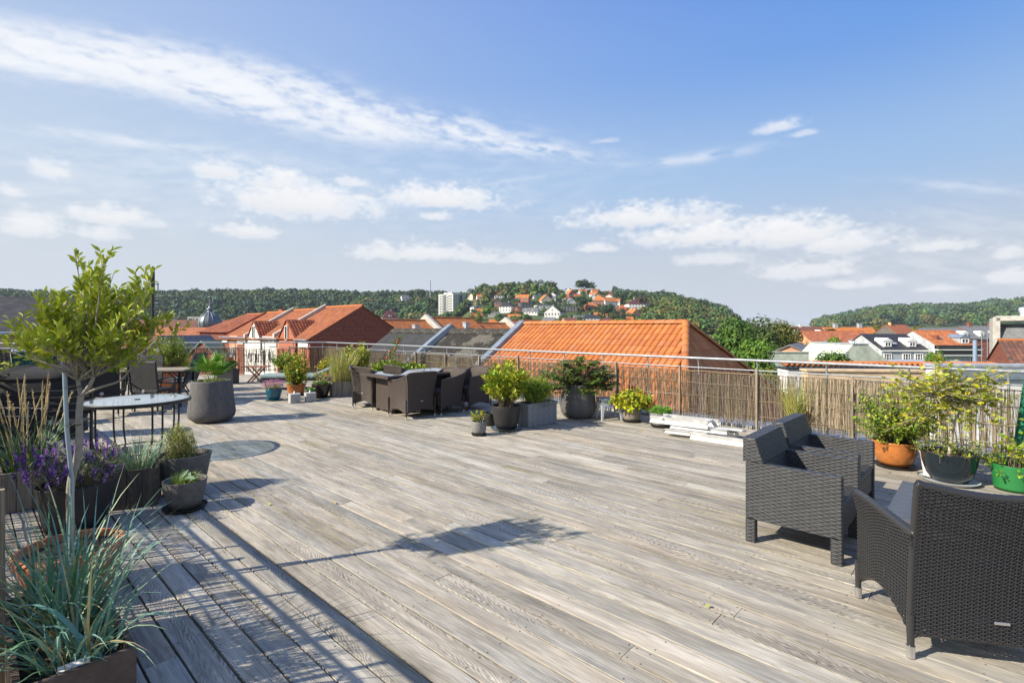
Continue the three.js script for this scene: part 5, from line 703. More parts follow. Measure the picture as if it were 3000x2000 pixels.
// a tub chair: one U-shaped woven shell, seat and four legs; faces local -z... front to local +z
function tubChair(name, label, group, mat, o = {}) {
  const t = thing(name, label, 'chair', [0, 0, 0], 0, group), w = o.w || 0.30, d = o.d || 0.29, hb = o.hb || 0.80, ha = o.ha || 0.66, flare = o.flare ?? 0.05;
  const path = (s) => { const k = s * 2 - 1, a = k * 1.0; const c = Math.sign(a) * Math.min(1, Math.abs(a)); // rounded U: front-left -> back -> front-right
    const q = Math.abs(c); if (q < 0.36) { return [c / 0.36 * w * 0.86, -d]; } if (q < 0.52) { const f = (q - 0.36) / 0.16, an = f * Math.PI / 2; return [Math.sign(c) * (w * 0.86 + Math.sin(an) * w * 0.14), -d + (1 - Math.cos(an)) * w * 0.16]; } const f = (q - 0.52) / 0.48; return [Math.sign(c) * w, mix(-d + w * 0.16, d, f)]; };
  const shell = (off) => (s, v) => { const [x, z] = path(s), q = Math.abs(s * 2 - 1), top = mix(hb, ha, sst(0.25, 0.8, q)) - (q > 0.8 ? (q - 0.8) * 0.15 : 0), side = sst(0.5, 0.6, q), arch = q > 0.52 ? Math.sin((q - 0.52) / 0.48 * Math.PI) : Math.sin(cl((0.44 - q) / 0.44) * Math.PI / 2), bot = 0.105 + 0.055 * arch * (o.arch ?? 1), y = mix(bot, top, v), f = flare * ((y / hb - 0.40) ** 2 * 4 - 0.12) + (y / hb - 0.5) * 0.03; const n = Math.hypot(x / w, z / d) || 1, rx = x / w / n, rz = Math.min(0.3, z / d) / n; return V3(x + rx * (f + off) , y, z + (z < 0 ? rz * (f + off) : 0)); };
  const g = new Geo(); g.surf(shell(0), 64, 16, 1.75, 0.7); g.mesh('shell', mat, t); const g2 = new Geo(); g2.surf(shell(-0.028), 64, 10, 1.75, 0.7, true); g2.mesh('inner_shell', mat, t);
  const rim = []; for (let i = 0; i <= 48; i++) { const a = shell(0)(i / 48, 1), b = shell(-0.028)(i / 48, 1); rim.push(a.add(b).multiplyScalar(0.5)); } new Geo().tube(rim, 0.018, 7).mesh('rim', mat, t);
  const low = []; for (let i = 0; i <= 48; i++) { const a = shell(0)(i / 48, 0), b = shell(-0.028)(i / 48, 0); low.push(a.add(b).multiplyScalar(0.5)); } new Geo().tube(low, 0.015, 6).mesh('lower_rim', mat, t);
  new Geo().cbox(w * 1.88, 0.08, d * 1.9, 0, 0.40, 0.0, 0, 0.012).mesh('seat', mat, t); new Geo().cbox(w * 1.9, 0.24, 0.02, 0, 0.29, d * 0.95, 0, 0.006).mesh('apron', mat, t);
  for (const x of [-1, 1]) for (const z of [-1, 1]) { const l = new Geo(); l.cyl(0.013, 0.016, 0.30, x * (w + 0.006), 0.04, z * (d - 0.01), 8); const lo = l.mesh('leg', M.strand, t); const c = new Geo(); c.cyl(0.0145, 0.0165, 0.042, x * (w + 0.006), 0, z * (d - 0.01), 8); c.mesh('foot_cap', M.cap, lo); }
  { const b = new Geo(); b.cbox(0.05, 0.012, 0.004, 0, 0.30, -d - 0.01 - flare * 0.3, 0, 0.001); b.mesh('maker_plate', M.cap, t); }
  return t;
}
// ---------------------------------------------------------------- dining set with a glass-topped wicker table
{
  const A = 41.8 * D2R, ax = V3(Math.cos(A), 0, -Math.sin(A)), az = V3(-Math.sin(A), 0, -Math.cos(A)), C = V3(-1.91, 0, -10.03), at = (a, b) => C.clone().addScaledVector(ax, a).addScaledVector(az, b);   // a along the table, b away from the camera
  const t = thing('dining_table', 'rectangular brown wicker dining table with an inset glass top', 'table', [C.x, 0, C.z], A);
  const top = new Geo(); for (const s of [-1, 1]) { top.cbox(1.78, 0.05, 0.09, 0, 0.695, s * 0.515, 0, 0.008); top.cbox(0.09, 0.05, 0.94, s * 0.845, 0.695, 0, 0, 0.008); } top.cbox(1.6, 0.02, 0.94, 0, 0.678, 0, 0, 0.004); const tp = top.mesh('table_top', M.wickerBrown, t);
  const gm = new THREE.MeshPhysicalMaterial({ color: 0x0b0d0e, roughness: 0.05, metalness: 0, clearcoat: 1, clearcoatRoughness: 0.02, transmission: 0 }); for (const s of [-1, 1]) { const g = new Geo(); g.cbox(0.79, 0.008, 0.935, s * 0.4, 0.7175, 0, 0, 0.002); g.mesh('glass_pane', gm, tp); }
  for (const s of [-1, 1]) { const g = new Geo(); g.cbox(0.30, 0.62, 0.62, s * 0.52, 0.36, 0, 0, 0.01); const b = g.mesh('pedestal', M.wickerBrown, t); for (const x of [-1, 1]) for (const z of [-1, 1]) { const f = new Geo(); f.box(0.05, 0.05, 0.05, s * 0.52 + x * 0.12, 0.025, z * 0.28); f.mesh('foot', M.strand, b); } }
  const first = tubChair('wicker_dining_chair', 'brown wicker tub chair of the near long side, closest to the askew end chair', 'brown wicker chairs round the glass dining table', M.wickerBrown);
  const put = (p, turn, label, k) => { const o = k ? dup(first, [p.x, 0, p.z], turn, label) : first; o.position.set(p.x, 0, p.z); o.rotation.y = turn; return o; };
  // local +z is the chair's front; the near row faces the table (towards az)
  const face = (v) => Math.atan2(v.x, v.z);
  put(at(-0.48, -0.70), face(az) + 0.06, null, 0); put(at(0.16, -0.70), face(az) - 0.03, 'brown wicker tub chair in the middle of the near long side', 1); put(at(0.82, -0.70), face(az) + 0.02, 'brown wicker tub chair of the near long side next to the yellow-green shrub', 1);
  put(V3(-2.93, 0, -10.42), face(V3(0.97, 0, 0.23)), 'brown wicker tub chair standing askew at the end of the glass table', 1);
  put(at(-0.46, 0.72), face(az) + Math.PI, 'brown wicker tub chair across the table, next to the askew end chair', 1); put(at(0.22, 0.74), face(az) + Math.PI, 'brown wicker tub chair across the table from the middle one', 1);
}
// ---------------------------------------------------------------- the two resin armchairs
function resinChair(label) {
  const t = thing('resin_armchair', label, 'armchair', [0, 0, 0], 0, 'dark grey resin rattan armchairs'), W2 = 0.33, m = M.resin;   // front to local +z
  for (const s of [-1, 1]) { const g = new Geo(); g.cbox(0.055, 0.42, 0.62, s * (W2 - 0.0275), 0.385, 0.02, 0, 0.008); g.mesh('arm_panel', m, t); for (const z of [-1, 1]) { const l = new Geo(); l.cbox(0.058, 0.18, 0.07, s * (W2 - 0.029), 0.092, 0.02 + z * 0.275, 0, 0.006); l.mesh('leg', m, t); } }
  const ext = (name, w, sec) => { const s = new THREE.Shape(); s.moveTo(...sec[0]); sec.slice(1).forEach((p) => s.lineTo(...p)); s.closePath(); const g = new THREE.ExtrudeGeometry(s, { depth: w - 0.016, bevelEnabled: true, bevelSize: 0.008, bevelThickness: 0.008, bevelSegments: 2 }); g.rotateY(-Math.PI / 2); g.translate(w / 2 - 0.008, 0, 0); part(name, metreUV(g), m, t); };
  ext('backrest', 0.545, [[-0.295, 0.20], [-0.295, 0.58], [-0.175, 0.58], [-0.135, 0.40], [-0.135, 0.20]]); ext('back_top', 0.665, [[-0.300, 0.605], [-0.300, 0.765], [-0.225, 0.765], [-0.172, 0.605]]);
  const s = new Geo(); s.cbox(0.548, 0.06, 0.52, 0, 0.36, 0.06, 0, 0.012); s.mesh('seat', m, t); const f = new Geo(); f.cbox(0.548, 0.16, 0.03, 0, 0.255, 0.30, 0, 0.006); f.mesh('front_panel', m, t);
  return t;
}
{
  const toward = UV(-1, 0), turn = Math.atan2(toward.x, toward.z), a = resinChair('dark grey resin armchair beside the slatted low table'), p = UV(1.03, 4.32), q = UV(1.05, 5.13);
  a.position.set(p.x, 0, p.z); a.rotation.y = turn; dup(a, [q.x, 0, q.z], turn - 0.02, 'dark grey resin armchair nearer the reed fence, behind its twin');
  // the slatted low table
  const t = thing('low_table', 'low grey slatted garden table', 'table', [...UV(0.14, 4.43)], GA); t.position.copy(UV(0.14, 4.43)); const sm = std([0.085, 0.092, 0.105], 0.5, { grain: 0.4 });
  for (let k = 0; k < 9; k++) { const g = new Geo(); g.cbox(0.98 / 9 - 0.004, 0.022, 0.66, -0.49 + (k + 0.5) * 0.98 / 9, 0.409, 0, 0, 0.003); g.mesh('slat', sm, t); }
  const fr = new Geo(); for (const s of [-1, 1]) { fr.cbox(0.98, 0.05, 0.03, 0, 0.37, s * 0.31, 0, 0.004); fr.cbox(0.03, 0.05, 0.59, s * 0.475, 0.37, 0, 0, 0.004); } fr.mesh('frame', sm, t); for (const x of [-1, 1]) for (const z of [-1, 1]) { const l = new Geo(); l.cbox(0.05, 0.345, 0.05, x * 0.46, 0.1725, z * 0.30, 0, 0.004); l.mesh('leg', sm, t); }
}
// ---------------------------------------------------------------- the black wicker armchair in front: woven strand by strand
function woven(f, ns, rows, amp, r, s0 = 0, s1 = 1) {                    // horizontal strands over and under upright stakes
  const g = new Geo(), e = 1e-3, per = 3, N = Math.round((s1 - s0) * ns) * per;
  const at = (s, v) => { const p = f(s, v), a = f(Math.min(1, s + e), v).sub(f(Math.max(0, s - e), v)), b = f(s, Math.min(1, v + e)).sub(f(s, Math.max(0, v - e))); return [p, V3().crossVectors(a, b).normalize(), b.multiplyScalar(1 / (2 * e))]; };
  for (let j = 0; j < rows; j++) {
    const v = (j + 0.5) / rows, base = g.P.length / 3, hh = 0.47 / rows, tw = (r() - 0.5) * 0.1;
    for (let i = 0; i <= N; i++) { const s = mix(s0, s1, i / N), [p, n, dv] = at(s, cl(v, e, 1 - e)), o = amp * Math.cos(Math.PI * (s * ns + j)), q = (k, l) => V3().copy(p).addScaledVector(dv, k * hh).addScaledVector(n, o + l); const up = dv.clone().normalize(); g.vert(q(1, 0), V3().copy(n).addScaledVector(up, 1.2).normalize(), i, 0); g.vert(q(0 + tw, 0.0026), n, i, 0.5); g.vert(q(-1, 0), V3().copy(n).addScaledVector(up, -1.2).normalize(), i, 1); }
    for (let i = 0; i < N; i++) for (let k = 0; k < 2; k++) { const a = base + i * 3 + k, b = a + 3; g.I.push(a, a + 1, b, b, a + 1, b + 1); }
  }
  for (let k = 0; k <= ns; k++) { const s = k / ns; if (s < s0 || s > s1) continue; const pts = []; for (let j = 0; j <= 14; j++) { const v = cl(j / 14, e, 1 - e); pts.push(at(s, v)[0]); } g.tube(pts, 0.0035, 4); }
  return g;
}
{
  const turn = 0.215, t = thing('wicker_armchair', 'black woven wicker armchair with silver foot caps, seen from behind', 'armchair', [2.31, 0, -2.67], -turn + Math.PI), r = rng(64);   // front to local +z (away from the camera)
  const w = 0.33, d = 0.27, hb = 0.865;
  const top = (s) => hb - 0.055 * Math.sin(s * Math.PI) * 0.8, fl = (y) => 0.030 * ((y / hb - 0.35) ** 2 * 3) ;
  // back: s from local +x to -x seen from outside (local -z)
  const back = (s, v) => { const x = mix(-w, w, s), bot = 0.12 + 0.012 * Math.sin(s * Math.PI), y = mix(bot, top(s), v); return V3(x * (1 + fl(y) * 1.2), y, -d - fl(y) * 1.5 - 0.035 * Math.sin(s * Math.PI) * 0.6 - y * 0.06); };
  woven((s, v) => back(1 - s, v), 28, 78, 0.0052, r).mesh('back_weave', M.strand, t);
  const side = (q) => (s, v) => { const z = mix(-d, d, s), ya = 0.615 + 0.02 * Math.sin(s * 3), bot = 0.11 + 0.11 * Math.sin(s * Math.PI), y = mix(bot, ya, v); return V3(q * (w * (1 + fl(y) * 1.2) + 0.012 * Math.sin(s * Math.PI) + (y > 0.5 ? (y - 0.5) * 0.18 : 0)), y, z - (1 - s) * (fl(y) * 1.5 + y * 0.06) + s * 0.02); };
  for (const q of [-1, 1]) woven(q < 0 ? side(q) : (s, v) => side(q)(1 - s, v), 22, 50, 0.0052, r).mesh('side_weave', M.strand, t);
  const inner = (s, v) => { const p = back(s, v); p.z += 0.035; return p; }; woven(inner, 26, 68, 0.005, r).mesh('inner_weave', M.strand, t);
  for (const q of [-1, 1]) woven(q > 0 ? (s, v) => { const p = side(q)(s, v); p.x -= q * 0.035; return p; } : (s, v) => { const p = side(q)(1 - s, v); p.x -= q * 0.035; return p; }, 24, 54, 0.004, r).mesh('inner_weave', M.strand, t);
  // wrapped edges
  const wrap = (name, pts, rad) => { const g = new Geo(), c = new THREE.CatmullRomCurve3(pts), L = c.getLength(), n = Math.round(L / 0.012); for (let i = 0; i < n; i++) { const a = c.getPointAt(i / n), b = c.getPointAt(Math.min(1, (i + 0.94) / n)), k = rad * mix(0.96, 1.06, r()); g.tube([a, b], k, 8); } return g.mesh(name, M.strand, t); };
  const edge = []; for (let i = 0; i <= 16; i++) { const p = back(i / 16, 1); p.z += 0.018; edge.push(p); } wrap('top_edge', edge, 0.021);
  for (const q of [-1, 1]) { const e = []; for (let i = 0; i <= 12; i++) { const p = side(q)(i / 12, 1); p.x -= q * 0.018; e.push(p); } const f = side(q); e.push(V3(f(1, 0.93).x - q * 0.018, f(1, 0.93).y, f(1, 0.93).z + 0.015)); wrap('arm_edge', e, 0.022); const fr = []; for (let i = 0; i <= 8; i++) { const p = side(q)(1, 1 - i / 8); p.x -= q * 0.018; p.z += 0.004; fr.push(p); } wrap('front_edge', fr, 0.019); const re = []; for (let i = 0; i <= 10; i++) { const p = back(q > 0 ? 1 : 0, i / 10); p.z += 0.012; re.push(p); } wrap('corner_edge', re, 0.016); const lo = []; for (let i = 0; i <= 10; i++) { const p = side(q)(i / 10, 0); p.x -= q * 0.016; lo.push(p); } wrap('lower_edge', lo, 0.014);
    for (const z of [-1, 1]) { const px = q * w * 1.0, pz = z < 0 ? -d - 0.005 : d + 0.02, l = new Geo(); l.cyl(0.015, 0.018, 0.16, px, 0.055, pz, 12); const lo2 = l.mesh('leg', M.strand, t); const c = new Geo(); c.cyl(0.0175, 0.0195, 0.058, px, 0.004, pz, 14); c.mesh('foot_cap', M.steel, lo2); const pad = new Geo(); pad.cyl(0.014, 0.014, 0.004, px, 0, pz, 12); pad.mesh('foot_pad', M.black, lo2); } }
  { const lo = []; for (let i = 0; i <= 10; i++) { const p = back(i / 10, 0); p.z += 0.016; lo.push(p); } wrap('lower_edge', lo, 0.014); }
  new Geo().cbox(w * 1.9, 0.05, d * 1.95, 0, 0.36, 0, 0, 0.01).mesh('seat', M.wickerBlack, t); const pl = back(0.5, 0.1); new Geo().cbox(0.062, 0.014, 0.004, pl.x - 0.02, pl.y + 0.03, pl.z - 0.012, 0, 0.0015).mesh('maker_plate', M.steel, t);
}
// ---------------------------------------------------------------- round glass table and the black set behind it
{
  const t = thing('round_table', 'round bistro table with a pale glass top and thin black legs', 'table', [-4.62, 0, -6.30]), rr_ = 0.56, gm = new THREE.MeshPhysicalMaterial({ color: new THREE.Color().setRGB(0.78, 0.87, 0.90), roughness: 0.02, transmission: 0.8, thickness: 0, clearcoat: 0.6, clearcoatRoughness: 0.05 });
  new Geo().lathe([[0, 0.700], [rr_ - 0.012, 0.700], [rr_ - 0.012, 0.706], [0, 0.706]], 56).mesh('glass_top', gm, t); new Geo().lathe([[rr_ - 0.014, 0.708], [rr_, 0.708], [rr_ + 0.006, 0.70], [rr_ + 0.004, 0.668], [rr_ - 0.008, 0.664], [rr_ - 0.014, 0.69], [rr_ - 0.014, 0.708]], 56).mesh('rim', M.blackMetal, t);
  new Geo().cyl(0.03, 0.03, 0.01, 0, 0.702, 0, 14).mesh('parasol_plug', M.black, t);
  for (let k = 0; k < 4; k++) { const a = k / 4 * TAU + 0.5; for (const s of [-0.12, 0.12]) { const q = a + s; new Geo().tube([[Math.cos(q) * 0.46, 0.69, Math.sin(q) * 0.46], [Math.cos(q) * 0.45, 0.25, Math.sin(q) * 0.45], [Math.cos(q) * 0.40, 0.08, Math.sin(q) * 0.40], [Math.cos(a) * 0.44, 0.012, Math.sin(a) * 0.44]], 0.011, 7, 10).mesh('leg', M.blackMetal, t); } }
  { const pts = []; for (let i = 0; i <= 24; i++) pts.push([Math.cos(i / 24 * TAU) * 0.40, 0.10, Math.sin(i / 24 * TAU) * 0.40]); new Geo().tube(pts, 0.009, 6).mesh('foot_ring', M.blackMetal, t); }
  const high = (label, x, z, turn) => { const t_ = thing('high_back_chair', label, 'chair', [x, 0, z], turn, 'black wicker chairs of the far dining set'); new Geo().cbox(0.50, 0.62, 0.045, 0, 0.66, -0.24, 0, 0.012, -0.12).mesh('backrest', M.wickerBlack, t_); new Geo().cbox(0.50, 0.06, 0.48, 0, 0.42, 0, 0, 0.012).mesh('seat', M.wickerBlack, t_); for (const s of [-1, 1]) { new Geo().tube([[s * 0.25, 0.44, 0.2], [s * 0.26, 0.62, 0.18], [s * 0.26, 0.64, 0], [s * 0.25, 0.63, -0.24]], 0.014, 6, 10).mesh('armrest', M.blackMetal, t_); for (const z of [-1, 1]) { const l = new Geo().cyl(0.014, 0.016, 0.36, s * 0.22, 0.04, z * 0.2, 8).mesh('leg', M.blackMetal, t_); new Geo().cyl(0.016, 0.017, 0.045, s * 0.22, 0, z * 0.2, 8).mesh('foot_cap', M.cap, l); } } new Geo().lathe([[0, 0.002], [0.03, 0.002], [0.03, -0.002], [0, -0.002]], 16, mat4(0, 0.42, -0.275, 0, Math.PI / 2)).mesh('maker_plate', M.cap, t_); return t_; };
  high('black wicker high-back chair directly behind the small tree trunk', -7.35, -9.25, Math.PI + 0.45); high('black wicker high-back chair with its back to the round table', -6.72, -9.6, Math.PI - 0.06); high('black wicker high-back chair on the far side of the grey table', -7.9, -11.0, 0.2); high('black armchair between the two high-backed ones', -7.15, -9.95, 2.2);
  const g = thing('garden_table', 'grey-topped garden table among the black wicker chairs', 'table', [-7.35, 0, -10.4], 0.2); for (let k = 0; k < 7; k++) { const b = new Geo(true); board(b, 1.5, 0.115, 0.025, mat4(0, 0.73, -0.36 + k * 0.12), [0.9, 0.9, 0.88]); part('slat', b, M.plank, g); } for (const x of [-1, 1]) for (const z of [-1, 1]) new Geo().box(0.05, 0.715, 0.05, x * 0.66, 0.358, z * 0.33).mesh('leg', M.blackMetal, g);
  const fold = (label, x, z, turn) => { const t_ = thing('recliner_chair', label, 'chair', [x, 0, z], turn, 'black aluminium recliner chairs by the terracotta tub'); for (const s of [-1, 1]) { new Geo().tube([[s * 0.27, 0.02, -0.30], [s * 0.27, 0.45, -0.02], [s * 0.27, 0.63, 0.18]], 0.014, 6, 8).mesh('leg', M.blackMetal, t_); new Geo().tube([[s * 0.27, 0.02, 0.30], [s * 0.27, 0.40, 0.05], [s * 0.27, 0.60, -0.12]], 0.014, 6, 8).mesh('leg', M.blackMetal, t_); new Geo().tube([[s * 0.27, 0.40, -0.10], [s * 0.27, 1.02, -0.34]], 0.015, 6).mesh('back_post', M.blackMetal, t_); new Geo().cbox(0.05, 0.022, 0.52, s * 0.28, 0.645, 0.02, 0, 0.006).mesh('armrest', M.blackMetal, t_); } const b = new Geo(); b.quad(V3(-0.255, 0.44, -0.115), V3(0.255, 0.44, -0.115), V3(0.255, 1.0, -0.335), V3(-0.255, 1.0, -0.335)); b.mesh('back_sling', std([0.07, 0.08, 0.09], 0.8), t_); new Geo().cbox(0.51, 0.02, 0.46, 0, 0.42, 0.1, 0, 0.004).mesh('seat_sling', std([0.10, 0.11, 0.12], 0.8), t_); return t_; };
  fold('black aluminium recliner with a grey sling, beside the palm planter', -7.05, -11.0, -1.45); fold('black aluminium recliner with a grey sling, behind its twin', -7.5, -11.7, -1.42);
  // left edge: wicker chair, slatted bench, covered grill
  const wc = tubChair('wicker_tub_chair', 'black wicker tub chair at the left edge behind the lavender', null, M.wickerBlack, { hb: 0.82, ha: 0.70 }); wc.position.set(-5.28, 0, -5.32); wc.rotation.y = 2.2;
  const sb = thing('slatted_bench', 'black slatted garden bench in front of the covered grill', 'bench', [-5.75, 0, -6.35], 0.35); for (let k = 0; k < 4; k++) new Geo().cbox(0.72, 0.055, 0.022, 0, 0.50 + k * 0.085, -0.2 - k * 0.015, 0, 0.005).mesh('back_slat', M.blackMetal, sb); for (let k = 0; k < 4; k++) new Geo().cbox(0.72, 0.022, 0.085, 0, 0.41, -0.12 + k * 0.1, 0, 0.005).mesh('seat_slat', M.blackMetal, sb); for (const s of [-1, 1]) { new Geo().box(0.03, 0.82, 0.03, s * 0.35, 0.41, -0.215).mesh('leg', M.blackMetal, sb); new Geo().box(0.03, 0.40, 0.03, s * 0.35, 0.20, 0.2).mesh('leg', M.blackMetal, sb); }
  const gr = thing('covered_grill', 'grill under a dark fabric cover with a greyish sunlit top', 'grill', [-6.75, 0, -7.35], 0.3), cm = std([0.020, 0.020, 0.024], 0.85, { bump: grain(0.3), bs: 0.02 }), cg = new Geo(); cg.surf((u, v) => { const a = u * TAU, sq = (c) => Math.sign(c) * Math.pow(Math.abs(c), 0.4), y = v < 0.75 ? mix(0.06, 0.86, v / 0.75) : mix(0.86, 1.06, Math.sin((v - 0.75) * 4 * Math.PI / 2)), k = v < 0.75 ? 1 - 0.02 * v : Math.cos((v - 0.75) * 4 * Math.PI / 2 * 0.985), wr = 0.012 * Math.sin(a * 9 + v * 4) * (1 - v) + 0.01 * Math.sin(a * 5 + v * 9); return V3(sq(Math.cos(a)) * (0.48 * k + wr), y - (v > 0.75 ? 0 : 0) + 0.012 * Math.sin(a * 3), sq(Math.sin(a)) * (0.27 * k + wr)); }, 72, 32, 2, 1, true); cg.mesh('cover', cm, gr); for (const x of [-1, 1]) for (const z of [-1, 1]) new Geo().cyl(0.03, 0.03, 0.08, x * 0.38, 0, z * 0.2, 10).mesh('castor', M.black, gr);
  const st = thing('striped_lounger', 'reclined garden chair with a green striped sling behind the small tree', 'chair', [-7.75, 0, -8.4], 0.9), stripe = tex(64, 8, (x) => (x * 12 % 1) < 0.5 ? [0.08, 0.22, 0.16] : [0.14, 0.34, 0.25], true, 0.5, 1), sg = new Geo(); sg.surf((u, v) => V3(mix(-0.27, 0.27, u), 0.55 + v * 0.62, -0.10 - v * 0.5 - 0.10 * Math.sin(v * Math.PI)), 4, 10, 0.5, 0.8); sg.mesh('back_sling', std([1, 1, 1], 0.8, { map: stripe }), st); new Geo().tube([[-0.27, 1.19, -0.61], [0.27, 1.19, -0.61]], 0.025, 8).mesh('head_roll', M.white, st); for (const s of [-1, 1]) { new Geo().tube([[s * 0.28, 0.02, 0.3], [s * 0.28, 0.55, -0.1], [s * 0.28, 1.18, -0.6]], 0.014, 6).mesh('frame_tube', M.blackMetal, st); new Geo().tube([[s * 0.28, 0.02, -0.5], [s * 0.28, 0.5, 0.2]], 0.014, 6).mesh('leg', M.blackMetal, st); } new Geo().cbox(0.52, 0.02, 0.5, 0, 0.42, 0.15, 0, 0.004).mesh('seat_sling', std([1, 1, 1], 0.8, { map: stripe }), st);
}
// ---------------------------------------------------------------- smaller furniture
{
  const ft = thing('folding_table', 'small reddish wooden folding table by the far fence', 'table', [-7.35, 0, -14.7], 0.15), wm = std([0.28, 0.10, 0.045], 0.6, { grain: 0.3 }); for (let k = 0; k < 5; k++) new Geo().cbox(0.70, 0.02, 0.085, 0, 0.46, -0.19 + k * 0.095, 0, 0.003).mesh('slat', wm, ft); for (const z of [-1, 1]) { new Geo().box(0.04, 0.62, 0.02, 0, 0.225, z * 0.16, 0, 0, 0.72).mesh('leg', wm, ft); new Geo().box(0.04, 0.62, 0.02, 0, 0.225, z * 0.185, 0, 0, -0.72).mesh('leg', wm, ft); }
  const lo = thing('sun_lounger', 'grey-green cushioned sun lounger behind the pots', 'sun lounger', [-5.55, 0, -13.2], 0.12), lm = std([0.22, 0.29, 0.28], 0.8, { grain: 0.5 }); new Geo().cbox(1.25, 0.10, 0.62, -0.2, 0.34, 0, 0, 0.03).mesh('seat_cushion', lm, lo); new Geo().cbox(0.75, 0.10, 0.62, 0.72, 0.46, 0, 0, 0.03, 0, 0.42).mesh('back_cushion', lm, lo); new Geo().cbox(1.95, 0.04, 0.66, 0.1, 0.255, 0, 0, 0.01).mesh('frame', M.blackMetal, lo); for (const x of [-0.7, 0.9]) for (const z of [-1, 1]) new Geo().tube([[x, 0.25, z * 0.3], [x + 0.06, 0, z * 0.3]], 0.014, 6).mesh('leg', M.blackMetal, lo);
  const ac = thing('acapulco_chair', 'round garden chair of stretched dark cords beside the bamboo grass', 'chair', [-4.55, 0, -12.9], -0.6); const ring = []; for (let i = 0; i <= 28; i++) { const a = i / 28 * TAU; ring.push([Math.cos(a) * 0.36, 0.55 + Math.sin(a) * 0.32, -0.10 - Math.sin(a) * 0.26]); } new Geo().tube(ring, 0.012, 6).mesh('hoop', M.blackMetal, ac); for (let k = 0; k < 26; k++) { const a = k / 26 * TAU; new Geo().tube([[Math.cos(a) * 0.36, 0.55 + Math.sin(a) * 0.32, -0.10 - Math.sin(a) * 0.26], [0, 0.36, 0.02]], 0.005, 4).mesh('cord', std([0.07, 0.07, 0.08], 0.6), ac); } for (const [x, z] of [[-0.25, 0.2], [0.25, 0.2], [0, -0.35]]) new Geo().tube([[x * 0.6, 0.4, z * 0.5], [x, 0, z]], 0.011, 6).mesh('leg', M.blackMetal, ac);
  const cm = wallM([0.40, 0.39, 0.37]); cm.map = grain(0.25);
  for (const [x, z, a, label] of [[-4.60, -10.80, 0.62, 'pale concrete cube lantern, the one nearer the glass dining table edge pots'], [-4.34, -10.98, 0.58, 'pale concrete cube lantern tucked against the dark glazed pot']]) { const c = thing('concrete_cube', label, 'lantern', [x, 0, z], a, 'concrete cube lanterns'); new Geo().cbox(0.205, 0.19, 0.205, 0, 0.095, 0, 0, 0.006).mesh('cube', cm, c); new Geo().lathe([[0, 0.245], [0.012, 0.24], [0.016, 0.225], [0.010, 0.215], [0.028, 0.20], [0.036, 0.19], [0, 0.19]], 14).mesh('burner_cap', M.cap, c); }
  const s = thing('plastic_stool', 'pale grey plastic stool beside the big dark planter', 'stool', [1.68, 0, -8.85], 0.15), pm = std([0.42, 0.46, 0.50], 0.5); new Geo().cbox(0.37, 0.03, 0.33, 0, 0.355, 0, 0, 0.01).mesh('seat', pm, s); new Geo().box(0.33, 0.05, 0.29, 0, 0.32, 0).mesh('skirt', pm, s); for (const x of [-1, 1]) for (const z of [-1, 1]) { const l = new Geo(), a = 0.024, P = (q, y, k) => V3(x * (0.145 + (1 - y / 0.34) * 0.03) + q[0] * a * k, y, z * (0.125 + (1 - y / 0.34) * 0.03) + q[1] * a * k), Q = [[-1, -1], [1, -1], [1, 1], [-1, 1]]; for (let i = 0; i < 4; i++) { const q = Q[i], w = Q[(i + 1) % 4]; l.quad(P(q, 0, 0.6), P(w, 0, 0.6), P(w, 0.34, 1.2), P(q, 0.34, 1.2)); } l.mesh('leg', pm, s); }
  // the heap of white plastic boards: pieces of a folded-up garden locker
  const hp = std([0.58, 0.58, 0.565], 0.45, { grain: 0.5 }), piece = (label, x, y, z, turn, f) => { const t = thing('white_plastic_panel', label, 'panel', [x, y, z], turn, 'heap of white plastic panels by the fence'); f(t); return t; };
  const prof = (L, h, t0) => { const g = new Geo(); const sec = [[0, 0], [0.02, h * 0.5], [0, h], [t0, h], [t0 + 0.006, h * 0.55], [t0, 0]]; for (let i = 0; i < sec.length; i++) { const a = sec[i], b = sec[(i + 1) % sec.length]; g.quad(V3(-L / 2, a[1], a[0]), V3(-L / 2, b[1], b[0]), V3(L / 2, b[1], b[0]), V3(L / 2, a[1], a[0])); } for (const e of [-1, 1]) g.poly(sec.map(([z, y]) => V3(e * L / 2, y, z))); return g; };
  const dirU = Math.atan2(CV_, -CU_) + 0.10, c0 = V3(2.75, 0, -7.42);
  const at = (a, b) => [c0.x + Math.cos(dirU) * a + Math.sin(dirU) * b, c0.z - Math.sin(dirU) * a + Math.cos(dirU) * b];
  const P1 = (label, a, b, y, L, h, tt, da = 0) => { const [x, z] = at(a, b); piece(label, x, y, z, dirU + da, (t) => prof(L, h, tt).mesh('profile', hp, t)); };
  P1('white plastic rail lying lowest at the front of the heap', -0.30, -0.26, 0.0, 0.78, 0.095, 0.05, -0.05); P1('short curved white plastic rail at the left of the heap', 0.16, -0.24, 0.05, 0.60, 0.05, 0.07, 0.05); P1('wide white plastic rail across the middle of the heap', 0.02, -0.12, 0.10, 0.80, 0.06, 0.10, 0.02); P1('tall white plastic rail resting on the heap', 0.30, -0.14, 0.155, 0.86, 0.10, 0.04, -0.02); P1('white plastic rail at the back of the heap', 0.22, 0.16, 0.14, 0.84, 0.11, 0.04, -0.03); P1('white plastic rail flat under the heap', 0.0, 0.02, 0.0, 0.9, 0.10, 0.25, 0.04);
  for (const [a, y, l] of [[0.55, 0.235, 'left white plastic end bar lying across the heap'], [-0.10, 0.235, 'right white plastic end bar lying across the heap']]) { const [x, z] = at(a, 0.0); piece(l, x, y, z, dirU + Math.PI / 2 + 0.05, (t) => new Geo().cbox(0.30, 0.025, 0.06, 0, 0, 0, 0, 0.005).mesh('bar', hp, t)); }
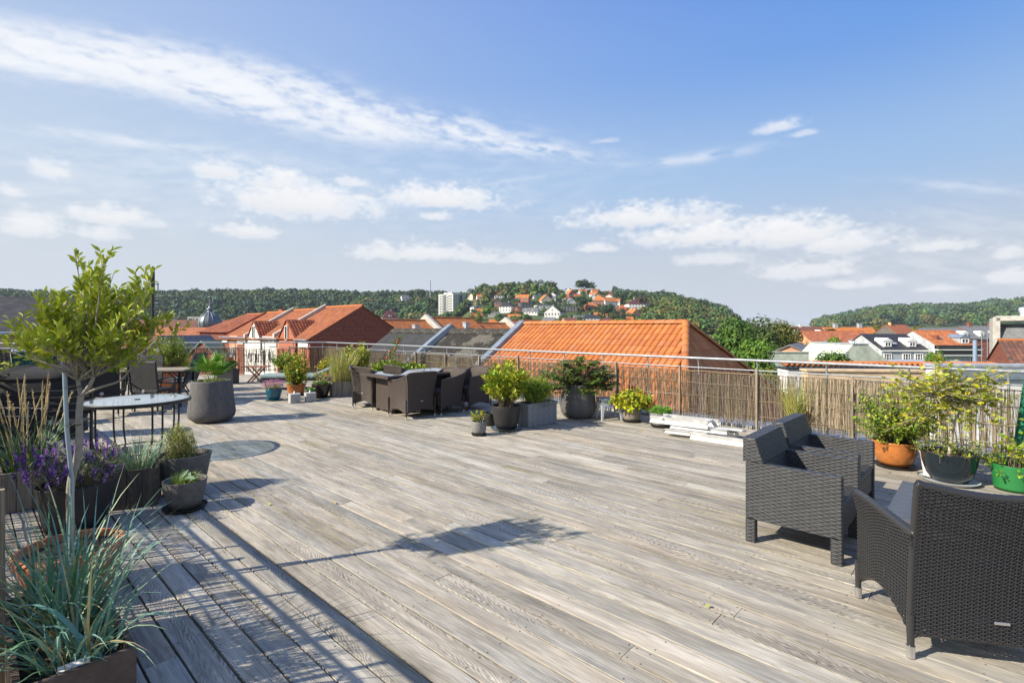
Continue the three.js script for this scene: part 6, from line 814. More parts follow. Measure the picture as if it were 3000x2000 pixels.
  { const [x, z] = at(-0.38, 0.16); piece('rounded white plastic lid at the right of the heap', x, 0.10, z, dirU, (t) => new Geo().cbox(0.34, 0.03, 0.26, 0, 0.03, 0, 0, 0.014, 0.14).mesh('lid', hp, t)); }
  // closed green parasol at the right edge
  const pa = thing('closed_parasol', 'closed green parasol at the right edge of the terrace', 'parasol', [5.42, 0, -5.25]), gm = std([0.012, 0.16, 0.095], 0.8, { grain: 0.3 }), pg = new Geo(); pg.surf((u, v) => { const a = u * TAU, y = 0.35 + v * 1.0, k = (0.17 - 0.10 * v) * (1 + 0.16 * Math.sin(a * 8)); return V3(Math.cos(a) * k, y, Math.sin(a) * k); }, 64, 10, 1, 1, true); pg.mesh('canopy', gm, pa); new Geo().cyl(0.02, 0.02, 1.45, 0, 0, 0, 10).mesh('pole', M.white, pa); new Geo().lathe([[0, 0.10], [0.05, 0.10], [0.06, 0.06], [0.22, 0.04], [0.24, 0.0], [0, 0]], 24).mesh('base', M.black, pa);
}

// ---------------------------------------------------------------- plants and pots
M.leaf = leafMat({ t: 0.36, rough: 0.5, spec: 0.55 }); M.blade = leafMat({ t: 0.25, rough: 0.5, spec: 0.5 }); M.dry = std([1, 1, 1], 0.9, { vc: true }); M.petal = leafMat({ t: 0.25, rough: 0.8, spec: 0.2 }); M.twig = std([0.16, 0.12, 0.085], 0.9, { grain: 0.05 }); M.twigPale = std([0.36, 0.31, 0.25], 0.85, { grain: 0.07 }); M.twigDark = std([0.085, 0.06, 0.045], 0.9, { grain: 0.05 });
const PAL = {
  olive: [[0.52, 0.58, 0.045], [0.40, 0.48, 0.035], [0.62, 0.62, 0.08], [0.27, 0.37, 0.03], [0.45, 0.53, 0.05]], lime: [[0.40, 0.50, 0.02], [0.27, 0.43, 0.02], [0.48, 0.53, 0.03], [0.18, 0.34, 0.02], [0.54, 0.46, 0.04]], yellow: [[0.715, 0.624, 0.036], [0.624, 0.598, 0.036], [0.494, 0.546, 0.036], [0.780, 0.598, 0.060]], green: [[0.130, 0.286, 0.024], [0.091, 0.221, 0.024], [0.195, 0.364, 0.030], [0.065, 0.156, 0.018]], fresh: [[0.156, 0.390, 0.024], [0.117, 0.312, 0.024], [0.234, 0.468, 0.036]], rhodo: [[0.09, 0.16, 0.03], [0.13, 0.21, 0.04], [0.18, 0.25, 0.045], [0.06, 0.11, 0.025], [0.30, 0.30, 0.04]], blue: [[0.16, 0.34, 0.27], [0.12, 0.27, 0.21], [0.23, 0.42, 0.32], [0.15, 0.30, 0.14], [0.30, 0.42, 0.24]], reed: [[0.364, 0.416, 0.060], [0.468, 0.468, 0.096], [0.260, 0.364, 0.048], [0.598, 0.520, 0.192]], straw: [[0.546, 0.416, 0.204], [0.650, 0.520, 0.264], [0.442, 0.325, 0.156]], autumn: [[0.520, 0.442, 0.024], [0.364, 0.416, 0.024], [0.598, 0.390, 0.024], [0.208, 0.312, 0.024], [0.442, 0.520, 0.072]], heather: [[0.390, 0.442, 0.048], [0.286, 0.364, 0.036], [0.494, 0.494, 0.060]] };
const perp = (t, r) => { const v = V3(r() - 0.5, r() - 0.5, r() - 0.5).cross(t); return v.normalize(); };
function shrub(parent, o) {                                             // stems that fan out from the base, leaves along their outer part
  const r = rng(o.seed), L = new Geo(true), S = new Geo(), { y0 = 0, h, rx, rz = rx, n, k = 12, len, wid, pal } = o, lo = o.lo ?? 0.35, from = o.from ?? 0.35, baseR = o.baseR ?? 0.04;
  for (let i = 0; i < n; i++) {
    const a = r() * TAU, q = Math.sqrt(r()), top = h * mix(lo, 1, Math.pow(r(), o.pow ?? 0.7)) * (1 - (o.dome ?? 0.35) * q * q), T = V3(Math.cos(a) * q * rx + (o.ox || 0) , y0 + top, Math.sin(a) * q * rz), b = V3((r() - 0.5) * baseR * 2 + Math.cos(a) * q * baseR, y0 - 0.02, (r() - 0.5) * baseR * 2 + Math.sin(a) * q * baseR), m = V3(mix(b.x, T.x, o.mid ?? 0.38) + (r() - 0.5) * 0.06, mix(b.y, T.y, 0.55), mix(b.z, T.z, o.mid ?? 0.38) + (r() - 0.5) * 0.06);
    const c = new THREE.QuadraticBezierCurve3(b, m, T), pts = c.getPoints(7); S.tube(pts, (o.stem ?? 0.005) * mix(0.7, 1.2, r()), 5, 0, 0.0012);
    for (let j = 0; j < k; j++) {
      const t = mix(from, 1, Math.pow((j + r()) / k, 0.75)), p = c.getPoint(t), tan = c.getTangent(t), side = perp(tan, r), dir = V3().copy(side).addScaledVector(tan, mix(0.2, 0.9, r())).add(V3(0, (o.up ?? 0.25) , 0)).normalize(), nor = V3((r() - 0.5) * 0.9, 1, (r() - 0.5) * 0.9).normalize();
      const cc = mix3(pal[Math.floor(r() * pal.length)], pal[Math.floor(r() * pal.length)], r()), v = mix(0.75, 1.2, r()); L.col = cc.map((x) => x * v); const s = mix(0.7, 1.2, r()); p.addScaledVector(side, (o.puff ?? 0.02) * r());
      if (o.small) L.dia(p, dir, nor, len * s, wid * s); else L.leaf(p, dir, nor, len * s, wid * s, o.fold ?? 0.2);
    }
  }
  S.mesh('stems', o.twig || M.twig, parent); return L.mesh('foliage', o.mat || M.leaf, parent);
}
function grass(parent, o) {
  const r = rng(o.seed), g = new Geo(true), { n, y = 0, pal } = o;
  for (let i = 0; i < n; i++) {
    const a = r() * TAU, q = Math.sqrt(r()), bx = Math.cos(a) * q * (o.bx ?? o.base ?? 0.08), bz = Math.sin(a) * q * (o.bz ?? o.base ?? 0.08), L = mix(o.len[0], o.len[1], r()), a2 = a + (r() - 0.5) * 2.4, lean = mix(o.lean[0], o.lean[1], Math.pow(r(), 1.2)), dr = mix(o.droop[0], o.droop[1], r()), N = 7, P = [V3(bx + (o.ox || 0), y, bz + (o.oz || 0))];
    let th = lean * 0.5; for (let k = 1; k < N; k++) { th += dr / N * (k / N) * 2; const s = L / (N - 1), p = P[k - 1]; P.push(V3(p.x + Math.sin(th) * Math.cos(a2) * s, Math.max(0.004, p.y + Math.cos(th) * s), p.z + Math.sin(th) * Math.sin(a2) * s)); th += lean * 0.5 / N; }
    const v = mix(0.7, 1.25, r()), c = r() < (o.dry ?? 0.06) ? PAL.straw[Math.floor(r() * 3)] : mix3(pal[Math.floor(r() * pal.length)], pal[Math.floor(r() * pal.length)], r()); g.col = c.map((x) => x * v); const tw = a2 + Math.PI / 2 + (r() - 0.5) * 1.4; g.blade(P, o.w * mix(0.6, 1.2, r()), V3(Math.cos(tw), 0, Math.sin(tw)));
  }
  return g.mesh(o.name || 'blades', o.mat || M.blade, parent);
}
function ears(parent, o) {                                               // tall stems with seed heads
  const r = rng(o.seed), g = new Geo(true);
  for (let i = 0; i < o.n; i++) { const a = r() * TAU, b = o.base * Math.sqrt(r()), L = mix(o.len[0], o.len[1], r()), ln = mix(o.lean[0], o.lean[1], r()), az = r() * TAU, P0 = V3(Math.cos(a) * b + (o.ox || 0), o.y, Math.sin(a) * b + (o.oz || 0)), P1 = V3(P0.x + Math.cos(az) * ln * L, o.y + L * Math.cos(ln), P0.z + Math.sin(az) * ln * L), m = V3().lerpVectors(P0, P1, 0.74); g.col = pick(PAL.straw); g.tube([P0, m], 0.0022, 4); const hl = o.head ?? 0.26, st = V3().lerpVectors(P0, P1, 1 - hl); g.tube([st, V3().lerpVectors(st, P1, 0.25), V3().lerpVectors(st, P1, 0.7), P1], (o.hr ?? 0.0075), 6, 6, 0.002); const d = V3().subVectors(P1, st).normalize(); for (let k = 0; k < 26; k++) { const t = r(), p = V3().lerpVectors(st, P1, t), s = perp(d, r); g.dia(p, V3().copy(s).addScaledVector(d, 1.1).normalize(), s, 0.022, 0.006); } }
  return g.mesh('seed_heads', M.dry, parent);
}
// pots: a turned profile with a wall, soil inside, perhaps a saucer
function pot(name, label, x, z, prof, m, o = {}) {
  const t = thing(name, label, o.cat || 'potted plant', [x, 0, z], o.turn || 0), lift = o.saucer ? 0.022 : 0.004, H = prof[prof.length - 1][1], R = prof[prof.length - 1][0], wall = o.wall ?? 0.018, P = prof.map(([q, y]) => [q, y + lift]), inn = [[R - wall * 0.3, H + lift + 0.004], [R - wall, H + lift], [R - wall - 0.004, H + lift - 0.06]];
  const b = new Geo().lathe([[0, lift], ...P, ...inn], o.seg || 44, null, o.sx || 1, o.sz || 1).mesh('pot', m, t); if (o.lab) b.userData.label = o.lab;
  const sy = H + lift - (o.soil ?? 0.04), sr = R - wall * 0.9, sg = new Geo(); sg.surf((u, v) => V3(Math.cos(u * TAU) * sr * v * (o.sx || 1), sy + 0.012 * vn(u * 9 + x, v * 4) * (1 - v), Math.sin(u * TAU) * sr * v * (o.sz || 1)), 24, 5, 1, 0.3, true); sg.mesh('soil', M.soil, t);
  if (o.saucer) new Geo().lathe([[0, 0.002], [o.saucer * 0.86, 0.002], [o.saucer, 0.03], [o.saucer * 0.97, 0.032], [o.saucer * 0.84, 0.014], [0, 0.014]], 40).mesh('saucer', o.saucerMat || M.potBlack, t);
  t.userData.soilY = undefined; delete t.userData.soilY; return [t, sy];
}
function boxPot(name, label, x, z, turn, w, h, d, m, o = {}) {            // rectangular trough with real walls
  const t = thing(name, label, o.cat || 'planter', [x, 0, z], turn), th = o.th || 0.025;
  if (o.planks) { const n = o.planks; for (const s of [-1, 1]) { for (let k = 0; k < n; k++) { const g = new Geo(true); board(g, h, w / n - 0.003, 0.02, mat4(-w / 2 + (k + 0.5) * w / n, h / 2 + 0.004, s * (d / 2 - 0.01), 0, Math.PI / 2, 0).multiply(mat4(0, 0, 0, Math.PI / 2)), [0.9, 0.88, 0.85]); part('plank', g, m, t); } const nd = Math.max(2, Math.round(n * d / w)); for (let k = 0; k < nd; k++) { const g = new Geo(true); board(g, h, (d - 0.04) / nd - 0.003, 0.02, mat4(s * (w / 2 - 0.01), h / 2 + 0.004, -(d - 0.04) / 2 + (k + 0.5) * (d - 0.04) / nd, Math.PI / 2, Math.PI / 2, 0).multiply(mat4(0, 0, 0, Math.PI / 2)), [0.9, 0.88, 0.85]); part('plank', g, m, t); } } }
  else { const g = new Geo(); for (const s of [-1, 1]) { g.cbox(w, h, th, 0, h / 2 + 0.003, s * (d / 2 - th / 2), 0, 0.004); g.cbox(th, h, d - 2 * th + 0.002, s * (w / 2 - th / 2), h / 2 + 0.003, 0, 0, 0.004); } g.mesh('trough', m, t); }
  const sy = h - (o.soil ?? 0.05), sg = new Geo(); sg.surf((u, v) => V3(mix(-1, 1, u) * (w / 2 - 0.02), sy + 0.02 * vn(u * 7, v * 7 + x), mix(1, -1, v) * (d / 2 - 0.02)), 12, 8, w, d); sg.mesh('soil', M.soil, t); return [t, sy];
}
M.potGrey = std([0.105, 0.100, 0.098], 0.85, { grain: 0.09 }); M.potBlack = std([0.022, 0.022, 0.024], 0.55, { grain: 0.2 }); M.potStone = std([0.20, 0.195, 0.185], 0.9, { grain: 0.16, bump: grain(0.12), bs: 0.004 }); M.potMossy = std([0.145, 0.138, 0.125], 0.9, { grain: 0.2, bump: grain(0.1), bs: 0.006 }); M.terra = std([0.42, 0.145, 0.055], 0.7, { grain: 0.3 }); M.terraGlaze = std([0.40, 0.14, 0.035], 0.28, { grain: 0.25 }); M.taupe = std([0.215, 0.185, 0.15], 0.75, { grain: 0.3 }); M.conc = std([0.21, 0.225, 0.235], 0.88, { grain: 0.12 }); M.glaze = (c) => new THREE.MeshPhysicalMaterial({ color: new THREE.Color().setRGB(...c), roughness: 0.22, clearcoat: 0.25, clearcoatRoughness: 0.08, side: THREE.DoubleSide }); M.greenPot = std([0.02, 0.17, 0.045], 0.4);
{
  // --- the young tree in the left foreground
  const TX = -2.63, TZ = -3.05, [t, sy] = pot('potted_tree', 'small standard tree with yellow-green leaves in a terracotta tub, tied to a metal stake', TX, TZ, [[0.17, 0], [0.20, 0.05], [0.245, 0.22], [0.265, 0.24], [0.272, 0.275], [0.262, 0.295]], M.terra, { wall: 0.03, cat: 'tree' }), r = rng(2024);
  const bk = std([0.33, 0.29, 0.23], 0.85, { grain: 0.08, bump: grain(0.06), bs: 0.003 }), tr = new Geo(), rel = (x, y, z = TZ) => V3(x - TX, y, z - TZ);
  tr.tube([rel(-2.625, sy - 0.02), rel(-2.638, 0.5), rel(-2.632, 0.68), rel(-2.60, 0.80), rel(-2.582, 0.92), rel(-2.585, 1.08), rel(-2.574, 1.19)], 0.0215, 12, 22, 0.0165); tr.mesh('trunk', bk, t);
  const st = new Geo(); st.tube([rel(-2.605, sy - 0.02, TZ + 0.035), rel(-2.598, 0.70, TZ + 0.035), rel(-2.628, 1.0, TZ + 0.035), rel(-2.645, 1.33, TZ + 0.03)], 0.0115, 10); st.mesh('stake', std([0.32, 0.40, 0.44], 0.4, { metal: 0.4 }), t);
  { const g = new Geo(); for (const y of [1.245, 1.02]) { const pts = []; for (let i = 0; i <= 14; i++) { const a = i / 14 * TAU; pts.push(rel(-2.61 + Math.cos(a) * 0.045, y, TZ + 0.016 + Math.sin(a) * 0.032)); } g.tube(pts, 0.003, 5); } g.mesh('tie', M.black, t); }
  const limbs = [[-2.84, 1.56], [-2.72, 1.84], [-2.64, 2.05], [-2.515, 1.99], [-2.434, 1.93], [-2.32, 1.95], [-2.23, 1.84], [-2.12, 1.85], [-2.09, 1.72], [-2.13, 1.54], [-2.27, 1.40], [-2.39, 1.34], [-2.70, 1.50], [-2.82, 1.40], [-2.64, 1.72], [-2.55, 1.76], [-2.38, 1.72], [-2.44, 1.55], [-2.25, 1.62], [-2.60, 1.50], [-2.70, 1.66], [-2.92, 1.46], [-2.10, 1.62], [-2.86, 1.47], [-2.88, 1.42], [-2.78, 1.50], [-2.30, 1.46], [-2.18, 1.48]];
  const Lg = new Geo(true), Br = new Geo(), fork = rel(-2.574, 1.19), c2 = rel(-2.50, 1.30), c3 = rel(-2.47, 1.42, TZ + 0.05);
  Br.tube([fork, rel(-2.54, 1.225), c2, c3, rel(-2.45, 1.6)], 0.0135, 8, 12, 0.006); Br.tube([fork, rel(-2.59, 1.27), rel(-2.60, 1.40), rel(-2.63, 1.62)], 0.0125, 8, 12, 0.005); Br.tube([fork, rel(-2.47, 1.235), rel(-2.34, 1.28), rel(-2.27, 1.36)], 0.009, 7, 12, 0.004);
  const leaves = (c, t0, n, big = 1) => { for (let j = 0; j < n; j++) { const tt = mix(t0, 1, (j + r()) / n), p = c.getPoint(tt), tan = c.getTangent(tt), side = perp(tan, r), dir = V3().copy(tan).multiplyScalar(mix(0.5, 1.1, r())).addScaledVector(side, 0.75).add(V3(0, 0.25, 0)).normalize(); const a = PAL.olive[Math.floor(r() * 5)], b = PAL.olive[Math.floor(r() * 5)], v = mix(0.75, 1.2, r()); Lg.col = mix3(a, b, r()).map((x) => x * v); Lg.leaf(p, dir, V3().crossVectors(side, dir).add(V3(0, 0.5, 0)).normalize(), mix(0.034, 0.066, r()) * big, mix(0.014, 0.022, r()) * big, 0.25); } };
  for (let i = 0; i < 74; i++) {
    let x, y, z; if (i < limbs.length) { [x, y] = limbs[i]; z = TZ + (r() - 0.5) * 0.36; } else { const a = r() * TAU, q = Math.sqrt(r()); x = -2.45 + Math.cos(a) * q * 0.26; z = TZ + Math.sin(a) * q * 0.30; y = mix(1.44, 1.93, r()) - q * q * 0.08; }
    const from = i % 3 === 0 ? c2 : i % 3 === 1 ? rel(-2.59, 1.28) : c3, T = rel(x, y, z), m = V3().lerpVectors(from, T, 0.55).add(V3(0, -0.03 + r() * 0.04, 0)), c = new THREE.QuadraticBezierCurve3(from.clone(), m, T); Br.tube(c.getPoints(9), 0.0065, 5, 0, 0.0018); leaves(c, 0.6, 8);
    for (let k = 0; k < 6; k++) { const p = c.getPoint(mix(0.45, 0.98, r())), d = V3().copy(c.getTangent(0.8)).multiplyScalar(0.5).add(V3((r() - 0.5) * 1.2, 0.65 + r() * 0.5, (r() - 0.5) * 1.2)).normalize(), e = p.clone().addScaledVector(d, mix(0.07, 0.16, r())), cc = new THREE.QuadraticBezierCurve3(p, V3().lerpVectors(p, e, 0.5).add(V3(0, -0.008, 0)), e); Br.tube([p, cc.getPoint(0.5), e], 0.0022, 4, 0, 0.001); leaves(cc, 0.25, 7); }
  }
  Br.mesh('branches', bk, t); Lg.mesh('crown', leafMat({ t: 0.5, rough: 0.42, spec: 0.6 }), t);
}
{
  // --- trough of lyme grass in front of it
  const c = UV(2.98, 0.305), rust = std([0.085, 0.062, 0.05], 0.85, { grain: 0.25 }), [t, sy] = boxPot('grass_trough', 'long dark trough of blue-green lyme grass with a white plant label', c.x, c.z, GA, 0.36, 0.30, 0.90, rust, { th: 0.022, soil: 0.07 });
  for (const [oz, n, s, l] of [[0.28, 80, 1, 1], [-0.02, 105, 2, 1.1], [-0.28, 50, 3, 0.9]]) grass(t, { n, y: sy, base: 0.10, oz, len: [0.26 * l, 0.66 * l], lean: [0.25, 1.6], droop: [0.1, 1.2], w: 0.0125, pal: PAL.blue, seed: 50 + s, dry: 0.09, name: 'grass_blades' });
  grass(t, { n: 42, y: sy, base: 0.12, ox: 0.04, oz: -0.1, len: [0.6, 0.85], lean: [0.35, 1.3], droop: [0.1, 0.9], w: 0.0095, pal: PAL.blue, seed: 68, name: 'long_blades' });
  grass(t, { n: 7, y: sy + 0.05, base: 0.05, ox: 0.08, oz: 0.38, len: [0.35, 0.5], lean: [0.7, 1.2], droop: [1.6, 2.6], w: 0.021, pal: PAL.blue, seed: 61, dry: 0, name: 'broad_blades' }); grass(t, { n: 60, y: sy, bx: 0.15, bz: 0.42, len: [0.08, 0.24], lean: [0.2, 1.4], droop: [0.2, 1.6], w: 0.004, pal: PAL.straw, seed: 62, name: 'dry_blades' }); shrub(t, { y0: sy, h: 0.06, rx: 0.15, rz: 0.4, baseR: 0.14, n: 30, k: 5, len: 0.02, wid: 0.012, pal: PAL.fresh, seed: 63, stem: 0.001, small: true });
  const lb = document.createElement('canvas'); lb.width = 256; lb.height = 128; const x2 = lb.getContext('2d'); x2.fillStyle = '#d9d9d6'; x2.fillRect(0, 0, 256, 128); x2.fillStyle = '#3c3c3c'; for (let i = 0; i < 22; i++) if ((i * 7) % 5 < 3) x2.fillRect(176 + i * 2.6, 24, 1.7, 26); x2.fillRect(96, 92, 76, 12); x2.fillRect(122, 82, 16, 30); const lt = new THREE.CanvasTexture(lb); lt.colorSpace = THREE.SRGBColorSpace;
  const lg = new Geo(); lg.quad(V3(-0.05, -0.024, 0.002), V3(0.05, -0.024, 0.002), V3(0.05, 0.024, 0.002), V3(-0.05, 0.024, 0.002), [[0, 0], [1, 0], [1, 1], [0, 1]]); lg.box(0.1, 0.048, 0.003, 0, 0, 0); const lo = lg.mesh('plant_label', std([1, 1, 1], 0.5, { map: lt }), t); lo.position.set(-0.01, sy + 0.055, 0.40); lo.rotation.set(-0.75, -0.55, 0.28, 'YXZ');
}
{
  // --- lavender, grasses and stone pots behind the little tree
  const [lv, ly] = pot('lavender_tub', 'wide black tub of purple lavender', -3.50, -4.10, [[0.19, 0], [0.215, 0.10], [0.245, 0.30], [0.252, 0.35]], M.potBlack, { wall: 0.012 });
  shrub(lv, { y0: ly, h: 0.30, rx: 0.33, n: 150, k: 16, len: 0.045, wid: 0.006, pal: [[0.16, 0.22, 0.09], [0.11, 0.17, 0.06], [0.22, 0.27, 0.14]], seed: 71, from: 0.05, small: true, baseR: 0.12, lo: 0.5, dome: 0.2, stem: 0.0016, up: 0.6 });
  { const r = rng(73), g = new Geo(true); for (let i = 0; i < 135; i++) { const a = r() * TAU, q = Math.sqrt(r()), x = Math.cos(a) * q * 0.36 - 0.05, z = Math.sin(a) * q * 0.33 + 0.03, y = ly + mix(0.10, 0.36, r()) - q * 0.06, d = V3(x * 0.7 + (r() - 0.5) * 0.3, 1, z * 0.7 + (r() - 0.5) * 0.3).normalize(); const v = mix(0.7, 1.3, r()), base = r() < 0.5 ? [0.15, 0.06, 0.27] : r() < 0.6 ? [0.25, 0.12, 0.38] : [0.08, 0.04, 0.17]; for (let k = 0; k < 26; k++) { const p = V3(x, y, z).addScaledVector(d, r() * 0.07), s = perp(d, r); const w = mix(0.7, 1.4, r()); g.col = base.map((c) => c * v * w); g.dia(p, V3().copy(s).addScaledVector(d, 0.7).normalize(), d, 0.018, 0.013); } } g.mesh('flower_spikes', M.petal, lv); }
  const bA = V3(-4.36, 0, -4.62), [gb, gy] = boxPot('wooden_planter', 'weathered plank planter with tall grass and tan seed heads', bA.x, bA.z, GA, 0.40, 0.34, 0.40, M.plank, { planks: 4 });
  grass(gb, { n: 210, y: gy, base: 0.16, len: [0.25, 0.62], lean: [0.1, 1.0], droop: [0.2, 1.2], w: 0.009, pal: PAL.blue.concat(PAL.green), seed: 81, dry: 0.14 }); ears(gb, { n: 24, y: gy, base: 0.14, len: [0.55, 0.92], lean: [0.03, 0.30], seed: 82, head: 0.32 });
  const sqm = wood([0.28, 0.245, 0.21], 0.9), [sq, qy] = boxPot('square_planter', 'dark square wooden planter of grey-green grass', -3.42, -4.66, 0.52, 0.34, 0.33, 0.34, sqm, { planks: 3 });
  grass(sq, { n: 300, y: qy, base: 0.13, len: [0.22, 0.46], lean: [0.1, 1.15], droop: [0.3, 1.5], w: 0.0065, pal: PAL.blue.concat([[0.24, 0.30, 0.16], [0.30, 0.34, 0.2]]), seed: 85, dry: 0.12 });
  const [b1, y1] = pot('stone_pot', 'large mossy stone pot with a yellow-green conifer shrub', -3.22, -5.0, [[0.15, 0], [0.185, 0.12], [0.215, 0.30], [0.225, 0.355]], M.potMossy, { wall: 0.022, sx: 1.12 });
  shrub(b1, { y0: y1, h: 0.36, rx: 0.15, ox: -0.06, n: 110, k: 40, len: 0.017, wid: 0.007, pal: PAL.heather, seed: 91, from: 0.1, small: true, baseR: 0.08, lo: 0.45, dome: 0.3, stem: 0.0015, up: 0.4, puff: 0.008 }); shrub(b1, { y0: y1, h: 0.06, rx: 0.16, n: 40, k: 6, len: 0.018, wid: 0.01, pal: PAL.green, seed: 92, small: true, baseR: 0.12, stem: 0.001 });
  const [b2, y2] = pot('stone_pot', 'smaller mossy stone pot on a saucer with a tuft of chives', -2.88, -4.5, [[0.12, 0], [0.145, 0.08], [0.165, 0.19], [0.172, 0.235]], M.potMossy, { wall: 0.02, saucer: 0.175 });
  grass(b2, { n: 260, y: y2, base: 0.10, len: [0.05, 0.13], lean: [0.1, 1.0], droop: [0.2, 1.0], w: 0.003, pal: PAL.fresh.concat(PAL.lime), seed: 95 }); shrub(b2, { y0: y2, h: 0.09, rx: 0.10, n: 5, k: 2, len: 0.11, wid: 0.05, pal: [[0.12, 0.22, 0.10]], seed: 96, stem: 0.002, fold: 0.3 });
  const [b3, y3] = boxPot('black_planter', 'low black square planter behind the lavender', -4.35, -5.5, 0.4, 0.30, 0.26, 0.30, M.potBlack, {}); grass(b3, { n: 40, y: y3, base: 0.1, len: [0.1, 0.25], lean: [0.2, 1.0], droop: [0.2, 1], w: 0.005, pal: PAL.straw, seed: 97 });
  const [b4, y4] = pot('shrub_tub', 'leafy yellow-green shrub in a dark tub left of the covered grill', -7.25, -7.15, [[0.2, 0], [0.25, 0.4]], M.potBlack); shrub(b4, { y0: y4, h: 0.85, rx: 0.34, n: 70, k: 14, len: 0.07, wid: 0.03, pal: PAL.lime.concat(PAL.olive), seed: 98 });
}
{
  // --- the grey palm planter and the far left group
  const [p, y] = pot('palm_planter', 'large smooth grey tapered planter with a fan palm', -5.10, -8.68, [[0.20, 0], [0.28, 0.015], [0.345, 0.075], [0.362, 0.15], [0.352, 0.24], [0.31, 0.66], [0.300, 0.685]], M.potGrey, { wall: 0.025, seg: 64 });
  { const r = rng(111), g = new Geo(true), s = new Geo(); for (let i = 0; i < 17; i++) { const a = i * 2.4, ln = mix(0.15, 0.9, i / 17), q = V3(Math.sin(ln) * Math.cos(a), Math.cos(ln), Math.sin(ln) * Math.sin(a)), o = V3(Math.cos(a) * 0.03, y, Math.sin(a) * 0.03), e = o.clone().addScaledVector(q, mix(0.20, 0.36, r())); s.tube([o, e], 0.005, 5, 0, 0.003); const side = V3().crossVectors(q, V3(0, 1, 0)).normalize(); if (side.lengthSq() < 0.1) side.set(1, 0, 0); for (let k = 0; k < 15; k++) { const f = (k - 7) / 7, an = f * 1.25, d = V3().copy(q).multiplyScalar(Math.cos(an)).addScaledVector(side, Math.sin(an)).normalize(), L = mix(0.26, 0.34, r()) * (1 - Math.abs(f) * 0.25), P = []; for (let j = 0; j < 5; j++) { const t = j / 4; P.push(e.clone().addScaledVector(d, L * t).add(V3(0, -0.09 * t * t * t, 0))); } const v = mix(0.75, 1.25, r()); g.col = mix3([0.10, 0.26, 0.02], [0.20, 0.36, 0.03], r()).map((c) => c * v); g.blade(P, 0.021, V3().crossVectors(d, q).lengthSq() > 0.001 ? V3().crossVectors(V3().crossVectors(side, q), d).normalize() : side); } } s.mesh('stalks', std([0.2, 0.28, 0.06], 0.6), p); g.mesh('fronds', M.blade, p); }
  shrub(p, { y0: y, h: 0.07, rx: 0.24, n: 60, k: 8, len: 0.02, wid: 0.012, pal: PAL.lime, seed: 112, small: true, baseR: 0.2, stem: 0.001 });
  const [hy, hyy] = boxPot('hydrangea_planter', 'dark square planter with a fading brownish hydrangea', -8.0, -14.4, 0.1, 0.42, 0.40, 0.42, std([0.04, 0.042, 0.05], 0.6, { grain: 0.3 })); shrub(hy, { y0: hyy, h: 0.34, rx: 0.26, n: 40, k: 8, len: 0.10, wid: 0.06, pal: PAL.green, seed: 121 }); { const r = rng(122), g = new Geo(true); for (let i = 0; i < 11; i++) { const c = V3((r() - 0.5) * 0.42, hyy + mix(0.22, 0.42, r()), (r() - 0.5) * 0.36); for (let k = 0; k < 70; k++) { const n = V3(r() - 0.5, r() - 0.5, r() - 0.5).normalize(); g.col = mix3([0.22, 0.075, 0.045], [0.34, 0.15, 0.09], r()); g.dia(c.clone().addScaledVector(n, 0.058), perp(n, r), n, 0.026, 0.024); } } g.mesh('flower_heads', M.petal, hy); }
  const [tt, ty] = pot('terracotta_tub', 'large terracotta tub with a tall loose shrub behind the recliners', -8.45, -12.6, [[0.28, 0], [0.33, 0.10], [0.36, 0.30], [0.35, 0.33], [0.38, 0.52], [0.40, 0.58]], M.terra, { wall: 0.03 }); shrub(tt, { y0: ty, h: 0.98, rx: 0.52, n: 170, k: 24, len: 0.055, wid: 0.022, pal: PAL.heather.concat(PAL.lime, PAL.green), seed: 131, baseR: 0.15, lo: 0.3, up: 0.3 });
  for (const [x, yy, z, l] of [[-8.27, 1.48, -12.55, 'white solar globe on the tallest stem above the terracotta tub shrub'], [-8.42, 1.04, -12.1, 'white solar globe half hidden in the terracotta tub shrub'], [-8.75, 0.93, -12.0, 'white solar globe lowest beside the terracotta tub shrub']]) { const g = thing('solar_globe', l, 'garden light', [x, 0, z], 0, 'white solar globes in the shrub'); new Geo().sphere(0.052, 0, yy, 0, [1, 0.92, 1], 20, 14).mesh('globe', std([0.82, 0.82, 0.80], 0.4), g); new Geo().cyl(0.02, 0.016, 0.035, 0, yy + 0.042, 0, 10).mesh('cap', M.black, g); new Geo().tube([[0, 0, 0.06], [0.01, yy * 0.6, 0.06], [0, yy + 0.1, 0.03], [0, yy + 0.075, 0]], 0.005, 5).mesh('stem', M.blackMetal, g); }
  // --- pots in the middle distance
  const [te, tey] = pot('flower_pot', 'teal glazed pot of pink flowers on a saucer', -5.2, -11.15, [[0.11, 0], [0.14, 0.06], [0.165, 0.18], [0.160, 0.235]], M.glaze([0.012, 0.09, 0.14]), { saucer: 0.19, saucerMat: M.glaze([0.02, 0.11, 0.13]) }); shrub(te, { y0: tey, h: 0.20, rx: 0.20, n: 70, k: 16, len: 0.03, wid: 0.008, pal: PAL.heather, seed: 141, small: true, baseR: 0.1, lo: 0.5, stem: 0.001 }); { const r = rng(142), g = new Geo(true); for (let i = 0; i < 420; i++) { const a = r() * TAU, q = Math.sqrt(r()) * 0.24, p = V3(Math.cos(a) * q, tey + mix(0.13, 0.26, r()) - q * 0.25, Math.sin(a) * q); for (let k = 0; k < 3; k++) { const n = V3(r() - 0.5, 0.9, r() - 0.5).normalize(); g.col = mix3([0.52, 0.16, 0.34], [0.62, 0.30, 0.48], r()); g.dia(p, perp(n, r), n, 0.022, 0.014); } } g.mesh('flowers', M.petal, te); }
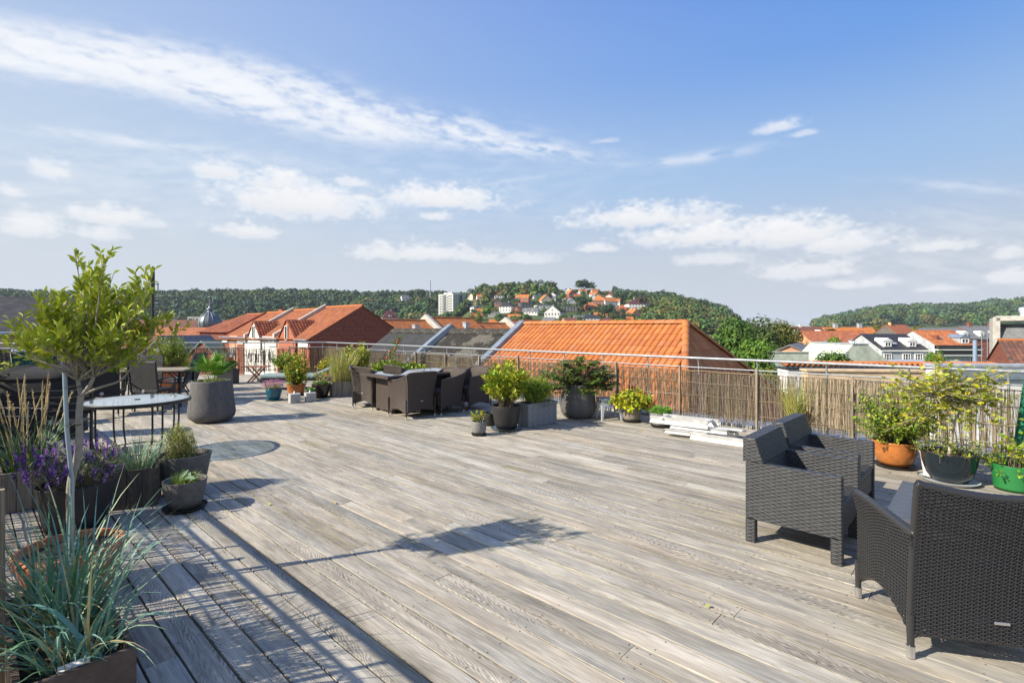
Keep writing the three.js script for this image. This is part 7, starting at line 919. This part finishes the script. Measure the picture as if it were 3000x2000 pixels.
  const [og, oy] = pot('shrub_pot', 'orange-brown glazed pot with a tall yellow-leaved shrub', -5.05, -11.95, [[0.15, 0], [0.18, 0.06], [0.20, 0.19], [0.225, 0.215], [0.222, 0.235]], M.terraGlaze, { saucer: 0.2 }); shrub(og, { y0: oy, h: 0.98, rx: 0.34, n: 70, k: 20, len: 0.065, wid: 0.05, pal: PAL.autumn.concat(PAL.lime), seed: 151, lo: 0.15, stem: 0.007, dome: 0.5, from: 0.25, twig: M.twigDark });
  const [dk, dy] = pot('herb_pot', 'dark glazed pot with pale leggy stems', -4.32, -11.55, [[0.13, 0], [0.17, 0.08], [0.195, 0.25], [0.2, 0.29]], M.glaze([0.02, 0.012, 0.01]), { saucer: 0.21 }); shrub(dk, { y0: dy, h: 0.52, rx: 0.26, n: 22, k: 9, len: 0.05, wid: 0.03, pal: PAL.lime.concat(PAL.straw), seed: 161, twig: M.twigPale }); shrub(dk, { y0: dy, h: 0.1, rx: 0.18, n: 30, k: 6, len: 0.05, wid: 0.04, pal: PAL.fresh, seed: 162, baseR: 0.12 });
  const [d2, d2y] = pot('herb_pot', 'small black pot with a bright round-leaved seedling', -4.40, -11.15, [[0.09, 0], [0.12, 0.18], [0.125, 0.2]], M.potBlack); shrub(d2, { y0: d2y, h: 0.12, rx: 0.11, n: 10, k: 4, len: 0.06, wid: 0.055, pal: PAL.fresh, seed: 165 });
  const [bb, by] = boxPot('bamboo_planter', 'weathered plank planter overflowing with tall reed-like grass', -3.95, -11.95, 0.62, 0.62, 0.33, 0.42, M.plank, { planks: 5 }); grass(bb, { n: 420, y: by, bx: 0.26, bz: 0.17, len: [0.45, 1.0], lean: [0.02, 0.5], droop: [0.1, 1.1], w: 0.011, pal: PAL.reed, seed: 171, dry: 0.15 }); grass(bb, { n: 120, y: by, bx: 0.27, bz: 0.18, len: [0.15, 0.4], lean: [0.0, 0.4], droop: [0.1, 0.5], w: 0.008, pal: PAL.straw, seed: 172, name: 'dry_stalks' });
  // --- bushes along the far right fence
  const along = (name, label, u, v, o, prof = [[0.16, 0], [0.2, 0.28]], m = M.potBlack) => { const q = UV(u, v), [t, sy] = pot(name, label, q.x, q.z, prof, m); if (o) shrub(t, { y0: sy, ...o }); return [t, sy]; };
  along('shrub_pot', 'broad bright green shrub between the reed-like grass and the glass table', 12.1, 8.02, { h: 0.45, rx: 0.5, n: 130, k: 16, len: 0.08, wid: 0.04, pal: PAL.green.concat(PAL.lime), seed: 181, baseR: 0.12 }); along('shrub_pot', 'yellowing leafy shrub behind the glass dining table', 11.0, 8.05, { h: 0.42, rx: 0.42, n: 110, k: 16, len: 0.085, wid: 0.05, pal: PAL.lime.concat(PAL.green), seed: 182, baseR: 0.12 });
  const [gd] = along('grass_pot', 'brown-green tuft of fine dry grass behind the glass table', 9.8, 8.05, null); grass(gd, { n: 420, y: 0.25, base: 0.12, len: [0.3, 0.6], lean: [0.1, 0.9], droop: [0.2, 1.0], w: 0.004, pal: PAL.reed.concat(PAL.straw), seed: 183, dry: 0.4 });
  const [gc] = along('grass_pot', 'tuft of pale dry grass by the fence', 8.6, 8.1, null); grass(gc, { n: 260, y: 0.25, base: 0.12, len: [0.3, 0.55], lean: [0.1, 0.8], droop: [0.2, 1.0], w: 0.004, pal: PAL.straw.concat(PAL.reed), seed: 188, dry: 0.3 });
  { const [ap, ay] = along('apple_tree', 'slender columnar apple tree with red apples', 11.6, 7.75, null); const r = rng(184), g = new Geo(); g.tube([[0, ay, 0], [0.02, 0.7, 0.01], [0.16, 1.05, 0], [0.24, 1.28, 0.0]], 0.012, 7, 12, 0.005); g.mesh('trunk', M.twig, ap); const L = new Geo(true); for (let i = 0; i < 190; i++) { const t = Math.pow(r(), 0.8), y = mix(0.62, 1.36, t), x = y > 0.72 ? (y - 0.72) * 0.40 : 0, a = r() * TAU, q = V3(x + Math.cos(a) * 0.03, y, Math.sin(a) * 0.03), d = V3(Math.cos(a), 0.35, Math.sin(a)).normalize(); L.col = mix3(PAL.green[0], PAL.lime[1], r()); L.leaf(q, d, V3(0, 1, 0), mix(0.06, 0.11, r()), 0.04, 0.2); } L.mesh('foliage', M.leaf, ap); for (const [x, y, z] of [[0.20, 1.18, 0.07], [0.15, 1.02, 0.08], [0.02, 0.95, 0.09], [-0.06, 0.78, 0.08], [0.24, 1.26, 0.05]]) new Geo().sphere(0.034, x, y, z, [1, 0.92, 1], 14, 10).mesh('apple', std([0.45, 0.05, 0.02], 0.35), ap); }
  const [bg] = along('grass_pot', 'bluish fescue with brown seed plumes in a black pot', 14.6, 7.6, null); grass(bg, { n: 320, y: 0.25, base: 0.1, len: [0.25, 0.45], lean: [0.3, 1.3], droop: [0.1, 0.6], w: 0.004, pal: [[0.22, 0.30, 0.30], [0.30, 0.36, 0.35]], seed: 185, dry: 0.05 }); grass(bg, { n: 140, y: 0.25, base: 0.1, len: [0.5, 0.85], lean: [0.05, 0.4], droop: [0.05, 0.4], w: 0.004, pal: [[0.22, 0.14, 0.10], [0.3, 0.2, 0.14]], seed: 186, name: 'plumes' });
  for (const [x, z, l, pal, sd, hh] of [[-6.95, -15.7, 'leafy green shrub in a black pot at the far corner of the terrace', PAL.green.concat(PAL.lime), 301, 0.6], [-9.7, -14.7, 'loose yellow-green shrub by the far dark fence', PAL.lime.concat(PAL.autumn), 302, 0.75], [-11.2, -14.9, 'olive shrub by the far dark fence beyond the terracotta tub', PAL.olive.concat(PAL.green), 303, 0.7]]) { const [q, sy] = pot('shrub_pot', l, x, z, [[0.16, 0], [0.2, 0.30]], M.potBlack); shrub(q, { y0: sy, h: hh, rx: 0.42, n: 90, k: 16, len: 0.075, wid: 0.04, pal, seed: sd, baseR: 0.1 }); }
  along('shrub_pot', 'golden bushy shrub in a terracotta pot by the far corner', 13.9, 7.3, { h: 0.5, rx: 0.42, n: 110, k: 18, len: 0.065, wid: 0.035, pal: PAL.autumn.concat(PAL.yellow), seed: 187 }, [[0.17, 0], [0.22, 0.26], [0.24, 0.28]], M.terra); along('shrub_pot', 'tall yellow-green shrub beside the reed-like grass', 13.3, 7.75, { h: 1.0, rx: 0.42, n: 110, k: 18, len: 0.08, wid: 0.05, pal: PAL.lime.concat(PAL.autumn), seed: 189 });
}
{
  // --- the group in front of the orange roof
  const [s1, y1] = pot('seedling_pot', 'little round stone pot with a small shrub, in front of the black tub', -0.49, -7.55, [[0.085, 0], [0.105, 0.05], [0.112, 0.15], [0.108, 0.185]], M.potStone, { saucer: 0.115 }); shrub(s1, { y0: y1, h: 0.25, rx: 0.13, n: 26, k: 8, len: 0.04, wid: 0.026, pal: PAL.lime.concat([[0.34, 0.14, 0.04]]), seed: 201 });
  pot('empty_pot', 'small empty black pot behind the little stone pot', -0.36, -8.3, [[0.085, 0], [0.11, 0.19], [0.112, 0.2]], M.potBlack, { cat: 'pot' });
  const [s2, y2] = pot('shrub_tub', 'black tub on a grey saucer with a bright yellow-green shrub', -0.09, -7.98, [[0.15, 0], [0.185, 0.08], [0.225, 0.30], [0.228, 0.355]], M.potBlack, { saucer: 0.245, saucerMat: std([0.09, 0.115, 0.14], 0.5), wall: 0.014 }); shrub(s2, { y0: y2, h: 0.74, rx: 0.37, n: 120, k: 18, len: 0.082, wid: 0.04, pal: PAL.lime.concat(PAL.lime, [PAL.yellow[1]]), seed: 211, lo: 0.4, stem: 0.0065, baseR: 0.05, up: 0.5, dome: 0.25 });
  const [s3, y3] = boxPot('concrete_trough', 'rectangular grey concrete trough with a dense green hedge', 0.40, -8.42, 41.8 * D2R, 0.66, 0.37, 0.31, M.conc, { th: 0.03 }); shrub(s3, { y0: y3, h: 0.50, rx: 0.34, rz: 0.19, n: 260, k: 30, len: 0.03, wid: 0.016, pal: PAL.fresh.concat(PAL.lime), seed: 221, small: true, baseR: 0.14, lo: 0.4, from: 0.2, dome: 0.25, stem: 0.002 });
  const [s4, y4] = pot('rhododendron_planter', 'big dark egg-shaped planter with a spreading rhododendron', 1.17, -9.05, [[0.17, 0], [0.25, 0.02], [0.305, 0.10], [0.318, 0.20], [0.295, 0.40], [0.245, 0.57], [0.238, 0.58]], M.potGrey, { wall: 0.022, seg: 56 });
  { const r = rng(231), L = new Geo(true), S = new Geo(); for (let i = 0; i < 215; i++) { const a = r() * TAU, q = Math.sqrt(r()), T = V3(Math.cos(a) * q * 0.68, y4 + mix(-0.02, 0.58, r()) * (1 - 0.40 * q * q) - 0.09 * q * q, Math.sin(a) * q * 0.50), c = new THREE.QuadraticBezierCurve3(V3(Math.cos(a) * 0.04, y4, Math.sin(a) * 0.04), V3(T.x * 0.4, mix(y4, T.y, 0.7), T.z * 0.4), T); S.tube(c.getPoints(6), 0.006, 5, 0, 0.002); for (let k = 0; k < 13; k++) { const b = k * 2.4, p = c.getPoint(k < 9 ? 1 : mix(0.7, 0.95, r())), d = V3(Math.cos(b), mix(-0.35, 0.45, r()), Math.sin(b)).normalize(), v = mix(0.7, 1.25, r()); L.col = mix3(PAL.rhodo[Math.floor(r() * 5)], PAL.rhodo[Math.floor(r() * 4)], r()).map((x) => x * v); L.leaf(p, d, V3((r() - 0.5) * 0.6, 1, (r() - 0.5) * 0.6).normalize(), mix(0.075, 0.12, r()), mix(0.026, 0.036, r()), 0.22); } } S.mesh('stems', M.twigDark, s4); L.mesh('foliage', leafMat({ t: 0.2, rough: 0.38, spec: 0.6 }), s4); }
  const [s5, y5] = pot('shrub_pot', 'taupe round pot with a golden heart-leaved plant', 2.02, -8.62, [[0.125, 0], [0.14, 0.06], [0.150, 0.22], [0.148, 0.25]], M.taupe, { saucer: 0.155 }); shrub(s5, { y0: y5, h: 0.36, rx: 0.36, n: 80, k: 12, len: 0.078, wid: 0.06, pal: PAL.yellow.concat(PAL.lime), seed: 241, lo: 0.15, dome: 0.6, stem: 0.003, up: 0 });
  const [s6, y6] = pot('parsley_pot', 'grey stone pot of curly parsley', 2.38, -8.18, [[0.13, 0], [0.15, 0.05], [0.168, 0.19], [0.165, 0.205]], M.potStone, { saucer: 0.16 }); shrub(s6, { y0: y6, h: 0.16, rx: 0.19, n: 130, k: 14, len: 0.022, wid: 0.018, pal: PAL.fresh, seed: 251, small: true, baseR: 0.1, lo: 0.5, stem: 0.0012 });
  const [s7, y7] = pot('grass_pot', 'taupe pot with a tall loose tuft of grass against the reed fence', 4.18, -7.55, [[0.105, 0], [0.13, 0.2]], M.taupe); grass(s7, { n: 330, y: y7, base: 0.08, len: [0.35, 0.85], lean: [0.05, 0.75], droop: [0.1, 0.9], w: 0.0055, pal: PAL.reed.concat([[0.20, 0.34, 0.04]]), seed: 261, dry: 0.2 });
  // --- the group at the right
  const [t1, q1] = pot('shrub_pot', 'orange glazed bowl on a saucer with a dense small-leaved shrub', 4.38, -5.85, [[0.13, 0], [0.175, 0.05], [0.21, 0.16], [0.205, 0.24], [0.222, 0.262], [0.218, 0.275]], M.terraGlaze, { saucer: 0.205 }); shrub(t1, { y0: q1, h: 0.70, rx: 0.50, n: 170, k: 22, len: 0.036, wid: 0.026, pal: PAL.olive.concat(PAL.green), seed: 271, lo: 0.15, stem: 0.005, from: 0.2, dome: 0.3, twig: M.twigDark }); { const r = rng(272), g = new Geo(true); for (let i = 0; i < 900; i++) { const a = r() * TAU, t = r(), q = 0.06 + 0.20 * (1 - t), p = V3(-0.1 + Math.cos(a) * q, q1 + 0.25 + t * 0.45, -0.2 + Math.sin(a) * q); g.col = mix3([0.12, 0.19, 0.15], [0.20, 0.27, 0.22], r()); g.dia(p, V3(Math.cos(a), 0.2, Math.sin(a)).normalize(), V3(0, 1, 0), 0.04, 0.006); } g.mesh('spruce_needles', M.blade, t1); }
  pot('white_pot', 'white conical pot on a grey saucer between the orange and blue pots', 4.46, -5.42, [[0.075, 0], [0.105, 0.235], [0.112, 0.24]], M.white, { saucer: 0.13, cat: 'pot', saucerMat: std([0.12, 0.11, 0.10], 0.7) });
  const [t2, q2] = pot('bonsai_pot', 'dark blue glazed bowl with a forked small tree of yellowing leaves', 4.52, -5.28, [[0.15, 0], [0.19, 0.06], [0.225, 0.18], [0.235, 0.27], [0.252, 0.285]], M.glaze([0.006, 0.014, 0.022]), { saucer: 0.25, saucerMat: std([0.42, 0.45, 0.47], 0.5), wall: 0.03 });
  { const pale = std([0.42, 0.37, 0.29], 0.85, { grain: 0.05 }), g = new Geo(), r = rng(281), L = new Geo(true); g.tube([[0, q2, 0], [0.02, q2 + 0.16, 0], [0.04, q2 + 0.33, 0]], 0.020, 9, 8, 0.016); const f = V3(0.04, q2 + 0.33, 0); g.tube([f, [-0.04, q2 + 0.46, 0.02], [-0.13, q2 + 0.62, 0.0], [-0.20, q2 + 0.72, 0]], 0.013, 7, 10, 0.006); g.tube([f, [0.10, q2 + 0.44, 0], [0.15, q2 + 0.56, 0], [0.22, q2 + 0.74, 0]], 0.013, 7, 10, 0.006); g.tube([[-0.10, q2 + 0.57, 0], [0.0, q2 + 0.66, 0.02], [0.1, q2 + 0.72, 0]], 0.008, 6, 8, 0.004); g.mesh('trunk', pale, t2); const S = new Geo(); for (let i = 0; i < 175; i++) { const a = r() * TAU, q = Math.sqrt(r()), T = V3(Math.cos(a) * q * 0.66, q2 + mix(0.34, 1.10, r()) - 0.2 * q * q, Math.sin(a) * q * 0.44), o = i % 2 ? V3(-0.15, q2 + 0.65, 0) : V3(0.17, q2 + 0.6, 0), c = new THREE.QuadraticBezierCurve3(o, V3().lerpVectors(o, T, 0.5).add(V3(0, 0.03, 0)), T); S.tube(c.getPoints(5), 0.004, 4, 0, 0.0012); for (let k = 0; k < 11; k++) { const t = mix(0.35, 1, r()), p = c.getPoint(t), d = V3(r() - 0.5, r() * 0.5 - 0.1, r() - 0.5).normalize(), v = mix(0.75, 1.2, r()); L.col = mix3(PAL.autumn[Math.floor(r() * 5)], PAL.olive[Math.floor(r() * 5)], r() * 0.8).map((x) => x * v); L.leaf(p, d, V3((r() - 0.5), 1, (r() - 0.5)).normalize(), mix(0.042, 0.062, r()), mix(0.034, 0.046, r()), 0.15); } } S.mesh('branches', pale, t2); L.mesh('crown', M.leaf, t2); }
  shrub(t2, { y0: q2, h: 0.30, rx: 0.34, n: 60, k: 14, len: 0.024, wid: 0.014, pal: PAL.green.concat(PAL.olive), seed: 283, small: true, baseR: 0.16, lo: 0.2, stem: 0.002, dome: 0.5 });
  const [t3, q3] = pot('green_pot', 'bright green plastic pot with a trailing plant', 4.93, -5.02, [[0.145, 0], [0.15, 0.03], [0.165, 0.20], [0.17, 0.245]], M.greenPot, { wall: 0.01 }); shrub(t3, { y0: q3, h: 0.26, rx: 0.30, n: 60, k: 14, len: 0.028, wid: 0.02, pal: PAL.green.concat(PAL.lime), seed: 291, baseR: 0.12, lo: -0.2, stem: 0.002, dome: 0.4 }); shrub(t3, { y0: q3, h: 0.4, rx: 0.16, n: 10, k: 6, len: 0.05, wid: 0.045, pal: PAL.lime, seed: 292 });
}

{ // a few fallen leaves
  const r = rng(606), lm = leafMat({ t: 0.2 }), spots = [[4.75, -5.55, 'fallen yellow leaf in front of the blue bowl'], [4.1, -5.6, 'fallen yellow leaf beside the orange bowl'], [3.6, -4.9, 'fallen leaf on the boards by the low table'], [0.3, -7.6, 'fallen leaf before the concrete trough'], [1.2, -8.4, 'fallen leaf before the egg-shaped planter'], [-1.6, -4.6, 'fallen leaf on the open boards'], [-2.2, -4.6, 'fallen leaf beside the smaller stone pot'], [2.0, -7.9, 'fallen leaf before the taupe pot'], [1.1, -2.9, 'fallen leaf on the boards near the wicker armchair']];
  for (const [x, z, l] of spots) { const g = new Geo(true); g.col = pick(PAL.autumn.concat([[0.30, 0.16, 0.06]])); const a = r() * TAU; g.leaf(V3(0, 0.006, 0), V3(Math.cos(a), 0.08, Math.sin(a)).normalize(), V3(0, 1, 0), mix(0.04, 0.06, r()), mix(0.022, 0.034, r()), 0.2); const o = g.mesh(numbered('fallen_leaf'), lm); o.position.set(x, 0.006, z); tag(o, l, 'leaf', 'fallen leaves on the deck'); }
}

renderer.render(scene, camera);
